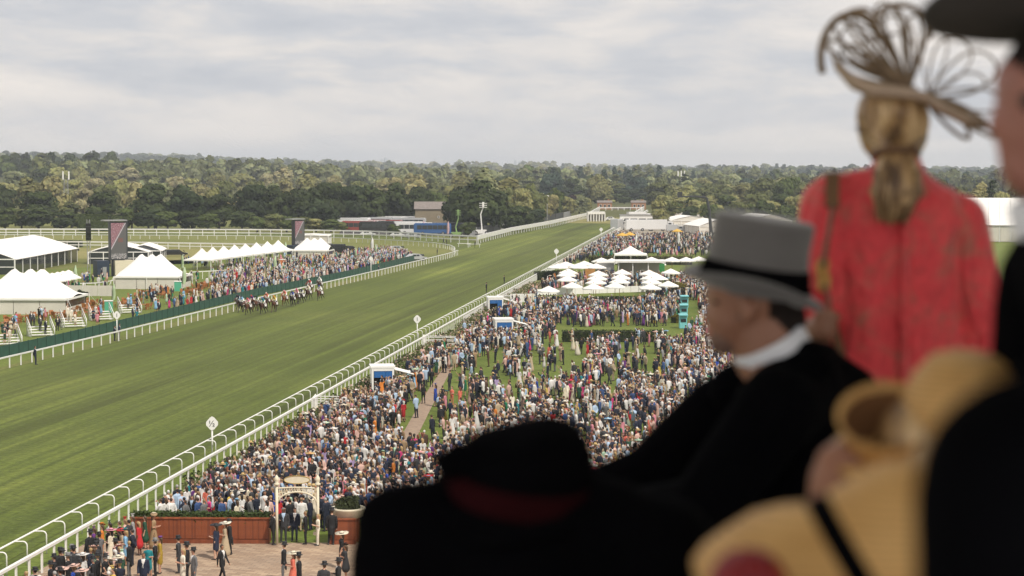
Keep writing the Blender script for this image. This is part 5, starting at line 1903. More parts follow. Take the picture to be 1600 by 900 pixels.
# viewing steps in the infield
def steps(px, py, rz, label):
    g = G(px, py)
    root = empty('viewing_steps', g, rz, label, 'viewing steps', 'white railed viewing steps in the infield')
    for i in range(4):
        MB().box((0, i * 0.42, 0.28 * (i + 1) - 0.05), (2.6, 0.40, 0.10)).build('tread', MATS['white_paint'], root)
    for s in (-1, 1):
        sd_ = MB()
        for i in range(4):
            sd_.beam((s * 1.3, i * 0.42, 0), (s * 1.3, i * 0.42, 0.28 * (i + 1) - 0.1), 0.07)
        sd_.build('side_frame', MATS['white_paint'], root)
        h = MB()
        h.tube([(s * 1.35, -0.3, 0), (s * 1.35, -0.3, 1.0), (s * 1.35, 1.5, 2.2), (s * 1.35, 1.5, 0)], 0.05, 6)
        h.tube([(s * 1.35, -0.3, 0.55), (s * 1.35, 1.5, 1.7)], 0.04, 6)
        h.build('handrail', MATS['white_paint'], root, True)
    return g


STEPS = [(14, 540, 'viewing steps nearest the left edge of the photo'), (66, 526, 'second viewing steps from the left with dark-suited men on them'), (117, 512, 'third viewing steps from the left with people in white'), (160, 501, 'fourth viewing steps from the left, just before the 1 marker'), (205, 490, 'fifth viewing steps from the left, past the 1 marker')]
STEP_G = []
for px, py, lab in STEPS:
    STEP_G.append(steps(px, py, 0.5, lab))

# wooden chairs and tables on the infield lawn
mat('orange_wood', (0.34, 0.125, 0.032), 0.55, var=0.25, scale=4)
ch = MB()
ch.box((0, 0, 0.44), (0.55, 0.55, 0.05))
ch.box((0, 0.32, 0.72), (0.55, 0.05, 0.5), rot=Matrix.Rotation(-0.25, 3, 'X'))
for x in (-.24, .24):
    ch.beam((x, -0.25, 0), (x, -0.2, 0.44), 0.05)
    ch.beam((x, 0.32, 0), (x, 0.2, 0.44), 0.05)
    ch.beam((x * 1.1, -0.25, 0.64), (x * 1.1, 0.3, 0.66), 0.06)
chm = ch.mesh('garden_chair', MATS['orange_wood'])
tb = MB()
for i in range(5):
    tb.box((0, -0.36 + i * 0.18, 0.74), (1.5, 0.165, 0.04))
for x in (-.6, .6):
    tb.beam((x, -0.35, 0), (x, 0.25, 0.72), 0.07)
    tb.beam((x, 0.35, 0), (x, -0.25, 0.72), 0.07)
tbm = tb.mesh('garden_table', MATS['orange_wood'])
r2 = random.Random(21)
TABLES = []
spots = [(22, 505), (40, 503), (58, 500), (92, 497), (108, 488), (88, 489), (128, 484), (122, 476), (140, 478), (138, 489), (152, 481), (110, 500), (145, 494), (190, 480), (205, 476), (222, 484), (216, 468), (232, 462), (245, 460), (254, 466), (258, 457), (312, 452), (322, 449), (331, 447), (340, 451), (348, 445), (355, 448), (306, 458), (366, 443), (294, 461), (12, 512)]
for px, py in spots:
    g = G(px + r2.uniform(-2, 2), py)
    rz = r2.uniform(0, 6.28)
    t = link('garden_table', tbm, None, g, (0, 0, rz))
    wq = 'left of the second viewing steps' if px < 70 else 'between the second and third viewing steps' if px < 112 else 'behind the third and fourth viewing steps' if px < 160 else 'around the fifth viewing steps' if px < 228 else 'in front of the tent by the big screen' if px < 285 else 'behind the green fence short of the horses'
    tag(t, 'orange wooden garden table ' + wq, 'table', 'orange wooden tables on the infield lawn')
    TABLES.append((g, rz))
    for k in range(4):
        a = rz + PI / 2 * k + r2.uniform(-.3, .3)
        d = 0.95 if k % 2 else 1.15
        c = link('garden_chair', chm, None, g + Vector((math.cos(a) * d, math.sin(a) * d, 0)), (0, 0, a - PI / 2 + r2.uniform(-.4, .4)))
        tag(c, 'orange wooden garden chair ' + wq, 'chair', 'orange wooden chairs on the infield lawn')
for i, (px, py) in enumerate([(131, 470), (83, 478), (125, 463)]):
    g = G(px, py)
    if i == 2:
        g = G(125, 467)
    bl = empty('ball_bush', g, 0, ['small round clipped bush on the lawn right of the big pole tent', 'round clipped bush by the corner of the big pole tent', 'clipped ball bush beside the cream windbreak'][i], 'bush')
    d = crown_data(50 + i, 1.5, 1.5, 0.2, 6, 500, 0.12)
    link('foliage', numpy_mesh('foliage', d[0], d[1], MATS['leaf_baked'], face_col=d[2] * np.array((0.035, 0.045, 0.018))), bl)
    MB().tube([(0, 0, 0), (0, 0, 0.9)], 0.06, 6).build('stem', MATS['bark'], bl)
# bins and green boxes
for i, (px, py, c, lab) in enumerate([(170, 488, (0.08, 0.38, 0.24), 'small green box stand by the fourth viewing steps'), (278, 455, (0.08, 0.38, 0.24), 'small green box stand at the tent end by the feather banner'), (263, 451, (0.62, 0.42, 0.2), 'small orange box stand at the tent end'), (441, 418, (0.55, 0.16, 0.05), 'orange stand at the right of the second screen')]):
    g = G(px, py)
    b = empty('service_box', g, 0.2, lab, 'box')
    MB().box((0, 0, 0.75), (1.1, 0.8, 1.5)).build('cabinet', mat('box_%d' % i, c, 0.6), b)
    MB().box((0, 0, 1.55), (1.2, 0.9, 0.1)).build('lid', MATS['white_paint'], b)
# white railings behind the lawn in the infield
simple_rail('terrace_fence', 'white picket fence on the lawn left of the tent by the big screen', [G(118, 456), G(150, 455), G(182, 450)], 1.3, 1.6, 0.1, 0.06, 40)
simple_rail('terrace_fence', 'white fence line behind the infield lawn right of the tent', [G(296, 437), G(345, 434), G(380, 430)], 1.3, 1.6, 0.1, 0.06, 40)
# ------------------------------------------------------------------ people
# regions: 0 upper, 1 lower, 2 skin, 3 hair, 4 shoes, 5 shirt
PM = [attr_mat('cloth_upper', 'upper_colour', 0.8, var=0.12, scale=14, bump=0.3), attr_mat('cloth_lower', 'lower_colour', 0.8, var=0.12, scale=14, bump=0.3), attr_mat('skin', 'skin_colour', 0.5), attr_mat('hair', 'hair_colour', 0.5), mat('shoe_leather', (0.03, 0.025, 0.022), 0.4), attr_mat('shirt', 'shirt_colour', 0.75)]
HATM = attr_mat('hat_felt', 'hat_colour', 0.6, var=0.06, scale=20)
BANDM = attr_mat('hat_band', 'band_colour', 0.7)


def person_caps(sex, pose, skirt=None):
    """skeleton of a standing figure facing +y, 1.78 m (man) or 1.68 m (woman)"""
    c = []
    hy = 0.0
    step = 0.24 if pose == 'walk' else 0.0
    w = 0.19 if sex == 'm' else 0.155
    for s in (-1, 1):
        st = step * s
        hip, knee, ank = (s * 0.085, 0, 0.90), (s * 0.10, st * 0.6 + 0.02, 0.49), (s * 0.11, st - (0.05 if st < 0 else 0.0), 0.09 + (0.05 if st < 0 else 0))
        bare = 2 if sex == 'w' and skirt != 'trousers' else 1
        r = 1.0 if sex == 'm' else 0.86
        c.append((hip, 0.088 * r, knee, 0.062 * r, 1 if bare == 1 else 2))
        c.append((knee, 0.062 * r, ank, 0.045 * r, bare))
        c.append(((ank[0], ank[1] - 0.03, 0.05 + max(0, ank[2] - 0.09)), 0.045, (ank[0] * 1.12, ank[1] + 0.15, 0.04 + max(0, ank[2] - 0.09)), 0.038, 4))
    if sex == 'm':
        c.append(((0, 0, 0.84), 0.175, (0, 0, 1.08), 0.165, 0, (1, 0.68)))
        c.append(((0, 0, 1.08), 0.165, (0, 0.005, 1.34), 0.19, 0, (1, 0.66)))
        c.append(((-0.14, -0.01, 1.40), 0.078, (0.14, -0.01, 1.40), 0.078, 0))
        if pose == 'tails':
            c.append(((0.0, -0.10, 0.85), 0.10, (0.0, -0.12, 0.56), 0.07, 0, (1.3, 0.5)))
    else:
        c.append(((0, 0, 0.92), 0.165, (0, 0, 1.06), 0.125, 0, (1, 0.72)))
        c.append(((0, 0, 1.06), 0.122, (0, 0.02, 1.28), 0.142, 0, (1, 0.75)))
        c.append(((-0.11, -0.01, 1.335), 0.062, (0.11, -0.01, 1.335), 0.062, 0))
        if skirt == 'knee':
            c.append(((0, 0, 1.0), 0.14, (0, 0.01, 0.56), 0.24, 0, (1, 0.8)))
        elif skirt == 'long':
            c.append(((0, 0, 1.0), 0.14, (0, 0.0, 0.22), 0.30, 0, (1, 0.85)))
        elif skirt == 'pencil':
            c.append(((0, 0, 0.98), 0.155, (0, 0.01, 0.55), 0.165, 0, (1, 0.8)))
    sh_z = 1.395 if sex == 'm' else 1.33
    ar = 1.0 if sex == 'm' else 0.78
    k = 1.0 if sex == 'm' else 0.94
    for s in (-1, 1):
        sh = (s * w, -0.01, sh_z)
        down = ((s * (w + 0.055), -0.03, sh_z - 0.29 * k), (s * (w + 0.05), 0.05, sh_z - 0.55 * k))
        bent = ((s * (w + 0.05), -0.02, sh_z - 0.29 * k), (s * (w - 0.03), 0.22, sh_z - 0.24 * k))
        cross = ((s * (w + 0.05), 0.02, sh_z - 0.28 * k), (-s * 0.04, 0.20, sh_z - 0.22 * k))
        face = ((s * (w + 0.06), 0.12, sh_z - 0.20 * k), (s * 0.08, 0.22, sh_z + 0.16))
        up = ((s * (w + 0.08), 0.16, sh_z + 0.06), (s * (w + 0.02), 0.30, sh_z + 0.32))
        behind = ((s * (w + 0.06), -0.10, sh_z - 0.27 * k), (s * 0.06, -0.17, sh_z - 0.46 * k))
        swing = ((s * (w + 0.05), -s * 0.07, sh_z - 0.28 * k), (s * (w + 0.04), -s * 0.16 + 0.06, sh_z - 0.52 * k))
        el, wr = {'down': down, 'tails': down, 'drink': bent if s > 0 else down, 'both': bent, 'crossed': cross, 'binoculars': face, 'phone': up if s > 0 else bent, 'hands_behind': behind, 'walk': swing, 'hip': bent if s < 0 else down}[pose]
        fore = 0 if sex == 'm' else 2
        upr = 0
        c.append((sh, 0.066 * ar, el, 0.052 * ar, upr))
        c.append((el, 0.05 * ar, wr, 0.038 * ar, fore))
        d = Vector(wr) - Vector(el)
        hnd = Vector(wr) + d.normalized() * 0.085
        c.append((wr, 0.034, tuple(hnd), 0.036, 2))
    nz = sh_z + 0.05
    c.append(((0, -0.015, nz), 0.058 * (1 if sex == 'm' else 0.85), (0, 0.0, nz + 0.11), 0.053 * (1 if sex == 'm' else 0.85), 2))
    hz = nz + 0.215
    c.append(((0, 0.015, hz - 0.045), 0.068, (0, 0.02, hz), 0.074, 2))
    c.append(((0, 0.0, hz + 0.015), 0.088, (0, 0.0, hz + 0.03), 0.088, 3, (0.92, 1.08)))
    c.append(((0, 0.095, hz - 0.02), 0.012, (0, 0.10, hz - 0.03), 0.014, 2))
    if sex == 'w':
        c.append(((0, -0.06, hz + 0.0), 0.080, (0, -0.075, hz - 0.17), 0.055, 3, (1.15, 0.7)))
    return c, hz


def person_paint(sex, hz, sh_z):
    def f(C, N, reg):
        x, y, z = C[:, 0], C[:, 1], C[:, 2]
        face = (reg == 3) & (y > 0.035) & (z < hz + 0.055) & (N[:, 1] > 0.1) & (np.abs(x) < 0.075)
        reg[face] = 2
        reg[(reg == 2) & (z > hz + 0.06) & (z < hz + 0.2) & (np.hypot(x, y) < 0.14)] = 3
        if sex == 'm':
            v = (reg == 0) & (y > 0.04) & (N[:, 1] > 0.25) & (z > 1.08) & (np.abs(x) < 0.015 + (z - 1.08) * 0.17) & (z < 1.5)
            reg[v] = 5
            reg[(reg == 2) & (z > sh_z + 0.02) & (z < sh_z + 0.085) & (np.hypot(x, y) < 0.12)] = 5
        return reg
    return f


TPL = {}
MAN_POSES = ['down', 'drink', 'both', 'crossed', 'binoculars', 'phone', 'hands_behind', 'walk', 'tails']
WOM_POSES = ['down', 'drink', 'both', 'crossed', 'phone', 'hip']
SKIRTS = ['knee', 'long', 'pencil', 'trousers']


def template(sex, pose, skirt, lod):
    key = (sex, pose, skirt, lod)
    if key not in TPL:
        caps, hz = person_caps(sex, pose, skirt)
        sh = 1.395 if sex == 'm' else 1.33
        me = skin_body('body', caps, PM, {0: 0.024, 1: 0.034, 2: 0.055}[lod], {0: 2, 1: 1, 2: 1}[lod], paint=person_paint(sex, hz, sh), decimate={0: 0.42, 1: 0.16, 2: 0.13}[lod])
        TPL[key] = (me, hz)
    return TPL[key]


def hat_mesh(kind):
    if ('hat', kind) in TPL:
        return TPL[('hat', kind)]
    mb = MB()
    if kind == 'top hat':
        mb.lathe([(0.0, 0.0), (0.10, 0.0), (0.152, 0.012), (0.155, 0.022), (0.10, 0.022), (0.096, 0.10), (0.103, 0.155), (0.0, 0.158)], 16, sy=1.12, warp=lambda p: Vector((p.x, p.y, p.z + (0.35 * p.x * p.x if math.hypot(p.x, p.y) > 0.12 else 0))))
        mb.lathe([(0.103, 0.024), (0.101, 0.055)], 16, sy=1.12, mi=1)
    elif kind == 'panama':
        mb.lathe([(0.0, 0.0), (0.10, -0.005), (0.19, 0.0), (0.195, 0.006), (0.102, 0.012), (0.09, 0.085), (0.07, 0.115), (0.0, 0.105)], 16, sy=1.12)
        mb.lathe([(0.106, 0.014), (0.101, 0.045)], 16, sy=1.12, mi=1)
    elif kind == 'wide brim':
        mb.lathe([(0.0, 0.0), (0.12, 0.0), (0.29, 0.02), (0.295, 0.03), (0.11, 0.018), (0.092, 0.075), (0.06, 0.105), (0.0, 0.11)], 18, sy=1.0, warp=lambda p: Vector((p.x, p.y, p.z + 0.09 * math.sin(p.x * 9) * math.hypot(p.x, p.y))))
        mb.lathe([(0.114, 0.02), (0.106, 0.05)], 18, mi=1)
    elif kind == 'saucer':
        M = Matrix.Rotation(0.45, 3, 'Y')
        mb.lathe([(0.0, 0.02), (0.16, 0.01), (0.17, 0.02), (0.08, 0.045), (0.0, 0.05)], 16, (0.04, 0.02, 0.02), M=M)
        for i in range(5):
            a = i * 1.2
            mb.tube([(0.04, 0.02, 0.05), (0.04 + 0.06 * math.cos(a), 0.02 + 0.06 * math.sin(a), 0.12), (0.04 + 0.12 * math.cos(a), 0.02 + 0.12 * math.sin(a), 0.09)], [0.012, 0.02, 0.006], 5, mi=1)
    elif kind == 'fascinator':
        mb.lathe([(0.0, 0.0), (0.07, 0.0), (0.075, 0.015), (0.0, 0.03)], 10, (0.05, 0.03, 0.01))
        for i in range(7):
            a = i * 0.9
            mb.tube([(0.05, 0.03, 0.02), (0.05 + 0.05 * math.cos(a), 0.03 + 0.05 * math.sin(a), 0.11), (0.05 + 0.10 * math.cos(a), 0.03 + 0.1 * math.sin(a), 0.14)], [0.014, 0.018, 0.006], 5, mi=i % 2)
    elif kind == 'pillbox':
        mb.lathe([(0.0, 0.0), (0.085, 0.0), (0.09, 0.05), (0.0, 0.06)], 14, sy=1.05)
    me = mb.mesh('hat', [HATM, BANDM], True)
    TPL[('hat', kind)] = me
    return me


HANDBAG = MB().box((0, 0, 0.10), (0.24, 0.09, 0.16), taper=0.85)
HANDBAG.tube([(-0.09, 0, 0.18), (-0.06, 0, 0.30), (0.06, 0, 0.30), (0.09, 0, 0.18)], 0.010, 5)
bag_me = HANDBAG.mesh('handbag', [attr_mat('bag_leather', 'bag_colour', 0.45)])

C_ = {
    'black': (0.012, 0.012, 0.014), 'navy': (0.014, 0.020, 0.045), 'dark navy': (0.010, 0.014, 0.030), 'charcoal': (0.035, 0.036, 0.040), 'mid grey': (0.13, 0.13, 0.135), 'light grey': (0.30, 0.30, 0.30),
    'beige': (0.42, 0.33, 0.22), 'tan': (0.30, 0.20, 0.11), 'brown': (0.09, 0.05, 0.03), 'blue': (0.035, 0.075, 0.20), 'royal blue': (0.02, 0.06, 0.34), 'pale blue': (0.38, 0.50, 0.66), 'white': (0.68, 0.66, 0.64),
    'cream': (0.66, 0.58, 0.45), 'blush': (0.62, 0.40, 0.34), 'pink': (0.62, 0.24, 0.30), 'hot pink': (0.58, 0.05, 0.20), 'red': (0.45, 0.02, 0.025), 'coral': (0.62, 0.15, 0.10), 'orange': (0.62, 0.20, 0.03), 'yellow': (0.62, 0.44, 0.08),
    'mustard': (0.36, 0.24, 0.03), 'mint': (0.42, 0.60, 0.44), 'emerald': (0.01, 0.20, 0.09), 'dark green': (0.014, 0.065, 0.035), 'teal': (0.01, 0.19, 0.22), 'sky blue': (0.22, 0.42, 0.62), 'lilac': (0.40, 0.30, 0.52), 'purple': (0.12, 0.03, 0.18), 'sage': (0.28, 0.33, 0.24), 'grey': (0.2, 0.2, 0.2), 'straw': (0.55, 0.38, 0.16), 'ivory': (0.72, 0.66, 0.55),
}
SKINS = [(0.44, 0.235, 0.16), (0.50, 0.285, 0.20), (0.40, 0.205, 0.135), (0.52, 0.31, 0.22), (0.30, 0.15, 0.09), (0.12, 0.06, 0.04)]
HAIRS = [('brown', (0.055, 0.03, 0.017)), ('dark', (0.018, 0.013, 0.011)), ('blond', (0.36, 0.24, 0.11)), ('grey', (0.34, 0.33, 0.32)), ('auburn', (0.16, 0.05, 0.025)), ('fair', (0.24, 0.15, 0.075)), ('white', (0.6, 0.58, 0.55)), ('dark', (0.022, 0.015, 0.012)), ('brown', (0.075, 0.042, 0.022))]
rp = random.Random(77)


def man_look(zone):
    d = {'sex': 'm', 'skirt': None}
    formal = zone == 'paving'
    d['pose'] = rp.choice(MAN_POSES if not formal else ['down', 'drink', 'hands_behind', 'tails', 'tails', 'both', 'binoculars'])
    if formal:
        d['upper'] = rp.choice(['black', 'black', 'black', 'charcoal', 'mid grey', 'dark navy'])
        d['lower'] = rp.choice(['charcoal', 'mid grey', 'black']) if d['upper'] != 'mid grey' else 'mid grey'
        d['hat'] = rp.choice(['top hat', 'top hat', 'top hat', None])
        d['hatc'] = rp.choice(['black', 'black', 'black', 'grey'])
    else:
        t = rp.random()
        if t < 0.74:
            d['upper'] = rp.choices(['navy', 'dark navy', 'black', 'charcoal', 'mid grey', 'light grey', 'beige', 'blue', 'tan', 'brown'], [30, 26, 22, 12, 6, 3, 4, 7, 2, 3])[0]
            d['lower'] = d['upper'] if rp.random() < 0.8 else rp.choice(['beige', 'charcoal', 'mid grey'])
            d['garment'] = 'suit' if d['lower'] == d['upper'] else 'jacket'
        else:
            d['upper'] = rp.choices(['white', 'pale blue', 'blush'], [6, 4, 1])[0]
            d['lower'] = rp.choice(['navy', 'dark navy', 'beige', 'charcoal', 'mid grey', 'black'])
            d['garment'] = 'shirt'
        d['hat'] = 'panama' if rp.random() < 0.04 else None
        d['hatc'] = rp.choice(['ivory', 'straw'])
    d['shirt'] = rp.choice(['white', 'white', 'pale blue', 'cream'])
    h = rp.choice([x for x in HAIRS if x[0] not in ('auburn',)])
    d['hair'], d['hairc'] = h
    return d


def woman_look(zone):
    d = {'sex': 'w'}
    d['skirt'] = rp.choices(SKIRTS, [5, 4, 3, 1.2])[0]
    d['pose'] = rp.choice(WOM_POSES)
    d['upper'] = rp.choices(['white', 'cream', 'blush', 'pink', 'hot pink', 'red', 'coral', 'orange', 'yellow', 'mint', 'emerald', 'dark green', 'teal', 'sky blue', 'royal blue', 'lilac', 'purple', 'black', 'navy', 'sage', 'ivory', 'beige', 'mustard'],
                            [12, 9, 10, 7, 4, 5, 4, 2, 2, 2, 3, 3, 3, 4, 3, 2, 2, 10, 8, 3, 7, 6, 1])[0]
    d['lower'] = d['upper']
    d['shirt'] = 'white'
    d['hat'] = rp.choices(['wide brim', 'saucer', 'fascinator', 'pillbox', None], [0.7, 0.6, 1.5, 0.4, 9] if zone != 'paving' else [4, 3, 3, 1.5, 0.3])[0]
    d['hatc'] = d['upper'] if rp.random() < 0.35 else rp.choice(['cream', 'black', 'white', 'straw', 'blush', 'navy', 'pink', 'ivory', 'red', 'mint', 'sky blue'])
    d['hair'], d['hairc'] = rp.choice([x for x in HAIRS if x[0] not in ('grey',)])
    return d


def look_words(d):
    """how the figure looks, as a phrase and a fuller one"""
    u = d['upper']
    if d['sex'] == 'm':
        if d.get('garment') == 'shirt':
            base = f'man in a {u} shirt and {d["lower"]} trousers'
        elif d['hat'] == 'top hat':
            base = f'man in a {u} coat and {d["hatc"]} top hat'
        elif d.get('garment') == 'jacket':
            base = f'man in a {u} jacket and {d["lower"]} trousers'
        else:
            base = f'{d["hair"]}-haired man in a {u} suit'
        if d['hat'] == 'panama':
            base = base.replace('man in', f'man with {d["hatc"]} panama hat in', 1)
    else:
        g = {'knee': 'dress', 'long': 'long dress', 'pencil': 'fitted dress', 'trousers': 'trouser suit'}[d['skirt']]
        base = f'woman in a {u} {g}'
        if d['hat']:
            base += f' and {d["hatc"]} {d["hat"]}{" hat" if d["hat"] in ("wide brim", "saucer", "pillbox") else ""}'
        else:
            base = d['hair'] + '-haired ' + base
    pose = {'drink': 'one forearm up', 'both': 'forearms raised', 'crossed': 'arms folded', 'binoculars': 'hands at eyes', 'phone': 'arm up', 'hands_behind': 'hands behind', 'walk': 'walking', 'hip': 'elbow bent', 'down': 'arms down', 'tails': 'tailcoat'}[d['pose']]
    return base.replace(' a orange', ' an orange').replace(' a ivory', ' an ivory').replace(' a emerald', ' an emerald'), pose


def fac(y):
    """people look at the course: heading of a racegoer"""
    return math.radians(62) + rp.gauss(0, 0.55)


PEOPLE = []          # (x, y, z, heading, look, zone)
occupied = {}


def free(x, y, d):
    i, j = int(x // 1.0), int(y // 1.0)
    for a in (-1, 0, 1):
        for b in (-1, 0, 1):
            for (u, v) in occupied.get((i + a, j + b), ()):
                if (u - x) ** 2 + (v - y) ** 2 < d * d:
                    return False
    return True


def add_person(x, y, zone, look=None, head=None, z=0.0, dmin=0.46):
    if not free(x, y, dmin):
        return False
    occupied.setdefault((int(x // 1.0), int(y // 1.0)), []).append((x, y))
    if look is None:
        look = man_look(zone) if rp.random() < (0.62 if zone != 'infield' else 0.5) else woman_look(zone)
    PEOPLE.append((x, y, z, fac(y) if head is None else head, look, zone))
    return True


def L_(sex, upper, hat=None, hatc='black', pose='down', lower=None, skirt='knee', hair='brown', garment=None, shirt='white', bag=None):
    hc = dict(HAIRS).get(hair, (0.05, 0.03, 0.02))
    d = dict(sex=sex, upper=upper, lower=lower or upper, hat=hat, hatc=hatc, pose=pose, skirt=skirt if sex == 'w' else None, hair=hair, hairc=hc, shirt=shirt, bag=bag)
    if garment:
        d['garment'] = garment
    return d


# the figures on the brick paving, one by one: feet at (px, py); heading 0 faces away, pi/2 faces left, pi faces the camera
LEFT, CAMW, RIGHT, AWAY = PI / 2, PI, -PI / 2, 0.0
PAVING = [
    (219, 868, L_('w', 'red', None, 'red', 'down', skirt='knee', hair='blond', bag='white'), LEFT - 0.3), (198, 884, L_('w', 'sky blue', 'saucer', 'teal', 'both', skirt='pencil', hair='blond'), LEFT),
    (207, 884, L_('m', 'dark navy', None, 'black', 'hands_behind', hair='dark'), LEFT), (233, 905, L_('w', 'teal', None, 'teal', 'both', skirt='pencil', hair='brown'), CAMW), (243, 901, L_('m', 'black', 'top hat', 'grey', 'down'), LEFT),
    (250, 897, L_('w', 'mustard', 'pillbox', 'purple', 'down', skirt='pencil'), LEFT), (280, 896, L_('m', 'charcoal', 'top hat', 'black', 'drink', lower='charcoal'), LEFT), (286, 918, L_('w', 'ivory', None, 'white', 'both', skirt='pencil', hair='blond'), LEFT + 0.4),
    (293, 911, L_('m', 'black', 'top hat', 'black', 'down'), LEFT), (303, 921, L_('m', 'mid grey', 'top hat', 'black', 'drink', lower='mid grey'), LEFT + 0.6), (338, 875, L_('w', 'navy', 'wide brim', 'black', 'both', skirt='pencil', bag='white'), LEFT - 0.4),
    (352, 869, L_('w', 'beige', 'wide brim', 'ivory', 'both', skirt='long'), LEFT), (361, 867, L_('m', 'black', 'top hat', 'black', 'tails'), LEFT), (348, 910, L_('m', 'black', None, 'black', 'walk', hair='dark'), RIGHT - 0.5),
    (224, 924, L_('m', 'navy', None, 'black', 'down', hair='brown', shirt='white'), CAMW), (442, 907, L_('m', 'black', 'top hat', 'black', 'tails', lower='mid grey'), LEFT), (458, 921, L_('w', 'coral', 'wide brim', 'cream', 'both', skirt='knee'), LEFT),
    (468, 930, L_('m', 'black', 'top hat', 'black', 'down'), LEFT), (503, 944, L_('m', 'charcoal', 'top hat', 'black', 'down'), AWAY), (527, 940, L_('m', 'black', 'top hat', 'black', 'drink'), LEFT),
    (427, 852, L_('m', 'black', None, 'black', 'hands_behind', hair='dark'), RIGHT), (443, 848, L_('m', 'charcoal', None, 'black', 'drink', hair='grey', shirt='pale blue'), CAMW), (460, 846, L_('m', 'dark navy', None, 'black', 'down', hair='brown'), CAMW),
    (478, 851, L_('m', 'black', None, 'black', 'down', hair='fair'), LEFT), (496, 853, L_('w', 'ivory', None, 'white', 'both', skirt='trousers', hair='blond', bag='cream'), LEFT + 0.3), (517, 852, L_('m', 'black', 'top hat', 'black', 'tails'), AWAY),
    (535, 889, L_('w', 'black', 'wide brim', 'cream', 'down', skirt='pencil'), LEFT), (541, 905, L_('w', 'charcoal', 'saucer', 'black', 'crossed', skirt='knee'), LEFT), (160, 873, L_('w', 'orange', 'saucer', 'orange', 'down', skirt='trousers'), LEFT),
    (148, 878, L_('w', 'purple', 'fascinator', 'purple', 'both', skirt='knee'), LEFT), (187, 872, L_('m', 'black', None, 'black', 'both', hair='brown'), LEFT), (170, 880, L_('m', 'black', None, 'black', 'hands_behind', hair='grey'), LEFT), (228, 858, L_('w', 'dark green', None, 'black', 'down', skirt='knee'), LEFT), (240, 857, L_('w', 'tan', 'saucer', 'tan', 'both', skirt='long', hair='brown'), RIGHT), (209, 858, L_('w', 'light grey', 'fascinator', 'white', 'drink', skirt='pencil'), LEFT),
]
for px, py, lk, hd in PAVING:
    g = G(px, py)
    add_person(g.x, g.y, 'paving', lk, hd, dmin=0.05)
# the packed corner at the bottom left, against the barrier
n = 0
for _ in range(4000):
    y = rp.uniform(78, 103)
    o = rp.uniform(1.7, 7.8)
    px, py = to_px((rail_x(y) + 2.0 + o, y, 0))
    lim = 70 + (py - 860) * -0.2
    if py < 862 or (px > 205 - max(0, (py - 880)) * 0.1) or py > 990:
        continue
    if rp.random() > 1.3 - o / 8.0:
        continue
    if add_person(rail_x(y) + 2.0 + o, y, 'paving', head=LEFT + rp.gauss(-0.25, 0.35), dmin=0.52):
        n += 1
    if n > 62:
        break


# where the crowd stands on the enclosure side: density over the ground
def in_poly(x, y, poly):
    c = False
    j = len(poly) - 1
    for i in range(len(poly)):
        xi, yi = poly[i]
        xj, yj = poly[j]
        if (yi > y) != (yj > y) and x < (xj - xi) * (y - yi) / (yj - yi) + xi:
            c = not c
        j = i
    return c


GAPS = [(742, 597, 66, 22), (868, 578, 62, 34), (948, 607, 40, 18), (655, 690, 40, 30), (690, 610, 26, 26), (725, 640, 40, 18), (1000, 560, 46, 18), (880, 640, 30, 18), (850, 735, 26, 20), (1030, 590, 40, 18), (655, 655, 24, 40),
        (815, 480, 26, 14), (925, 672, 20, 10), (990, 690, 22, 12), (800, 610, 30, 16), (770, 560, 30, 12), (610, 770, 16, 12), (1060, 520, 30, 24), (900, 545, 50, 10), (940, 540, 60, 8), (640, 735, 16, 10), (960, 480, 40, 6)]
BLOCKS = [(868, 511, 1046, 536), (838, 456, 1012, 478), (574, 572, 640, 618), (771, 503, 806, 533), (760, 470, 786, 490), (1060, 470, 1094, 516)]


def density(px, py, o):
    if py > 845 or px > 1260:
        return 0.0
    d = 0.95
    if py > 700:
        d = 1.25
    if o < 5 and py > 640:
        d = 1.6
    elif o < 3.4 and py < 690:
        return 0.05
    if py < 600:
        d = 0.72
    if 430 < py < 460 and 840 < px < 1060:
        d = 0.36
    if py < 430:
        d = 0.36
    for gx, gy, rx, ry in GAPS:
        q = ((px - gx) / rx) ** 2 + ((py - gy) / ry) ** 2
        if q < 1.5:
            d *= 0.10 if q < 0.7 else 0.4 if q < 1 else 0.75
    for x0, y0, x1, y1 in BLOCKS:
        if x0 < px < x1 and y0 < py < y1:
            return 0.0
    return d


cells = 0
y = 104.0
while y < 345:
    stepy = 0.62
    xl = rail_x(y) + 2.0
    o = 2.5
    while True:
        x = xl + o
        px, py = to_px((x, y, 0))
        if px > 1260 or o > 44:
            break
        jx, jy = rp.uniform(-0.3, 0.3), rp.uniform(-0.3, 0.3)
        w = 0.62
        d = density(px, py, o)
        # clusters: people stand in groups
        cl = 0.5 + 0.5 * math.sin(x * 0.9 + 1.7 * math.sin(y * 0.23)) * math.sin(y * 0.37 + 1.3 * math.sin(x * 0.41))
        dens = d * (0.16 + 1.55 * cl ** 3 + 0.3 * cl) if py < 730 else d * (0.7 + 0.5 * cl)
        keep = dens * w * stepy
        if py > 840 or (py > 812 and px < 236):
            keep = 0.0
        if 428 < px < 512 and py > 800:
            keep *= 0.6
        if keep > 0 and rp.random() < keep * (3.0 if py > 540 else 2.3):
            add_person(x + jx, y + jy, 'lawn', dmin=0.44)
        o += w
    y += stepy
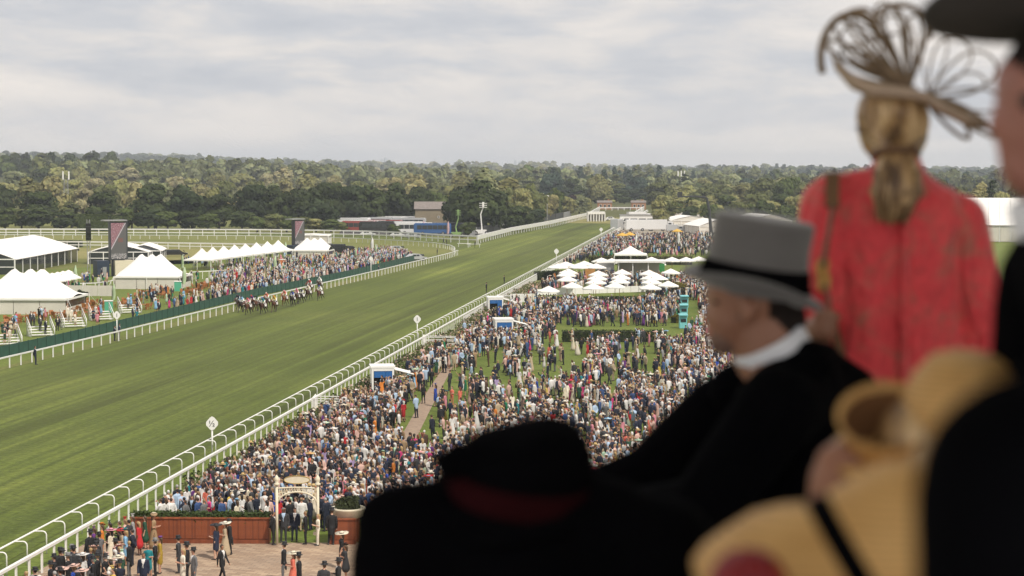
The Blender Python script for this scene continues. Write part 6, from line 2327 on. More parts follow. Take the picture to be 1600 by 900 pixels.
# far crowd beyond the parasols and along the rail
far_poly = [Gx(a, b) for a, b in ((838, 430), (905, 388), (960, 368), (1005, 372), (1200, 366), (1235, 380), (1235, 402), (1000, 402), (930, 404), (880, 418), (845, 432))]
xs_, ys_f = [p[0] for p in far_poly], [p[1] for p in far_poly]
n = 0
for _ in range(60000):
    x, y = rp.uniform(min(xs_), max(xs_)), rp.uniform(min(ys_f), max(ys_f))
    if not in_poly(x, y, far_poly):
        continue
    o = x - rail_x(y) - 2.0
    if o < 0.5:
        continue
    dd = 1.0 if o < 14 else 0.42
    if rp.random() < dd and add_person(x, y, 'far', dmin=0.62):
        n += 1
    if n > 1750:
        break
# infield crowd packed behind the green fence
inf_poly = [Gx(a, b) for a, b in ((226, 492), (300, 484), (400, 461), (537, 433), (648, 404), (605, 393), (565, 396), (520, 404), (470, 411), (400, 414), (345, 424), (300, 452), (262, 458))]
xs_, ys_f = [p[0] for p in inf_poly], [p[1] for p in inf_poly]
n = 0
for _ in range(60000):
    x, y = rp.uniform(min(xs_), max(xs_)), rp.uniform(min(ys_f), max(ys_f))
    if not in_poly(x, y, inf_poly):
        continue
    px, py = to_px((x, y, 0))
    fence_y = np.interp(px, [226, 300, 400, 537, 655], [505, 488, 463.5, 435, 406])
    q = fence_y - py
    if q < 1.0:
        continue
    dd = 1.0 if q < 22 else 0.42
    if px < 330:
        dd *= 0.55 if q < 12 else 0.12
    if rp.random() < dd and add_person(x, y, 'infield', head=-PI / 2 - 0.5 + rp.gauss(0, 0.5), dmin=0.60):
        n += 1
    if n > 1150:
        break
# sparse infield groups
for px, py, k, sp in ((6, 528, 4, 6), (18, 520, 3, 6), (90, 515, 3, 5), (150, 505, 4, 5), (215, 498, 4, 6), (60, 470, 8, 20), (110, 455, 12, 24), (170, 452, 6, 16), (205, 448, 5, 12), (140, 440, 14, 30), (230, 470, 8, 16), (250, 462, 8, 14), (300, 440, 6, 10), (360, 436, 14, 22), (380, 432, 10, 18), (310, 414, 14, 30), (360, 410, 16, 30), (420, 405, 16, 20), (120, 447, 8, 20), (90, 452, 6, 16), (150, 500, 3, 4), (350, 440, 8, 14), (470, 412, 10, 16), (490, 408, 8, 12), (185, 445, 5, 14), (60, 500, 3, 12), (30, 512, 3, 8)):
    for _ in range(k):
        g = G(px + rp.gauss(0, sp * 0.6), py + rp.gauss(0, 2.5))
        fy = np.interp(px, [-40, 0, 90, 175, 290, 400], [571, 560, 540, 519, 490, 463])
        if to_px(g)[1] < fy - 2:
            add_person(g.x, g.y, 'infield', head=-PI / 2 - 0.6 + rp.gauss(0, 0.7), dmin=0.4)
# on the viewing steps
for i, g in enumerate(STEP_G):
    for k in range(4 if i else 3):
        q = rp.randrange(4)
        off = Matrix.Rotation(0.5, 3, 'Z') @ Vector((rp.uniform(-1.0, 1.0), q * 0.42, 0))
        lk = man_look('lawn') if i in (1,) or rp.random() < 0.5 else woman_look('lawn')
        if i == 1:
            lk = L_('m', rp.choice(['navy', 'charcoal', 'dark navy']), pose='down')
        if i == 2:
            lk = L_('w' if k % 2 else 'm', 'ivory', pose='both' if k % 2 else 'down', skirt='knee')
        add_person(g.x + off.x, g.y + off.y, 'infield', lk, head=-PI / 2 - 0.5, z=0.28 * (q + 1), dmin=0.3)
# stewards on the grass between rail and fence
for px, py, lk in ((56, 570, L_('m', 'dark navy', pose='hands_behind', hair='dark')), (179, 533, L_('m', 'dark navy', pose='hands_behind', hair='dark')), (186, 531, L_('m', 'navy', pose='down', hair='dark')), (592, 430, L_('m', 'dark navy', pose='down')), (742, 387, L_('m', 'black', pose='down')), (698, 384, L_('m', 'black', pose='down')), (683, 400, L_('m', 'black', pose='down')), (760, 459, L_('m', 'black', pose='down', hair='dark')), (788, 446, L_('m', 'black', pose='down', hair='dark')), (693, 382, L_('m', 'charcoal', pose='walk'))):
    g = G(px, py)
    add_person(g.x, g.y, 'track', lk, head=LEFT if px > 600 else RIGHT, dmin=0.05)

# nearest figures become things of their own, the rest one crowd
PEOPLE.sort(key=lambda p: math.hypot(p[0], p[1], CAM_H - p[2]))
in_view = [p for p in PEOPLE if -40 < to_px((p[0], p[1], 1.7))[0] < 1640]
NEAR = []
for p in in_view:
    px, py = to_px((p[0], p[1], p[2] + 1.62))
    if py < 900 and not (555 < px < 1150 and py > 760):
        NEAR.append(p)
    if len(NEAR) == 281:
        break
near_ids = set(map(id, NEAR))
tracks = [p for p in PEOPLE if p[5] == 'track']
NEAR += [p for p in tracks if id(p) not in near_ids]
near_ids = set(map(id, NEAR))


def where_words(p):
    x, y, z, hd, lk, zone = p
    px, py = to_px((x, y, z))
    if zone == 'track':
        if px < 80:
            return ['alone on the grass strip by the infield rail']
        if px < 200:
            return ['by the infield 1 marker', 'right of the infield 1 marker', 'near the infield 1 marker']
        if px < 650:
            return ['beside the plain infield marker']
        if py < 410:
            return ['at the far bend corner', 'on the far bend turf', 'inside the far bend', 'beyond the far bend']
        return ['at the curved rail beyond the 1 marker', 'farther along the curved rail']
    if zone == 'paving':
        if px < 212 and hd != CAMW and (x - rail_x(y) - 2.0) < 2.6:
            return ['in the row nearest the white barrier', 'by the barrier beside the paving', 'near the barrier corner']
        if px < 215:
            return ['in the packed bottom-left corner', 'in the corner behind the barrier row', 'at the paving edge of the packed corner', 'deep in the packed bottom-left corner']
        if px < 260:
            return ['on the paving by the plank wall end', 'on the paving left of the open bricks']
        if px < 320:
            return ['on the brick paving in front of the plank wall', 'in the trio in front of the plank wall']
        if px < 400:
            return ['on the paving before the wall middle']
        return ['on the brick paving near the white arch', 'on the paving right of the white arch']
    o = x - rail_x(y) - 2.0
    if 425 < px < 505 and py > 770:
        return ['standing under the cream arch', 'close behind the cream arch']
    if o < 3.4:
        return ['in the front row by the crowd barrier', 'near the barrier short of the half marker', 'in the row nearest the barrier', 'near the barrier beside the half marker']
    if px < 330 and py > 770:
        return ['just behind the left half of the plank wall', 'near the left half of the plank wall', 'a row back from the planting on the wall', 'behind the left end of the planting']
    if px < 425 and py > 765:
        return ['just behind the right half of the plank wall', 'near the right half of the plank wall', 'behind the planting near the arch']
    if px < 425:
        return ['in the packed crowd above the plank wall', 'in the crowd below the half marker', 'in the middle of the crowd left of the arch', 'in the crowd beside the half marker', 'deep in the crowd left of the arch']
    return ['in the packed crowd right of the arch', 'in the crowd behind the oval sign', 'in the crowd above the cream planter', 'deep in the crowd right of the oval sign', 'among the crowd near the black hat']


def rgba(c):
    return tuple(c) + (1.0,)


def build_person(p):
    x, y, z, hd, lk, zone = p
    base, pose = look_words(lk)
    cands = []
    for w_ in where_words(p):
        cands.append(f'{base} {w_}')
    for w_ in where_words(p):
        cands.append(f'{base}, {pose}, {w_}')
    for w_ in where_words(p):
        cands.append(f'{lk["hair"]}-haired {base}, {pose}, {w_}' if not base.startswith(lk['hair']) else f'shorter {base}, {pose}, {w_}')
    short = {'paving': 'on the paving', 'track': 'by the rail', 'lawn': 'in the crowd'}.get(zone, 'in the infield')
    cands += [f'{base} {short}', f'{base}, {pose}, {short}', f'{base} {short} behind the others', f'{base} {short} beside the rest']
    cands = [c for c in cands if len(c.split()) <= 16]
    lab = uniq(cands)
    tries = 0
    while lab is None and tries < 40:        # nothing sets this one apart: give it other clothes
        lk = man_look(zone) if lk['sex'] == 'm' else woman_look(zone)
        base, pose = look_words(lk)
        cands = [f'{base} {w_}' for w_ in where_words(p)] + [f'{base}, {pose}, {w_}' for w_ in where_words(p)]
        lab = uniq([c for c in cands if len(c.split()) <= 16])
        tries += 1
    me, hz = template(lk['sex'], lk['pose'], lk['skirt'], 0)
    o = link('person', me, None, (x, y, z), (rp.gauss(0, 0.025), rp.gauss(0, 0.025), hd))
    s = rp.uniform(0.95, 1.05)
    o.scale = (s * rp.uniform(0.96, 1.08), s * rp.uniform(0.96, 1.1), s)
    tag(o, lab or base, 'person', 'racegoers' if zone != 'track' else 'stewards by the rails')
    sk = rp.choice(SKINS[:5] if rp.random() < 0.92 else SKINS[4:])
    o['upper_colour'], o['lower_colour'], o['skin_colour'], o['hair_colour'], o['shirt_colour'] = rgba(C_[lk['upper']]), rgba(C_[lk['lower']]), rgba(sk), rgba(lk['hairc']), rgba(C_[lk['shirt']])
    if lk['hat']:
        h = link('hat', hat_mesh(lk['hat']), o, (0, -0.005, hz + (0.06 if lk['hat'] in ('top hat', 'panama', 'wide brim') else 0.088)), (rp.uniform(-0.12, 0.05), rp.uniform(-0.06, 0.06), rp.uniform(-0.5, 0.5) if lk['hat'] == 'saucer' else 0))
        h['hat_colour'] = rgba(C_[lk['hatc']])
        h['band_colour'] = rgba(C_['black'] if lk['hatc'] != 'black' else C_['charcoal'])
        if lk['hat'] in ('saucer', 'fascinator'):
            h['band_colour'] = rgba(C_[rp.choice([lk['hatc'], lk['hatc'], 'cream', lk['upper']])])
    if lk['sex'] == 'w' and (lk.get('bag') or rp.random() < 0.2):
        b = link('handbag', bag_me, o, (0.24, 0.10, 0.52), (0, 0, 0.4))
        b['bag_colour'] = rgba(C_[lk.get('bag') or rp.choice(['black', 'cream', 'tan', 'white'])])
    return o


for p in NEAR:
    build_person(p)


# ------------------------------------------------------------------ the rest of the crowd, one mesh
def bake(me):
    me.calc_loop_triangles()
    n = len(me.vertices)
    v = np.zeros(n * 3)
    me.vertices.foreach_get('co', v)
    t = np.zeros(len(me.loop_triangles) * 3, dtype=np.int32)
    me.loop_triangles.foreach_get('vertices', t)
    pi = np.zeros(len(me.loop_triangles), dtype=np.int32)
    me.loop_triangles.foreach_get('polygon_index', pi)
    mi = np.zeros(len(me.polygons), dtype=np.int32)
    me.polygons.foreach_get('material_index', mi)
    return v.reshape(-1, 3), t.reshape(-1, 3), mi[pi]


attr_mat('crowd_cloth', 'tint', 0.75, object_level=False)
BAKED = {}


def crowd():
    Vs, Fs, Cs = [], [], []
    off = 0
    for p in PEOPLE:
        if id(p) in near_ids:
            continue
        x, y, z, hd, lk, zone = p
        px, py = to_px((x, y, 1.5))
        if px < -30 or px > 1300 or py > 960 or (py > 905 and 560 < px):
            continue
        lod = 1 if y < 250 else 2
        pose = lk['pose'] if lod == 1 else ({'m': {'binoculars': 'binoculars', 'phone': 'phone'}.get(lk['pose'], 'down'), 'w': 'down'}[lk['sex']])
        skirt = lk['skirt'] if lod == 1 else ('knee' if lk['sex'] == 'w' else None)
        key = (lk['sex'], pose, skirt, lod)
        if key not in BAKED:
            me, hz = template(*key)
            BAKED[key] = bake(me) + (hz,)
        V, T, M, hz = BAKED[key]
        lx, ly = rp.gauss(0, 0.035), rp.gauss(0.02, 0.045)
        V = V + np.stack([V[:, 2] * lx, V[:, 2] * ly, 0 * V[:, 2]], 1)
        V = V * (rp.uniform(0.92, 1.14), rp.uniform(0.92, 1.2), 1.0)
        s = rp.uniform(0.91, 1.06) * (1.03 if lod == 2 else 1.0)
        c, sn = math.cos(hd) * s, math.sin(hd) * s
        W_ = np.stack([V[:, 0] * c - V[:, 1] * sn + x, V[:, 0] * sn + V[:, 1] * c + y, V[:, 2] * s + z], 1)
        sk = rp.choice(SKINS[:4]) if rp.random() < 0.93 else rp.choice(SKINS[4:])
        cols = np.array([C_[lk['upper']], C_[lk['lower']], sk, lk['hairc'], (0.03, 0.025, 0.022), C_[lk['shirt']]])
        cols[:2] *= rp.uniform(0.7, 1.0)
        Vs.append(W_)
        Fs.append(T + off)
        Cs.append(cols[M])
        off += len(W_)
        if lk['hat'] and (lod == 1 or lk['hat'] in ('wide brim', 'panama', 'saucer')):
            hk = ('hat', lk['hat'])
            if hk not in BAKED:
                BAKED[hk] = bake(hat_mesh(lk['hat']))
            V, T, M = BAKED[hk]
            hz_ = hz + 0.07
            V = V + (hz_ * lx, hz_ * ly, 0)
            W_ = np.stack([V[:, 0] * c - V[:, 1] * sn + x, V[:, 0] * sn + V[:, 1] * c + y, (V[:, 2] + hz_) * s + z], 1)
            Vs.append(W_)
            Fs.append(T + off)
            Cs.append(np.array([C_[lk['hatc']], C_['black'] if lk['hat'] in ('panama', 'top hat') else C_[lk['upper']]])[M])
            off += len(W_)
    V, Fq, Cc = np.vstack(Vs), np.vstack(Fs), np.vstack(Cs)
    me = numpy_mesh('crowd', V, Fq, MATS['crowd_cloth'], face_col=Cc, smooth=False)
    o = link('crowd', me)
    tag(o, 'dense crowd of racegoers in suits, dresses and hats stretching away on both sides of the track', 'crowd', kind='stuff')
    print('PEOPLE', len(PEOPLE), 'near', len(NEAR), 'crowd tris', len(Fq))


crowd()

# ------------------------------------------------------------------ horses and jockeys
HM = [attr_mat('horse_coat', 'coat_colour', 0.45, var=0.15, scale=5, spec=0.5), attr_mat('horse_dark', 'mane_colour', 0.6), mat('hoof', (0.03, 0.025, 0.02), 0.5), attr_mat('horse_sock', 'sock_colour', 0.6)]


def horse_mesh(ph):
    """galloping racehorse facing +y; ph picks the leg phase"""
    c = []
    c.append(((0, -0.55, 1.28), 0.29, (0, 0.10, 1.20), 0.27, 0, (0.92, 1)))
    c.append(((0, 0.10, 1.20), 0.28, (0, 0.52, 1.22), 0.25, 0, (0.85, 1)))
    c.append(((0, -0.68, 1.30), 0.24, (0, -0.80, 1.22), 0.17, 0))
    c.append(((0, 0.58, 1.32), 0.20, (0, 1.18, 1.66), 0.115, 0, (0.7, 1)))
    c.append(((0, 1.18, 1.70), 0.115, (0, 1.56, 1.50), 0.066, 0, (0.8, 1)))
    c.append(((0, 1.50, 1.52), 0.066, (0, 1.68, 1.42), 0.058, 0, (0.9, 1)))
    for s in (-1, 1):
        c.append(((s * 0.05, 1.10, 1.80), 0.025, (s * 0.06, 1.11, 1.90), 0.010, 0))
    for i in range(4):
        a = i / 3
        c.append(((0, 0.66 + 0.45 * a, 1.50 + 0.30 * a), 0.045, (0, 0.60 + 0.45 * a, 1.44 + 0.30 * a), 0.03, 1, (0.5, 1)))
    c.append(((0, -0.92, 1.30), 0.05, (0, -1.30, 1.05), 0.07, 1))
    c.append(((0, -1.30, 1.05), 0.07, (0, -1.50, 0.72), 0.02, 1))
    fl = [[(0.55, 0.30), (0.75, 0.10), (0.10, 0.62), (0.30, 0.40)], [(0.15, -0.22), (0.05, -0.35), (0.32, 0.62), (0.28, 0.35)], [(0.30, 0.22), (0.60, 0.42), (-0.10, -0.12), (0.05, -0.42)]][ph]
    f1, f2 = [((0.62, 0.62), (0.98, 0.28)), ((0.30, 0.60), (0.10, 0.30)), ((0.66, 0.74), (0.42, 0.44))][ph], [((0.50, 0.72), (0.35, 0.42)), ((0.58, 0.58), (0.80, 0.18)), ((0.45, 0.58), (0.50, 0.10))][ph]
    for s, ((ky, kz), (hy, hz)) in ((-1, f1), (1, f2)):
        c.append(((s * 0.14, 0.45, 1.05), 0.12, (s * 0.13, ky, kz), 0.062, 0))
        c.append(((s * 0.13, ky, kz), 0.058, (s * 0.13, hy, hz), 0.042, 1 if ph != 1 else 0))
        c.append(((s * 0.13, hy, hz), 0.044, (s * 0.13, hy + 0.10, max(0.05, hz - 0.14)), 0.05, 2))
    h1 = [((-0.72, 0.62), (-1.05, 0.28)), ((-0.45, 0.66), (-0.25, 0.16)), ((-0.80, 0.66), (-1.18, 0.42))][ph]
    h2 = [((-0.60, 0.66), (-0.72, 0.14)), ((-0.62, 0.62), (-0.55, 0.12)), ((-0.70, 0.62), (-0.98, 0.22))][ph]
    for s, ((ky, kz), (hy, hz)) in ((-1, h1), (1, h2)):
        st = (s * 0.15, -0.50, 0.92)
        c.append(((s * 0.14, -0.66, 1.18), 0.19, st, 0.13, 0, (0.8, 1)))
        c.append((st, 0.12, (s * 0.14, ky, kz), 0.062, 0))
        c.append(((s * 0.14, ky, kz), 0.056, (s * 0.13, hy, hz), 0.042, 1))
        c.append(((s * 0.13, hy, hz), 0.044, (s * 0.13, hy + 0.08, max(0.05, hz - 0.13)), 0.05, 2))
    return skin_body('horse', c, HM, 0.035, 2, decimate=0.5)


JM = [PM[0], mat('breeches', (0.76, 0.75, 0.72), 0.7), PM[2], attr_mat('cap_silk', 'cap_colour', 0.4), mat('boot_leather', (0.015, 0.013, 0.012), 0.35), PM[5]]


def jockey_mesh():
    c = []
    for s in (-1, 1):
        c.append(((s * 0.10, -0.32, 1.82), 0.095, (s * 0.27, 0.06, 1.58), 0.075, 1))
        c.append(((s * 0.27, 0.06, 1.58), 0.068, (s * 0.27, -0.18, 1.24), 0.05, 4))
        c.append(((s * 0.27, -0.20, 1.20), 0.045, (s * 0.28, -0.02, 1.17), 0.04, 4))
        c.append(((s * 0.17, 0.10, 2.02), 0.065, (s * 0.25, 0.28, 1.80), 0.055, 0))
        c.append(((s * 0.25, 0.28, 1.80), 0.052, (s * 0.09, 0.52, 1.70), 0.04, 0))
        c.append(((s * 0.09, 0.52, 1.70), 0.036, (s * 0.07, 0.60, 1.68), 0.036, 2))
    c.append(((0, -0.32, 1.84), 0.14, (0, 0.02, 2.0), 0.15, 0, (1, 0.85)))
    c.append(((0, 0.02, 2.0), 0.155, (0, 0.12, 2.04), 0.14, 0, (1.1, 0.85)))
    c.append(((0, 0.14, 2.06), 0.06, (0, 0.24, 2.12), 0.06, 2))
    c.append(((0, 0.27, 2.13), 0.075, (0, 0.29, 2.17), 0.08, 2))
    c.append(((0, 0.255, 2.19), 0.112, (0, 0.26, 2.22), 0.10, 3))
    c.append(((0, 0.33, 2.17), 0.06, (0, 0.40, 2.155), 0.03, 3, (1.4, 1)))
    return skin_body('jockey', c, JM, 0.03, 1, decimate=0.55)


horse_mes = [horse_mesh(i) for i in range(3)]
jock_me = jockey_mesh()
sc_me = MB()
pr = [(-0.36, 1.05), (-0.31, 1.32), (-0.18, 1.47), (0, 1.53), (0.18, 1.47), (0.31, 1.32), (0.36, 1.05)]
sc_me.add([(x, y, z) for y in (-0.42, 0.16) for x, z in pr], [(i, i + 1, i + 8, i + 7) for i in range(6)])
sc_mesh = sc_me.mesh('saddle_cloth', [attr_mat('saddle_cloth', 'cloth_colour', 0.7)])
COATS = {'dark bay': ((0.060, 0.022, 0.012), (0.012, 0.010, 0.009)), 'bay': ((0.105, 0.038, 0.016), (0.015, 0.011, 0.01)), 'black-brown': ((0.022, 0.013, 0.010), (0.010, 0.009, 0.009)), 'chestnut': ((0.20, 0.070, 0.025), (0.15, 0.055, 0.02))}
RUN = [(372, 485.5, 'dark bay', 'navy', 'navy'), (378, 488.5, 'black-brown', 'sky blue', 'navy'), (388, 492, 'bay', 'pink', 'red'), (394, 487, 'black-brown', 'purple', 'red'), (401, 486.5, 'bay', 'dark green', 'dark green'), (411, 491, 'dark bay', 'teal', 'royal blue'), (417, 482.5, 'dark bay', 'coral', 'blush'), (429, 488, 'bay', 'yellow', 'orange'),
       (445, 478.5, 'chestnut', 'coral', 'pink'), (457, 479.5, 'black-brown', 'royal blue', 'navy'), (464, 475.5, 'dark bay', 'pink', 'hot pink'), (471, 474.5, 'black-brown', 'navy', 'white'), (482, 469, 'dark bay', 'cream', 'white'), (484, 459, 'bay', 'red', 'white'), (500, 470, 'bay', 'white', 'royal blue'), (500, 455, 'dark bay', 'white', 'white')]
ordn = ['', 'second ']
for i, (px, py, coat, silk, cap) in enumerate(RUN):
    g = G(px, py)
    hd = PI - math.atan(0.13) + random.uniform(-0.12, 0.12) - 0.12
    where = 'leading the field' if px < 385 else 'in the leading bunch' if px < 435 else 'in the middle of the field' if px < 476 else 'at the back of the field'
    cl, mn = COATS[coat]
    h = link('racehorse', horse_mes[i % 3], None, (g.x, g.y, 0.0), (0, 0, hd))
    tag(h, uniq([f'galloping {coat} racehorse under {silk} silks {where}', f'galloping {coat} racehorse under {silk} silks and {cap} cap']), 'horse', 'racehorses galloping on the track')
    h['coat_colour'], h['mane_colour'], h['sock_colour'] = rgba(cl), rgba(mn), rgba((0.6, 0.58, 0.55))
    s = link('saddle_cloth', sc_mesh, h)
    s['cloth_colour'] = rgba(C_['white'])
    j = link('jockey', jock_me, None, (g.x, g.y, 0.0), (0, 0, hd))
    tag(j, uniq([f'jockey in {silk} silks and {cap} cap {where}', f'jockey in {silk} silks and {cap} cap on a {coat} horse']), 'jockey', 'jockeys riding in the race')
    j['upper_colour'], j['skin_colour'], j['cap_colour'], j['shirt_colour'] = rgba(C_[silk]), rgba(SKINS[0]), rgba(C_[cap]), rgba(C_['white'])
# ------------------------------------------------------------------ the grandstand the photograph is taken from
gs = empty('grandstand', (0, 0, 0), 0, 'covered grandstand terrace whose steps the foreground spectators stand on', 'grandstand')
mat('concrete', (0.42, 0.41, 0.39), 0.85, var=0.12, scale=1.2)
for i, (y0, y1, z) in enumerate([(-8, 1.6, 17.40), (1.6, 2.45, 17.25), (2.45, 3.3, 17.08), (3.3, 4.0, 17.0), (4.0, 4.9, 17.42 - 0.5)]):
    MB().box((2, (y0 + y1) / 2, z / 2 + 7.5), (26, y1 - y0 - 0.01, z - 15)).build('step', MATS['concrete'], gs)
MB().box((2, 1.9, 24.1), (24, 7.8, 0.35)).build('roof', MATS['white_paint'], gs)  # out of view; sized to shade the spectators, white to bounce light
MB().box((2.7, 3.9, 20.5), (0.3, 2.6, 7.0)).build('light_block_wall', MATS['concrete'], gs)  # unseen wall added to block sky light from the right
for x in (-9, 13):
    MB().tube([(x, -2, 17), (x, -2, 23.7)], 0.22, 10).build('column', MATS['grey_metal'], gs)

# ------------------------------------------------------------------ spectators close to the camera
mat('black_wool', (0.0022, 0.0022, 0.0030), 1.0, spec=0.03, var=0.25, scale=14, bump=0.15, bump_scale=160)
mat('grey_felt', (0.135, 0.128, 0.124), 0.8, var=0.08, scale=18, sheen=0.4)
mat('black_silk', (0.0025, 0.0025, 0.0032), 1.0, spec=0.02, var=0.2, scale=30)
mat('dark_felt', (0.055, 0.050, 0.048), 0.9, spec=0.2, var=0.1, scale=15)
mat('white_cotton', (0.82, 0.83, 0.88), 0.75, var=0.04, scale=20)
mat('face_skin', (0.31, 0.145, 0.088), 0.45, var=0.10, scale=16)
mat('ruddy_skin', (0.36, 0.15, 0.11), 0.45, var=0.12, scale=16)
mat('stubble_skin', (0.20, 0.115, 0.085), 0.6, var=0.25, scale=50)
mat('dark_hair', (0.014, 0.009, 0.007), 0.7, spec=0.2, var=0.3, scale=40)
mat('brown_leather', (0.15, 0.075, 0.035), 0.4, var=0.2, scale=25)
mat('gold_metal', (0.62, 0.40, 0.13), 0.3, metal=0.9)
mat('red_silk', (0.26, 0.006, 0.012), 0.4, var=0.2, scale=20)
mat('dull_red_band', (0.020, 0.004, 0.005), 1.0, spec=0.02, var=0.2, scale=14)
mat('sinamay', (0.24, 0.165, 0.10), 0.55, var=0.3, scale=30)
mat('sinamay_pale', (0.50, 0.37, 0.27), 0.5, var=0.15, scale=30)
mat('eye_white', (0.75, 0.73, 0.70), 0.3)
mat('eye_dark', (0.03, 0.02, 0.015), 0.2)
mat('lip_skin', (0.40, 0.15, 0.12), 0.4)


def hair_mat():
    m = bpy.data.materials.new('streaked_hair')
    m.use_nodes = True
    k = NT(m.node_tree)
    tc = k.n('ShaderNodeTexCoord').outputs['Object']
    mp = k.n('ShaderNodeMapping', {'Vector': tc, 'Scale': (170, 130, 7)}).outputs[0]
    nz = k.n('ShaderNodeTexNoise', {'Vector': mp, 'Scale': 1.0, 'Detail': 5.0, 'Roughness': 0.6, 'Distortion': 0.6}).outputs[0]
    nl = k.n('ShaderNodeTexNoise', {'Vector': k.n('ShaderNodeMapping', {'Vector': tc, 'Scale': (30, 22, 6)}).outputs[0], 'Scale': 1.0, 'Detail': 2.0}).outputs[0]
    nz = k.math('ADD', k.math('MULTIPLY', nz, 0.38), k.math('MULTIPLY', nl, 0.62))
    c = k.ramp(nz, [(0.30, (0.035, 0.018, 0.009)), (0.43, (0.15, 0.080, 0.034)), (0.53, (0.42, 0.255, 0.11)), (0.66, (0.80, 0.58, 0.32))])
    bp = k.n('ShaderNodeBump', {'Height': nz, 'Strength': 0.25, 'Distance': 0.004})
    b = k.n('ShaderNodeBsdfPrincipled', {'Base Color': c, 'Roughness': 0.38, 'Normal': bp.outputs[0]})
    k.n('ShaderNodeOutputMaterial', {'Surface': b.outputs[0]})
    MATS['streaked_hair'] = m


def lace_mat():
    m = bpy.data.materials.new('red_lace')
    m.use_nodes = True
    k = NT(m.node_tree)
    tc = k.n('ShaderNodeTexCoord').outputs['Object']
    n1 = k.n('ShaderNodeTexNoise', {'Vector': tc, 'Scale': 13.0, 'Detail': 3.0, 'Distortion': 1.6}).outputs[0]
    n2 = k.n('ShaderNodeTexNoise', {'Vector': tc, 'Scale': 60.0, 'Detail': 3.0}).outputs[0]
    c = k.ramp(n1, [(0.42, (0.84, 0.062, 0.075)), (0.53, (0.84, 0.085, 0.09)), (0.62, (0.70, 0.105, 0.09)), (0.74, (0.58, 0.17, 0.12))])
    g = k.ramp(n2, [(0.3, (0.86, 0.82, 0.82)), (0.65, (1.06, 1.05, 1.05))])
    c = k.mix(1.0, c, g, 'MULTIPLY')
    n3 = k.n('ShaderNodeTexNoise', {'Vector': k.n('ShaderNodeMapping', {'Vector': tc, 'Rotation': (0, 0.5, 0), 'Scale': (16, 9, 5)}).outputs[0], 'Scale': 1.0, 'Detail': 2.0, 'Distortion': 0.8}).outputs[0]
    bp = k.n('ShaderNodeBump', {'Height': n2, 'Strength': 0.5, 'Distance': 0.006})
    bp2 = k.n('ShaderNodeBump', {'Height': n3, 'Strength': 0.9, 'Distance': 0.045, 'Normal': bp.outputs[0]})
    b = k.n('ShaderNodeBsdfPrincipled', {'Base Color': c, 'Roughness': 0.7, 'Normal': bp2.outputs[0], 'Sheen Weight': 0.3})
    k.n('ShaderNodeOutputMaterial', {'Surface': b.outputs[0]})
    MATS['red_lace'] = m


def straw_mat():
    m = bpy.data.materials.new('straw_weave')
    m.use_nodes = True
    k = NT(m.node_tree)
    tc = k.n('ShaderNodeTexCoord').outputs['Object']
    w1 = k.n('ShaderNodeTexWave', {'Vector': tc, 'Scale': 45.0, 'Distortion': 1.2}, bands_direction='Z').outputs[1]
    n2 = k.n('ShaderNodeTexNoise', {'Vector': tc, 'Scale': 14.0, 'Detail': 4.0}).outputs[0]
    c = k.ramp(n2, [(0.3, (0.66, 0.37, 0.12)), (0.7, (0.86, 0.53, 0.20))])
    g = k.ramp(w1, [(0.2, (0.82, 0.8, 0.78)), (0.8, (1.05, 1.05, 1.05))])
    c = k.mix(1.0, c, g, 'MULTIPLY')
    bp = k.n('ShaderNodeBump', {'Height': w1, 'Strength': 0.4, 'Distance': 0.003})
    b = k.n('ShaderNodeBsdfPrincipled', {'Base Color': c, 'Roughness': 0.6, 'Normal': bp.outputs[0]})
    tr = k.n('ShaderNodeBsdfTranslucent', {'Color': c})
    s = k.n('ShaderNodeMixShader', {0: 0.18, 1: b.outputs[0], 2: tr.outputs[0]})
    k.n('ShaderNodeOutputMaterial', {'Surface': s.outputs[0]})
    MATS['straw_weave'] = m


hair_mat()
lace_mat()
straw_mat()


class Fig:
    """a figure measured off the photograph at one distance, then built in metres about its feet"""
    def __init__(s, d, foot_px, floor_z):
        s.d, s.k = d, d / F
        f = P(foot_px, 266, d)
        s.o = Vector((f.x, f.y, floor_z))
        s.caps = []

    def p(s, px, py, dd=0.0):
        return P(px, py, s.d) + Vector((0, dd, 0)) - s.o

    def c(s, a, ra, b, rb, reg=0, flat=(1, 1)):
        s.caps.append((tuple(s.p(*a)), ra * s.k, tuple(s.p(*b)), rb * s.k, reg, flat))

    def legs(s, ax, bx, py, r, top_reg, low_reg=None, spread=0.0):
        fl = 266 + (CAM_H - s.o.z) / s.k
        for x, dd in ((ax, -0.06), (bx, 0.06)):
            s.c((x, py, dd), r, (x, fl - 60 * 0.001221 / s.k, dd), r * 0.5, top_reg)
            s.c((x, fl - 50 * 0.001221 / s.k, dd), 30 * 0.001221 / s.k, (x - 60 * 0.001221 / s.k, fl - 25 * 0.001221 / s.k, dd), 24 * 0.001221 / s.k, low_reg if low_reg is not None else top_reg)

    def build(s, mats, voxel, label, smooth=4, paint=None, group='spectators on the grandstand terrace'):
        me = skin_body('person', s.caps, [MATS[m] if isinstance(m, str) else m for m in mats], voxel, smooth, paint=paint)
        s.ob = link('person', me, None, s.o)
        tag(s.ob, label, 'person', group)
        return s.ob


def rot_to(axis):
    return Vector((0, 0, 1)).rotation_difference(Vector(axis).normalized()).to_matrix()


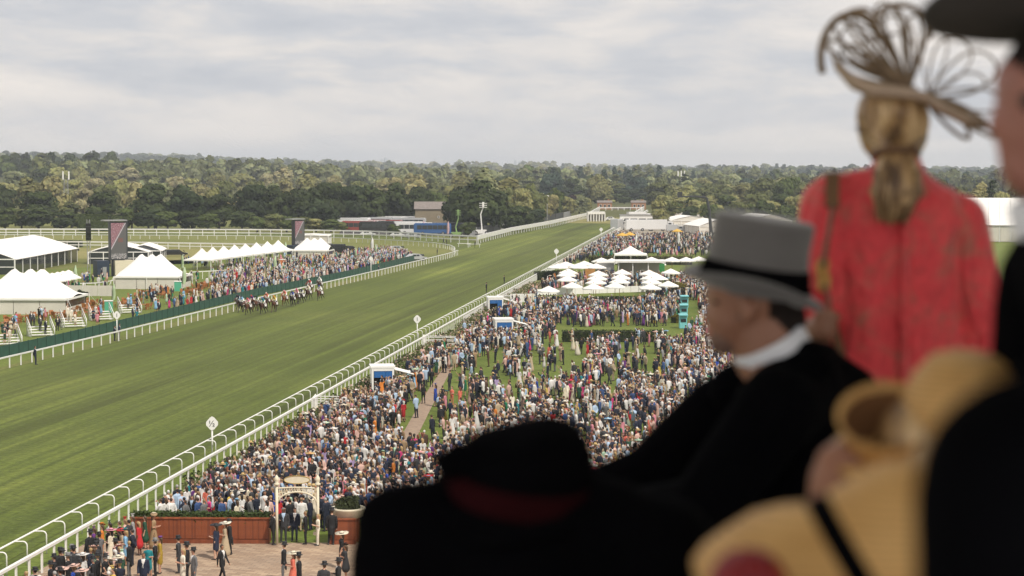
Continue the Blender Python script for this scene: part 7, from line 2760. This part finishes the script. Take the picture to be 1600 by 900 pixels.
# --- man with the grey top hat
B = Fig(3.8, 1240, 17.0)
B.c((1172, 452), 65, (1194, 452), 66, 3)
B.c((1160, 462), 60, (1150, 495), 46, 2)
B.c((1150, 495), 47, (1131, 528), 25, 4)
B.c((1114, 455), 13, (1110, 462), 10, 2)
B.c((1115, 474), 10, (1106, 494), 9, 2)
B.c((1111, 512), 10, (1111, 520), 10, 5)
B.c((1122, 538), 15, (1130, 540), 17, 4)
B.c((1162, 478, -0.078), 12, (1158, 496, -0.076), 9, 2, (1.0, 0.6))
B.c((1182, 495), 50, (1206, 565), 56, 2)
B.c((1205, 480), 50, (1216, 500), 46, 3)
B.c((1238, 615), 80, (1250, 820), 128, 0, (1.0, 0.85))
B.c((1196, 628, -0.14), 66, (1312, 632, 0.16), 68, 0)
B.c((1290, 570, 0.04), 34, (1262, 556, -0.05), 30, 0)
B.c((1262, 566, -0.07), 30, (1190, 600, -0.075), 32, 0)
B.c((1150, 610, 0.04), 40, (1215, 590, 0.02), 60, 0)
B.c((1300, 600, 0.10), 50, (1335, 640, 0.16), 66, 0)
B.c((1186, 640, -0.16), 64, (1080, 770, -0.20), 54, 0)
B.c((1080, 770, -0.20), 52, (960, 806, -0.02), 42, 0)
B.c((1140, 660, 0.16), 62, (1030, 762, 0.20), 50, 0)
B.c((1030, 762, 0.20), 48, (930, 800, 0.22), 40, 0)
B.c((960, 806, -0.02), 30, (925, 812, 0.02), 30, 2)
B.c((930, 800, 0.22), 30, (900, 804, 0.22), 30, 2)
B.c((1250, 820), 128, (1262, 1080), 135, 0, (1.0, 0.8))
B.legs(1235, 1285, 1100, 85, 1, 1)
bo_ = B.build(['black_wool', 'black_wool', 'face_skin', 'dark_hair', 'stubble_skin', 'lip_skin'], 0.0075, 'man in black coat and grey top hat in profile, leaning on the terrace front', paint=lambda C, N, r: np.where((r == 3) & (C[:, 0] < B.p(1196, 470).x), 2, r))
# eye on the near side of the face
ey = MB()
ey.lathe([(0, -0.005), (0.007, -0.003), (0.009, 0), (0.007, 0.003), (0, 0.005)], 10, B.p(1117, 470, -0.036))
ey.build('eye', MATS['eye_dark'], bo_, True)
col = MB()
M = rot_to((-0.16, -0.10, 1.0)) @ Matrix.Rotation(0, 3, 'Z')
col.lathe([(0.060, -0.055), (0.072, -0.050), (0.072, 0.022), (0.068, 0.027), (0.062, 0.022), (0.060, -0.05)], 26, B.p(1208, 548, -0.002), M=rot_to((-0.55, -0.12, 1.0)), sx=1.02)
col.build('collar', MATS['white_cotton'], bo_, True)
hat = MB()
a_ = Vector((0.15, -0.08, 1.0))
k = B.k
R1 = rot_to(a_)


def brim_warp(p):
    r = math.hypot(p.x, p.y)
    if r > 86 * k:
        return Vector((p.x, p.y, p.z + 1.6 * (p.y * p.y) * (1 if r > 90 * k else 0.3) - 0.4 * p.x * p.x - 0.11 * p.x))
    return p


hat.lathe([(0.0, 0.004), (80 * k, 0.002), (96 * k, 0.0), (112 * k, 0.006), (115 * k, 0.011), (112 * k, 0.015), (90 * k, 0.012), (84 * k, 0.018), (81 * k, 0.05), (78 * k, 0.09), (79 * k, 0.125), (79.5 * k, 0.137), (76 * k, 0.142), (60 * k, 0.144), (0, 0.144)], 40, B.p(1176, 455), M=R1, sx=1.0, sy=0.86, warp=brim_warp)
ht = hat.build('top_hat', MATS['grey_felt'], bo_, True)
bd = MB()
bd.lathe([(94 * k, 0.0140), (88 * k, 0.022), (84 * k, 0.050), (81.5 * k, 0.054)], 40, B.p(1176, 455), M=R1, sx=1.0, sy=0.865)
bd.build('band', MATS['black_silk'], ht, True)

# --- woman in the red lace jacket
Cw = Fig(4.2, 1400, 17.45)
Cw.c((1394, 185), 55, (1396, 205), 56, 3)
Cw.c((1398, 235), 33, (1404, 285), 38, 2)
Cw.c((1404, 272), 42, (1402, 300), 52, 0)
Cw.c((1385, 302), 42, (1300, 308), 38, 0)
Cw.c((1420, 308), 42, (1490, 336), 36, 0)
Cw.c((1340, 345), 66, (1455, 350), 66, 0, (1, 0.8))
Cw.c((1394, 360), 106, (1398, 560), 98, 0, (1.0, 0.66))
Cw.c((1396, 560), 92, (1400, 700), 118, 0, (1.0, 0.7))
Cw.c((1400, 700), 118, (1402, 1080), 118, 1, (1.0, 0.75))
Cw.c((1292, 322), 44, (1274, 470, -0.02), 38, 0)
Cw.c((1276, 470, -0.02), 36, (1262, 545, 0.02), 32, 0)
Cw.c((1262, 545, 0.02), 30, (1268, 505, -0.14), 24, 2)
Cw.c((1500, 346), 44, (1528, 470, 0.0), 40, 0)
Cw.c((1528, 470, 0.0), 39, (1534, 570, 0.02), 36, 0)
Cw.c((1548, 570, 0.02), 30, (1500, 620, 0.25), 26, 0)
Cw.c((1500, 620, 0.25), 22, (1485, 615, 0.33), 22, 2)
Cw.legs(1370, 1430, 1080, 60, 2, 4)
# left hand on the strap: palm, four unequal fingers and a thumb
for i, (dx, L) in enumerate(((-12, 30), (-4, 36), (4, 34), (12, 26))):
    Cw.c((1268 + dx, 500, -0.15), 8, (1272 + dx, 500 - L * 0.6, -0.165), 7, 2)
    Cw.c((1272 + dx, 500 - L * 0.6, -0.165), 7, (1282 + dx, 500 - L * 0.5, -0.135), 6, 2)
Cw.c((1266, 505, -0.15), 9, (1286, 492, -0.16), 7, 2)
cw = Cw.build(['red_lace', 'red_lace', 'face_skin', 'streaked_hair', 'black_paint'], 0.0085, 'woman in a red lace jacket seen from behind with a blonde ponytail and looped fascinator', smooth=3)
sm = MB()
sm.tube([Cw.p(1404, 300, -0.073), Cw.p(1400, 345, -0.108), Cw.p(1398, 420, -0.112), Cw.p(1398, 560, -0.10), Cw.p(1400, 690, -0.12)], [0.006, 0.008, 0.008, 0.008, 0.008], 6)
sm.build('back_seam', MATS['red_lace'], cw, True)
hc = []


def hcap(a, ra, b, rb, flat=(1, 1)):
    hc.append((tuple(Cw.p(*a)), ra * Cw.k, tuple(Cw.p(*b)), rb * Cw.k, 0, flat))


hcap((1393, 180, -0.01), 58, (1393, 200, -0.015), 55)
hcap((1390, 205, -0.045), 40, (1386, 236, -0.085), 27)
hcap((1368, 190, -0.03), 28, (1382, 236, -0.08), 20)
hcap((1420, 190, -0.03), 30, (1392, 236, -0.08), 20)
hcap((1385, 238, -0.095), 25, (1385, 262, -0.115), 33)
hcap((1385, 262, -0.115), 33, (1384, 296, -0.125), 36)
hcap((1384, 296, -0.125), 35, (1376, 338, -0.118), 13)
hcap((1398, 268, -0.115), 22, (1404, 310, -0.118), 13)
hcap((1366, 270, -0.115), 18, (1360, 318, -0.118), 10)
link('hair', skin_body('hair', hc, [MATS['streaked_hair']], 0.006, 12), cw)
tie = MB()
tie.lathe([(0.026, -0.008), (0.050, -0.006), (0.052, 0.006), (0.026, 0.008)], 16, Cw.p(1385, 242, -0.10), M=rot_to((0, 0.25, 1)))
tie.build('hair_band', MATS['brown_leather'], cw, True)
def strand_mat():
    m = bpy.data.materials.new('hair_strand')
    m.use_nodes = True
    k = NT(m.node_tree)
    rnd = k.n('ShaderNodeNewGeometry').outputs['Random Per Island']
    c = k.ramp(rnd, [(0.0, (0.045, 0.022, 0.011)), (0.35, (0.14, 0.075, 0.032)), (0.65, (0.36, 0.215, 0.092)), (1.0, (0.72, 0.50, 0.26))])
    b = k.n('ShaderNodeBsdfPrincipled', {'Base Color': c, 'Roughness': 0.35})
    k.n('ShaderNodeOutputMaterial', {'Surface': b.outputs[0]})
    MATS['hair_strand'] = m


strand_mat()
strands = MB()
rs_ = random.Random(8)
for i in range(420):           # single locks swept from under the hat into the tie, then down the ponytail
    t = rs_.uniform(-1, 1)
    t = math.copysign(abs(t) ** 0.85, t)
    y0 = rs_.uniform(150, 200)

    def on_head(tt, py, lift=1.04):
        yy = (py - 190) / 60
        w_ = math.sqrt(max(0.02, 1 - yy * yy * 0.8))
        return (1393 + tt * 57 * w_, py, -0.077 * lift * w_ * math.sqrt(max(0.0, 1 - tt * tt)) - 0.004)

    a0, a1 = on_head(t, y0), on_head(t * 0.93, 214)
    tie_ = (1386 + t * 22, 238 + rs_.uniform(-2, 2), -0.105 - 0.022 * math.sqrt(1 - t * t))
    p1 = (1385 + t * 33 + rs_.uniform(-3, 3), 270, -0.118 - 0.040 * math.sqrt(max(0, 1 - t * t)))
    p2 = (1383 + t * 37 + rs_.uniform(-4, 4), 300, -0.126 - 0.044 * math.sqrt(max(0, 1 - t * t)))
    p3 = (1377 + t * 20 + rs_.uniform(-6, 6), 332 + rs_.uniform(-8, 14), -0.122 - 0.02 * math.sqrt(max(0, 1 - t * t)))
    rr_ = rs_.uniform(0.0014, 0.0032)
    strands.tube([Cw.p(*q_) for q_ in (a0, a1, tie_, p1, p2, p3)], [rr_ * 0.7, rr_, rr_, rr_ * 1.1, rr_, rr_ * 0.25], 4, caps=False)
structure(strands.build('loose_hair', MATS['hair_strand'], cw, True), 'stuff')
# fascinator: a swept saucer band and many open loops
fa = MB()
n = 34
V = []
ctr = [(1298, 70, 0.02), (1302, 100, -0.02), (1322, 128, -0.06), (1352, 144, -0.09), (1392, 148, -0.11), (1430, 154, -0.10), (1462, 172, -0.08), (1500, 186, -0.04), (1535, 192, 0.0)]
cp = [Cw.p(*q_) for q_ in ctr]
wd = [10, 20, 26, 25, 20, 17, 20, 22, 10]
V, Fc = [], []
for i, (q_, w_) in enumerate(zip(cp, wd)):
    up = Vector((0, 0, 1)) * w_ * Cw.k * 0.5
    fw = Vector((0, 0.05, 0))
    V += [q_ + up, q_ + up * 0.2 - Vector((0, 0.018, 0)), q_ - up, q_ + fw * 0.4]
m = len(cp)
for i in range(m - 1):
    for j in range(4):
        a, b = i * 4 + j, i * 4 + (j + 1) % 4
        Fc.append((a, b, b + 4, a + 4))
fa.add(V, Fc)
fa.add(V[:4], [(0, 1, 2, 3)])
fa.add(V[-4:], [(3, 2, 1, 0)])
fo = fa.build('fascinator', MATS['sinamay_pale'], cw, True)
rl = random.Random(4)


def loop(base, tip, width, r, dd0, dd1, name='loop', mname='sinamay'):
    b, t = Vector(base), Vector(tip)
    ax = t - b
    nrm = Vector((-ax.y, ax.x)).normalized()
    pts = []
    for i in range(22):
        a = 2 * PI * i / 22
        u = (1 - math.cos(a)) / 2
        s_ = math.sin(a) * width * (0.35 + 0.65 * u) * 0.5
        q2 = b + ax * u + nrm * s_
        pts.append(Cw.p(q2.x, q2.y, dd0 + (dd1 - dd0) * u + 0.02 * math.sin(a * 2)))
    lb = MB()
    lb.tube(pts, r * 0.68 * Cw.k, 6, closed=True)
    return lb.build(name, MATS[mname], fo, True)


B0 = (1412, 140)
for i, (tx, ty, wd_, rr_, d1) in enumerate([(1296, 62, 26, 4.6, 0.05), (1306, 34, 40, 4.2, 0.0), (1322, 20, 46, 4.4, -0.05), (1345, 12, 44, 4.0, 0.03), (1372, 6, 42, 3.8, -0.03), (1398, 9, 40, 4.0, 0.04), (1424, 26, 44, 3.8, -0.05), (1432, 22, 30, 3.2, 0.02), (1330, 40, 70, 3.4, 0.07), (1378, 30, 74, 3.2, -0.07), (1352, 60, 50, 3.2, -0.04), (1316, 74, 40, 3.2, 0.0), (1404, 50, 60, 3.0, 0.05), (1308, 100, 26, 3.6, -0.04)]):
    loop(B0, (tx, ty), wd_, rr_, -0.06, d1)
B1 = (1440, 152)
for tx, ty, wd_, rr_, d1 in [(1556, 92, 78, 3.0, 0.02), (1548, 120, 44, 2.6, 0.06), (1500, 64, 74, 2.6, -0.02), (1470, 48, 50, 2.2, 0.04), (1560, 160, 50, 2.8, -0.04), (1542, 196, 30, 4.4, 0.0), (1520, 214, 34, 5.0, 0.03), (1552, 214, 24, 4.6, -0.03), (1500, 178, 28, 4.2, 0.05)]:
    loop(B1, (tx, ty), wd_, rr_, -0.06, d1)
for i in range(9):         # outer twist of the left fan
    a0, a1 = i / 9, (i + 1) / 9
arc = [Cw.p(1336 + 50 * math.cos(a) - 4, 84 - 74 * math.sin(a) * 0.92 + 6, 0.0) for a in [PI * 1.12 - i * (PI * 1.0) / 16 for i in range(17)]]
lb = MB()
lb.tube(arc, 6.0 * Cw.k, 6)
lb.build('rim_twist', MATS['sinamay'], fo, True)
arc = [Cw.p(1400 + 46 * math.cos(a), 56 - 46 * math.sin(a), -0.04) for a in [PI * 0.9 - i * (PI * 0.95) / 12 for i in range(13)]]
lb = MB()
lb.tube(arc, 4.6 * Cw.k, 6)
lb.build('rim_twist', MATS['sinamay'], fo, True)
# handbag hanging from her left shoulder
hb = empty('handbag', Cw.o + Cw.p(1300, 690, -0.16), 0, 'brown leather handbag with a gold chain strap over the red jacket shoulder', 'handbag')
ho = hb.location - Cw.o
MB().box((0, 0, 0), (0.24, 0.08, 0.17), taper=0.9).build('bag_body', MATS['brown_leather'], hb)
st = MB()
sp_ = [(1298, 268, 0.03), (1295, 272, -0.05), (1288, 322, -0.105), (1280, 372, -0.11), (1274, 412, -0.10)]
for a, b in zip(sp_, sp_[1:]):
    st.beam(Cw.p(*a) - ho, Cw.p(*b) - ho, 0.028, 0.007)
sp2 = [(1278, 440, -0.09), (1290, 500, -0.10), (1302, 560, -0.12), (1306, 630, -0.15)]
for a, b in zip(sp2, sp2[1:]):
    st.beam(Cw.p(*a) - ho, Cw.p(*b) - ho, 0.020, 0.006)
st.build('strap', MATS['brown_leather'], hb)
for i in range(7):
    t = i / 6
    q_ = Cw.p(1276 - 2 * math.sin(t * 6), 408 + 36 * t, -0.095) - ho
    MB().tube([q_ + Vector((0.011 * math.cos(a), 0.004 * (i % 2), 0.006 * math.sin(a) * 1.4)) for a in [j * PI / 4 for j in range(8)]], 0.0035, 5, closed=True).build('chain_link', MATS['gold_metal'], hb, True)

# --- tall man at the right edge in a dark hat
D = Fig(2.3, 1720, 17.4)
D.c((1665, 140), 108, (1690, 150), 110, 3)
D.c((1650, 150), 100, (1640, 200), 84, 2)
D.c((1640, 200), 80, (1606, 262), 46, 2)
D.c((1572, 120), 22, (1580, 140), 24, 2)
D.c((1574, 160), 18, (1556, 196), 17, 2)
D.c((1572, 228), 18, (1574, 240), 18, 5)
D.c((1592, 274), 24, (1604, 276), 26, 2)
D.c((1680, 180, -0.085), 22, (1672, 210, -0.083), 16, 2)
D.c((1678, 240), 82, (1700, 340), 90, 2)
D.c((1720, 470), 170, (1730, 800), 190, 0, (1, 0.8))
D.c((1640, 420, -0.14), 100, (1800, 420, 0.18), 110, 0)
D.c((1640, 440, -0.16), 95, (1640, 720, -0.18), 80, 0)
D.c((1640, 720, -0.18), 76, (1560, 860, 0.05), 60, 0)
D.c((1560, 860, 0.05), 46, (1530, 880, 0.12), 44, 2)
D.c((1800, 440, 0.18), 95, (1800, 740, 0.2), 80, 0)
D.c((1730, 800), 190, (1740, 1250), 190, 0, (1, 0.8))
D.legs(1700, 1780, 1300, 130, 1, 1)
do_ = D.build(['black_wool', 'black_wool', 'ruddy_skin', 'dark_hair', 'stubble_skin', 'lip_skin'], 0.009, 'man in a black coat and dark brimmed hat cut off by the right edge')
MB().lathe([(0, -0.012), (0.010, -0.006), (0.012, 0), (0.010, 0.006), (0, 0.012)], 10, D.p(1590, 160, -0.05)).build('eye', MATS['eye_dark'], do_, True)
sh_ = MB()
sh_.lathe([(0.070, -0.05), (0.078, -0.046), (0.080, 0.03), (0.072, 0.036)], 22, D.p(1690, 345), M=rot_to((-0.2, 0, 1)))
sh_.add([D.p(1604, 318, -0.10), D.p(1588, 350, -0.12), D.p(1584, 408, -0.155), D.p(1630, 470, -0.20), D.p(1660, 380, -0.20), D.p(1650, 320, -0.13)], [(0, 1, 2, 3, 4, 5)])
sh_.build('shirt_front', MATS['white_cotton'], do_, True)
dh = MB()
kk = D.k
dh.lathe([(0, 0.0), (100 * kk, 0.0), (150 * kk, 0.004), (205 * kk, 0.012), (210 * kk, 0.020), (200 * kk, 0.026), (116 * kk, 0.020), (112 * kk, 0.06), (104 * kk, 0.12), (70 * kk, 0.135), (0, 0.13)], 36, D.p(1650, 38), M=rot_to((0.0, 0.26, 1)), sy=0.95, warp=lambda p: Vector((p.x, p.y, p.z + 0.5 * p.y * p.y)))
dh.build('hat', MATS['dark_felt'], do_, True)

# --- figure in black close in front, dark hat with a dull red band
A = Fig(2.6, 830, 16.85)
A.c((828, 772), 80, (830, 790), 80, 3)
A.c((830, 800), 66, (832, 830), 72, 3)
A.c((800, 815, -0.02), 84, (862, 815, -0.02), 84, 0)
A.c((640, 846), 84, (1030, 862), 92, 0)
A.c((720, 808), 70, (950, 820), 76, 0)
A.c((622, 822), 70, (730, 800), 62, 0)
A.c((832, 900), 190, (836, 1200), 200, 0, (1.1, 0.62))
A.c((622, 870), 78, (600, 1150, 0.04), 66, 0)
A.c((1050, 890), 84, (1076, 1150, 0.04), 70, 0)
A.c((600, 1150, 0.04), 62, (690, 1250, 0.25), 50, 0)
A.c((1076, 1150, 0.04), 62, (980, 1250, 0.25), 50, 0)
A.c((690, 1250, 0.25), 40, (730, 1255, 0.30), 38, 2)
A.c((980, 1250, 0.25), 40, (940, 1255, 0.30), 38, 2)
A.c((836, 1200), 200, (836, 1600), 200, 0, (1.0, 0.7))
A.legs(780, 890, 1650, 110, 1, 1)
ao = A.build(['black_wool', 'black_wool', 'face_skin', 'dark_hair'], 0.010, 'figure in black seen from behind at the bottom, dark hat with dull red band')
ha = MB()
kk = A.k
Ra = rot_to((0.12, -0.22, 1))
ha.lathe([(0, 0), (100 * kk, 0), (128 * kk, -0.010), (142 * kk, -0.012), (140 * kk, -0.004), (116 * kk, 0.010), (114 * kk, 0.035), (106 * kk, 0.072), (84 * kk, 0.096), (45 * kk, 0.107), (0, 0.106)], 32, A.p(812, 786), M=Ra, sy=0.95, warp=lambda p: Vector((p.x, p.y, p.z + 0.012 * math.sin(p.x * 30) + (0.015 if p.x < -0.09 else 0))))
hao = ha.build('hat', MATS['black_silk'], ao, True)
rb = MB()
rb.lathe([(119 * kk, 0.012), (120 * kk, 0.018), (117 * kk, 0.042), (113 * kk, 0.045)], 32, A.p(812, 786), M=Ra, sy=0.955)
rb.build('band', MATS['dull_red_band'], hao, True)
fe = MB()
for i in range(7):
    a = i * 0.35
    fe.tube([A.p(700 + i * 6, 736, -0.05), A.p(692 + i * 14, 708 - 8 * math.sin(i), -0.06), A.p(720 + i * 22, 690 - 6 * math.cos(i), -0.04)], [0.010, 0.014, 0.004], 6)
fe.build('hat_feathers', MATS['black_silk'], hao, True)

# --- woman in the bell-shaped straw hat
E = Fig(1.9, 1230, 16.95)
E.c((1262, 945), 92, (1265, 985), 90, 3)
E.c((1255, 970, 0.03), 80, (1240, 1040, 0.05), 60, 2)
E.c((1240, 1000), 60, (1245, 1080), 62, 2)
E.c((1060, 1160), 90, (1430, 1160), 90, 0)
E.c((1245, 1150), 150, (1245, 1500), 150, 0, (1, 0.7))
E.c((1050, 1170), 80, (1040, 1500), 66, 0)
E.c((1440, 1170), 80, (1450, 1500), 66, 0)
E.c((1040, 1500), 60, (1110, 1640, 0.2), 46, 2)
E.c((1450, 1500), 60, (1380, 1640, 0.2), 46, 2)
E.c((1245, 1500), 150, (1245, 2300), 250, 0, (1, 0.8))
E.legs(1190, 1300, 2300, 100, 2, 4)
eo = E.build(['red_silk', 'red_silk', 'face_skin', 'dark_hair', 'black_paint'], 0.011, 'woman under a big bell-shaped straw hat with a black ribbon, lower right')
kk = E.k
ax_ = (UP * 0.50 + R_ * 0.84 - FW * 0.12)
Re = rot_to(ax_)
c0 = E.p(1350, 915, 0.0)
s1 = MB()
s1.lathe([(160 * kk, -206 * kk), (172 * kk, -212 * kk), (186 * kk, -186 * kk), (193 * kk, -140 * kk), (193 * kk, -90 * kk), (176 * kk, -44 * kk), (155 * kk, -8 * kk), (150 * kk, 40 * kk), (146 * kk, 120 * kk), (132 * kk, 158 * kk), (90 * kk, 176 * kk), (0, 180 * kk)], 44, c0, M=Re, warp=lambda p: Vector((p.x * (1 + 0.05 * math.sin(p.z * 20)), p.y, p.z)))
s1o = s1.build('straw_hat', MATS['straw_weave'], eo, True)
s2 = MB()
s2.lathe([(153 * kk, -20 * kk), (157 * kk, -16 * kk), (154 * kk, 24 * kk), (150 * kk, 28 * kk)], 44, c0, M=Re)
s2.build('ribbon', MATS['black_silk'], s1o, True)
s3 = MB()
for i in range(6):
    a = i * PI / 3
    s3.lathe([(0, 0), (0.020, 0.004), (0.026, 0.014), (0.0, 0.018)], 10, E.p(1150 + 16 * math.cos(a), 886 + 16 * math.sin(a), -0.10), M=rot_to((math.cos(a), -0.8, -math.sin(a))))
s3.lathe([(0, -0.012), (0.014, 0), (0, 0.014)], 10, E.p(1150, 886, -0.11))
s3.build('silk_flower', MATS['red_silk'], s1o, True)

# --- woman behind with the turned-up straw brim, one hand raised to it
E2 = Fig(2.3, 1470, 17.0)
E2.c((1462, 700), 95, (1466, 750), 92, 3)
E2.c((1450, 730, 0.05), 78, (1440, 800, 0.06), 55, 2)
E2.c((1468, 800), 56, (1472, 880), 60, 2)
E2.c((1320, 950), 80, (1620, 950), 80, 0)
E2.c((1470, 940), 130, (1470, 1250), 130, 0, (1, 0.7))
E2.c((1316, 955), 72, (1262, 980, 0.12), 58, 0)
E2.c((1262, 980, 0.12), 50, (1290, 800, 0.0), 34, 2)
E2.c((1290, 800, 0.0), 32, (1298, 742, -0.01), 36, 2, (1, 0.7))
for i, (dx, L, cu) in enumerate(((-22, 34, 14), (-8, 44, 18), (7, 42, 18), (20, 34, 14))):
    E2.c((1300 + dx, 726, -0.012), 11, (1304 + dx, 726 - L * 0.6, -0.024), 10, 2)
    E2.c((1304 + dx, 726 - L * 0.6, -0.024), 10, (1312 + dx + cu * 0.5, 726 - L * 0.75, 0.006), 8.5, 2)
E2.c((1312, 752, -0.012), 12, (1334, 734, -0.03), 10, 2)
E2.c((1334, 734, -0.03), 10, (1344, 718, -0.025), 8.5, 2)
E2.c((1624, 955), 72, (1640, 1250), 58, 0)
E2.c((1640, 1250), 52, (1560, 1340, 0.2), 40, 2)
E2.c((1470, 1250), 130, (1470, 1900), 190, 0, (1, 0.8))
E2.legs(1430, 1520, 1900, 85, 2, 4)
e2 = E2.build([mat('navy_crepe', (0.02, 0.022, 0.035), 0.8), 'black_wool', 'face_skin', 'streaked_hair', 'black_paint'], 0.0072, 'woman in a straw hat with a turned-up brim, one hand raised beside it')
kk = E2.k
s4 = MB()
Rb = rot_to((-0.14, -0.72, 1.0))
s4.lathe([(30 * kk, -130 * kk), (52 * kk, -118 * kk), (66 * kk, -60 * kk), (78 * kk, 0 * kk), (82 * kk, 4 * kk), (74 * kk, 2 * kk), (60 * kk, -58 * kk), (44 * kk, -108 * kk), (0, -112 * kk)], 36, E2.p(1384, 648, -0.02), M=Rb, sy=0.95)
s4o = s4.build('straw_hat', MATS['straw_weave'], e2, True)
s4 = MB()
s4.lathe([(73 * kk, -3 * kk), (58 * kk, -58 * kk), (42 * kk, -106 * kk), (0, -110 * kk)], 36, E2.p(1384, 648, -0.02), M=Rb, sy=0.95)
s4.build('shaded_inside', mat('straw_shade', (0.20, 0.095, 0.035), 0.85, var=0.15, scale=20), s4o, True)  # inner face darker: shade inside the turned-up brim put into its colour
s5 = MB()
s5.lathe([(100 * kk, -60 * kk), (104 * kk, -30 * kk), (92 * kk, 30 * kk), (72 * kk, 64 * kk), (40 * kk, 80 * kk), (0, 84 * kk)], 36, E2.p(1508, 632, -0.01), M=rot_to((0.18, -0.2, 1)))
s5.build('crown', MATS['straw_weave'], s4o, True)
s6 = MB()
s6.lathe([(40 * kk, -14 * kk), (150 * kk, -30 * kk), (152 * kk, -36 * kk), (40 * kk, -24 * kk)], 36, E2.p(1450, 690, 0.0), M=rot_to((0.05, -0.25, 1)))
s6.build('brim', MATS['straw_weave'], s4o, True)

# --- man in black at the bottom right corner, nearest of all
Fm = Fig(1.2, 1900, 17.4)
Fm.c((1930, 250), 220, (1930, 300), 210, 3)
Fm.c((1900, 330, 0.04), 180, (1880, 420, 0.06), 120, 2)
Fm.c((1940, 430), 130, (1945, 560), 140, 2)
Fm.c((1610, 740), 165, (1930, 640), 150, 0)
Fm.c((1930, 640), 150, (2260, 760), 160, 0)
Fm.c((1590, 760), 166, (1580, 1400, 0.02), 140, 0)
Fm.c((1580, 1400, 0.02), 130, (1680, 1900, 0.22), 100, 0)
Fm.c((1680, 1900, 0.22), 80, (1700, 2040, 0.25), 76, 2)
Fm.c((2280, 780), 160, (2290, 1400), 140, 0)
Fm.c((2290, 1400), 130, (2200, 1900, 0.22), 100, 0)
Fm.c((2200, 1900, 0.22), 80, (2190, 2040, 0.25), 76, 2)
Fm.c((1935, 820), 330, (1940, 1500), 300, 0, (1.1, 0.7))
Fm.c((1940, 1500), 300, (1940, 2100), 320, 0, (1.1, 0.75))
Fm.legs(1830, 2060, 2200, 210, 1, 1)
Fm.build(['black_wool', 'black_wool', 'ruddy_skin', 'dark_hair'], 0.013, 'man in a black coat whose shoulder fills the bottom right corner')
# ------------------------------------------------------------------ air
def haze():
    hm = bpy.data.materials.new('haze_air')
    hm.use_nodes = True
    k = NT(hm.node_tree)
    v = k.n('ShaderNodeVolumePrincipled', {'Color': (0.84, 0.91, 1.0, 1), 'Density': 0.00014, 'Anisotropy': 0.0})
    k.n('ShaderNodeOutputMaterial', {'Volume': v.outputs[0]})
    o = MB().box((0, 4650, 46), (9200, 9700, 94)).build('haze', hm)
    tag(o, 'thin blue summer haze over the course and the far woods', 'haze', kind='stuff')


haze()
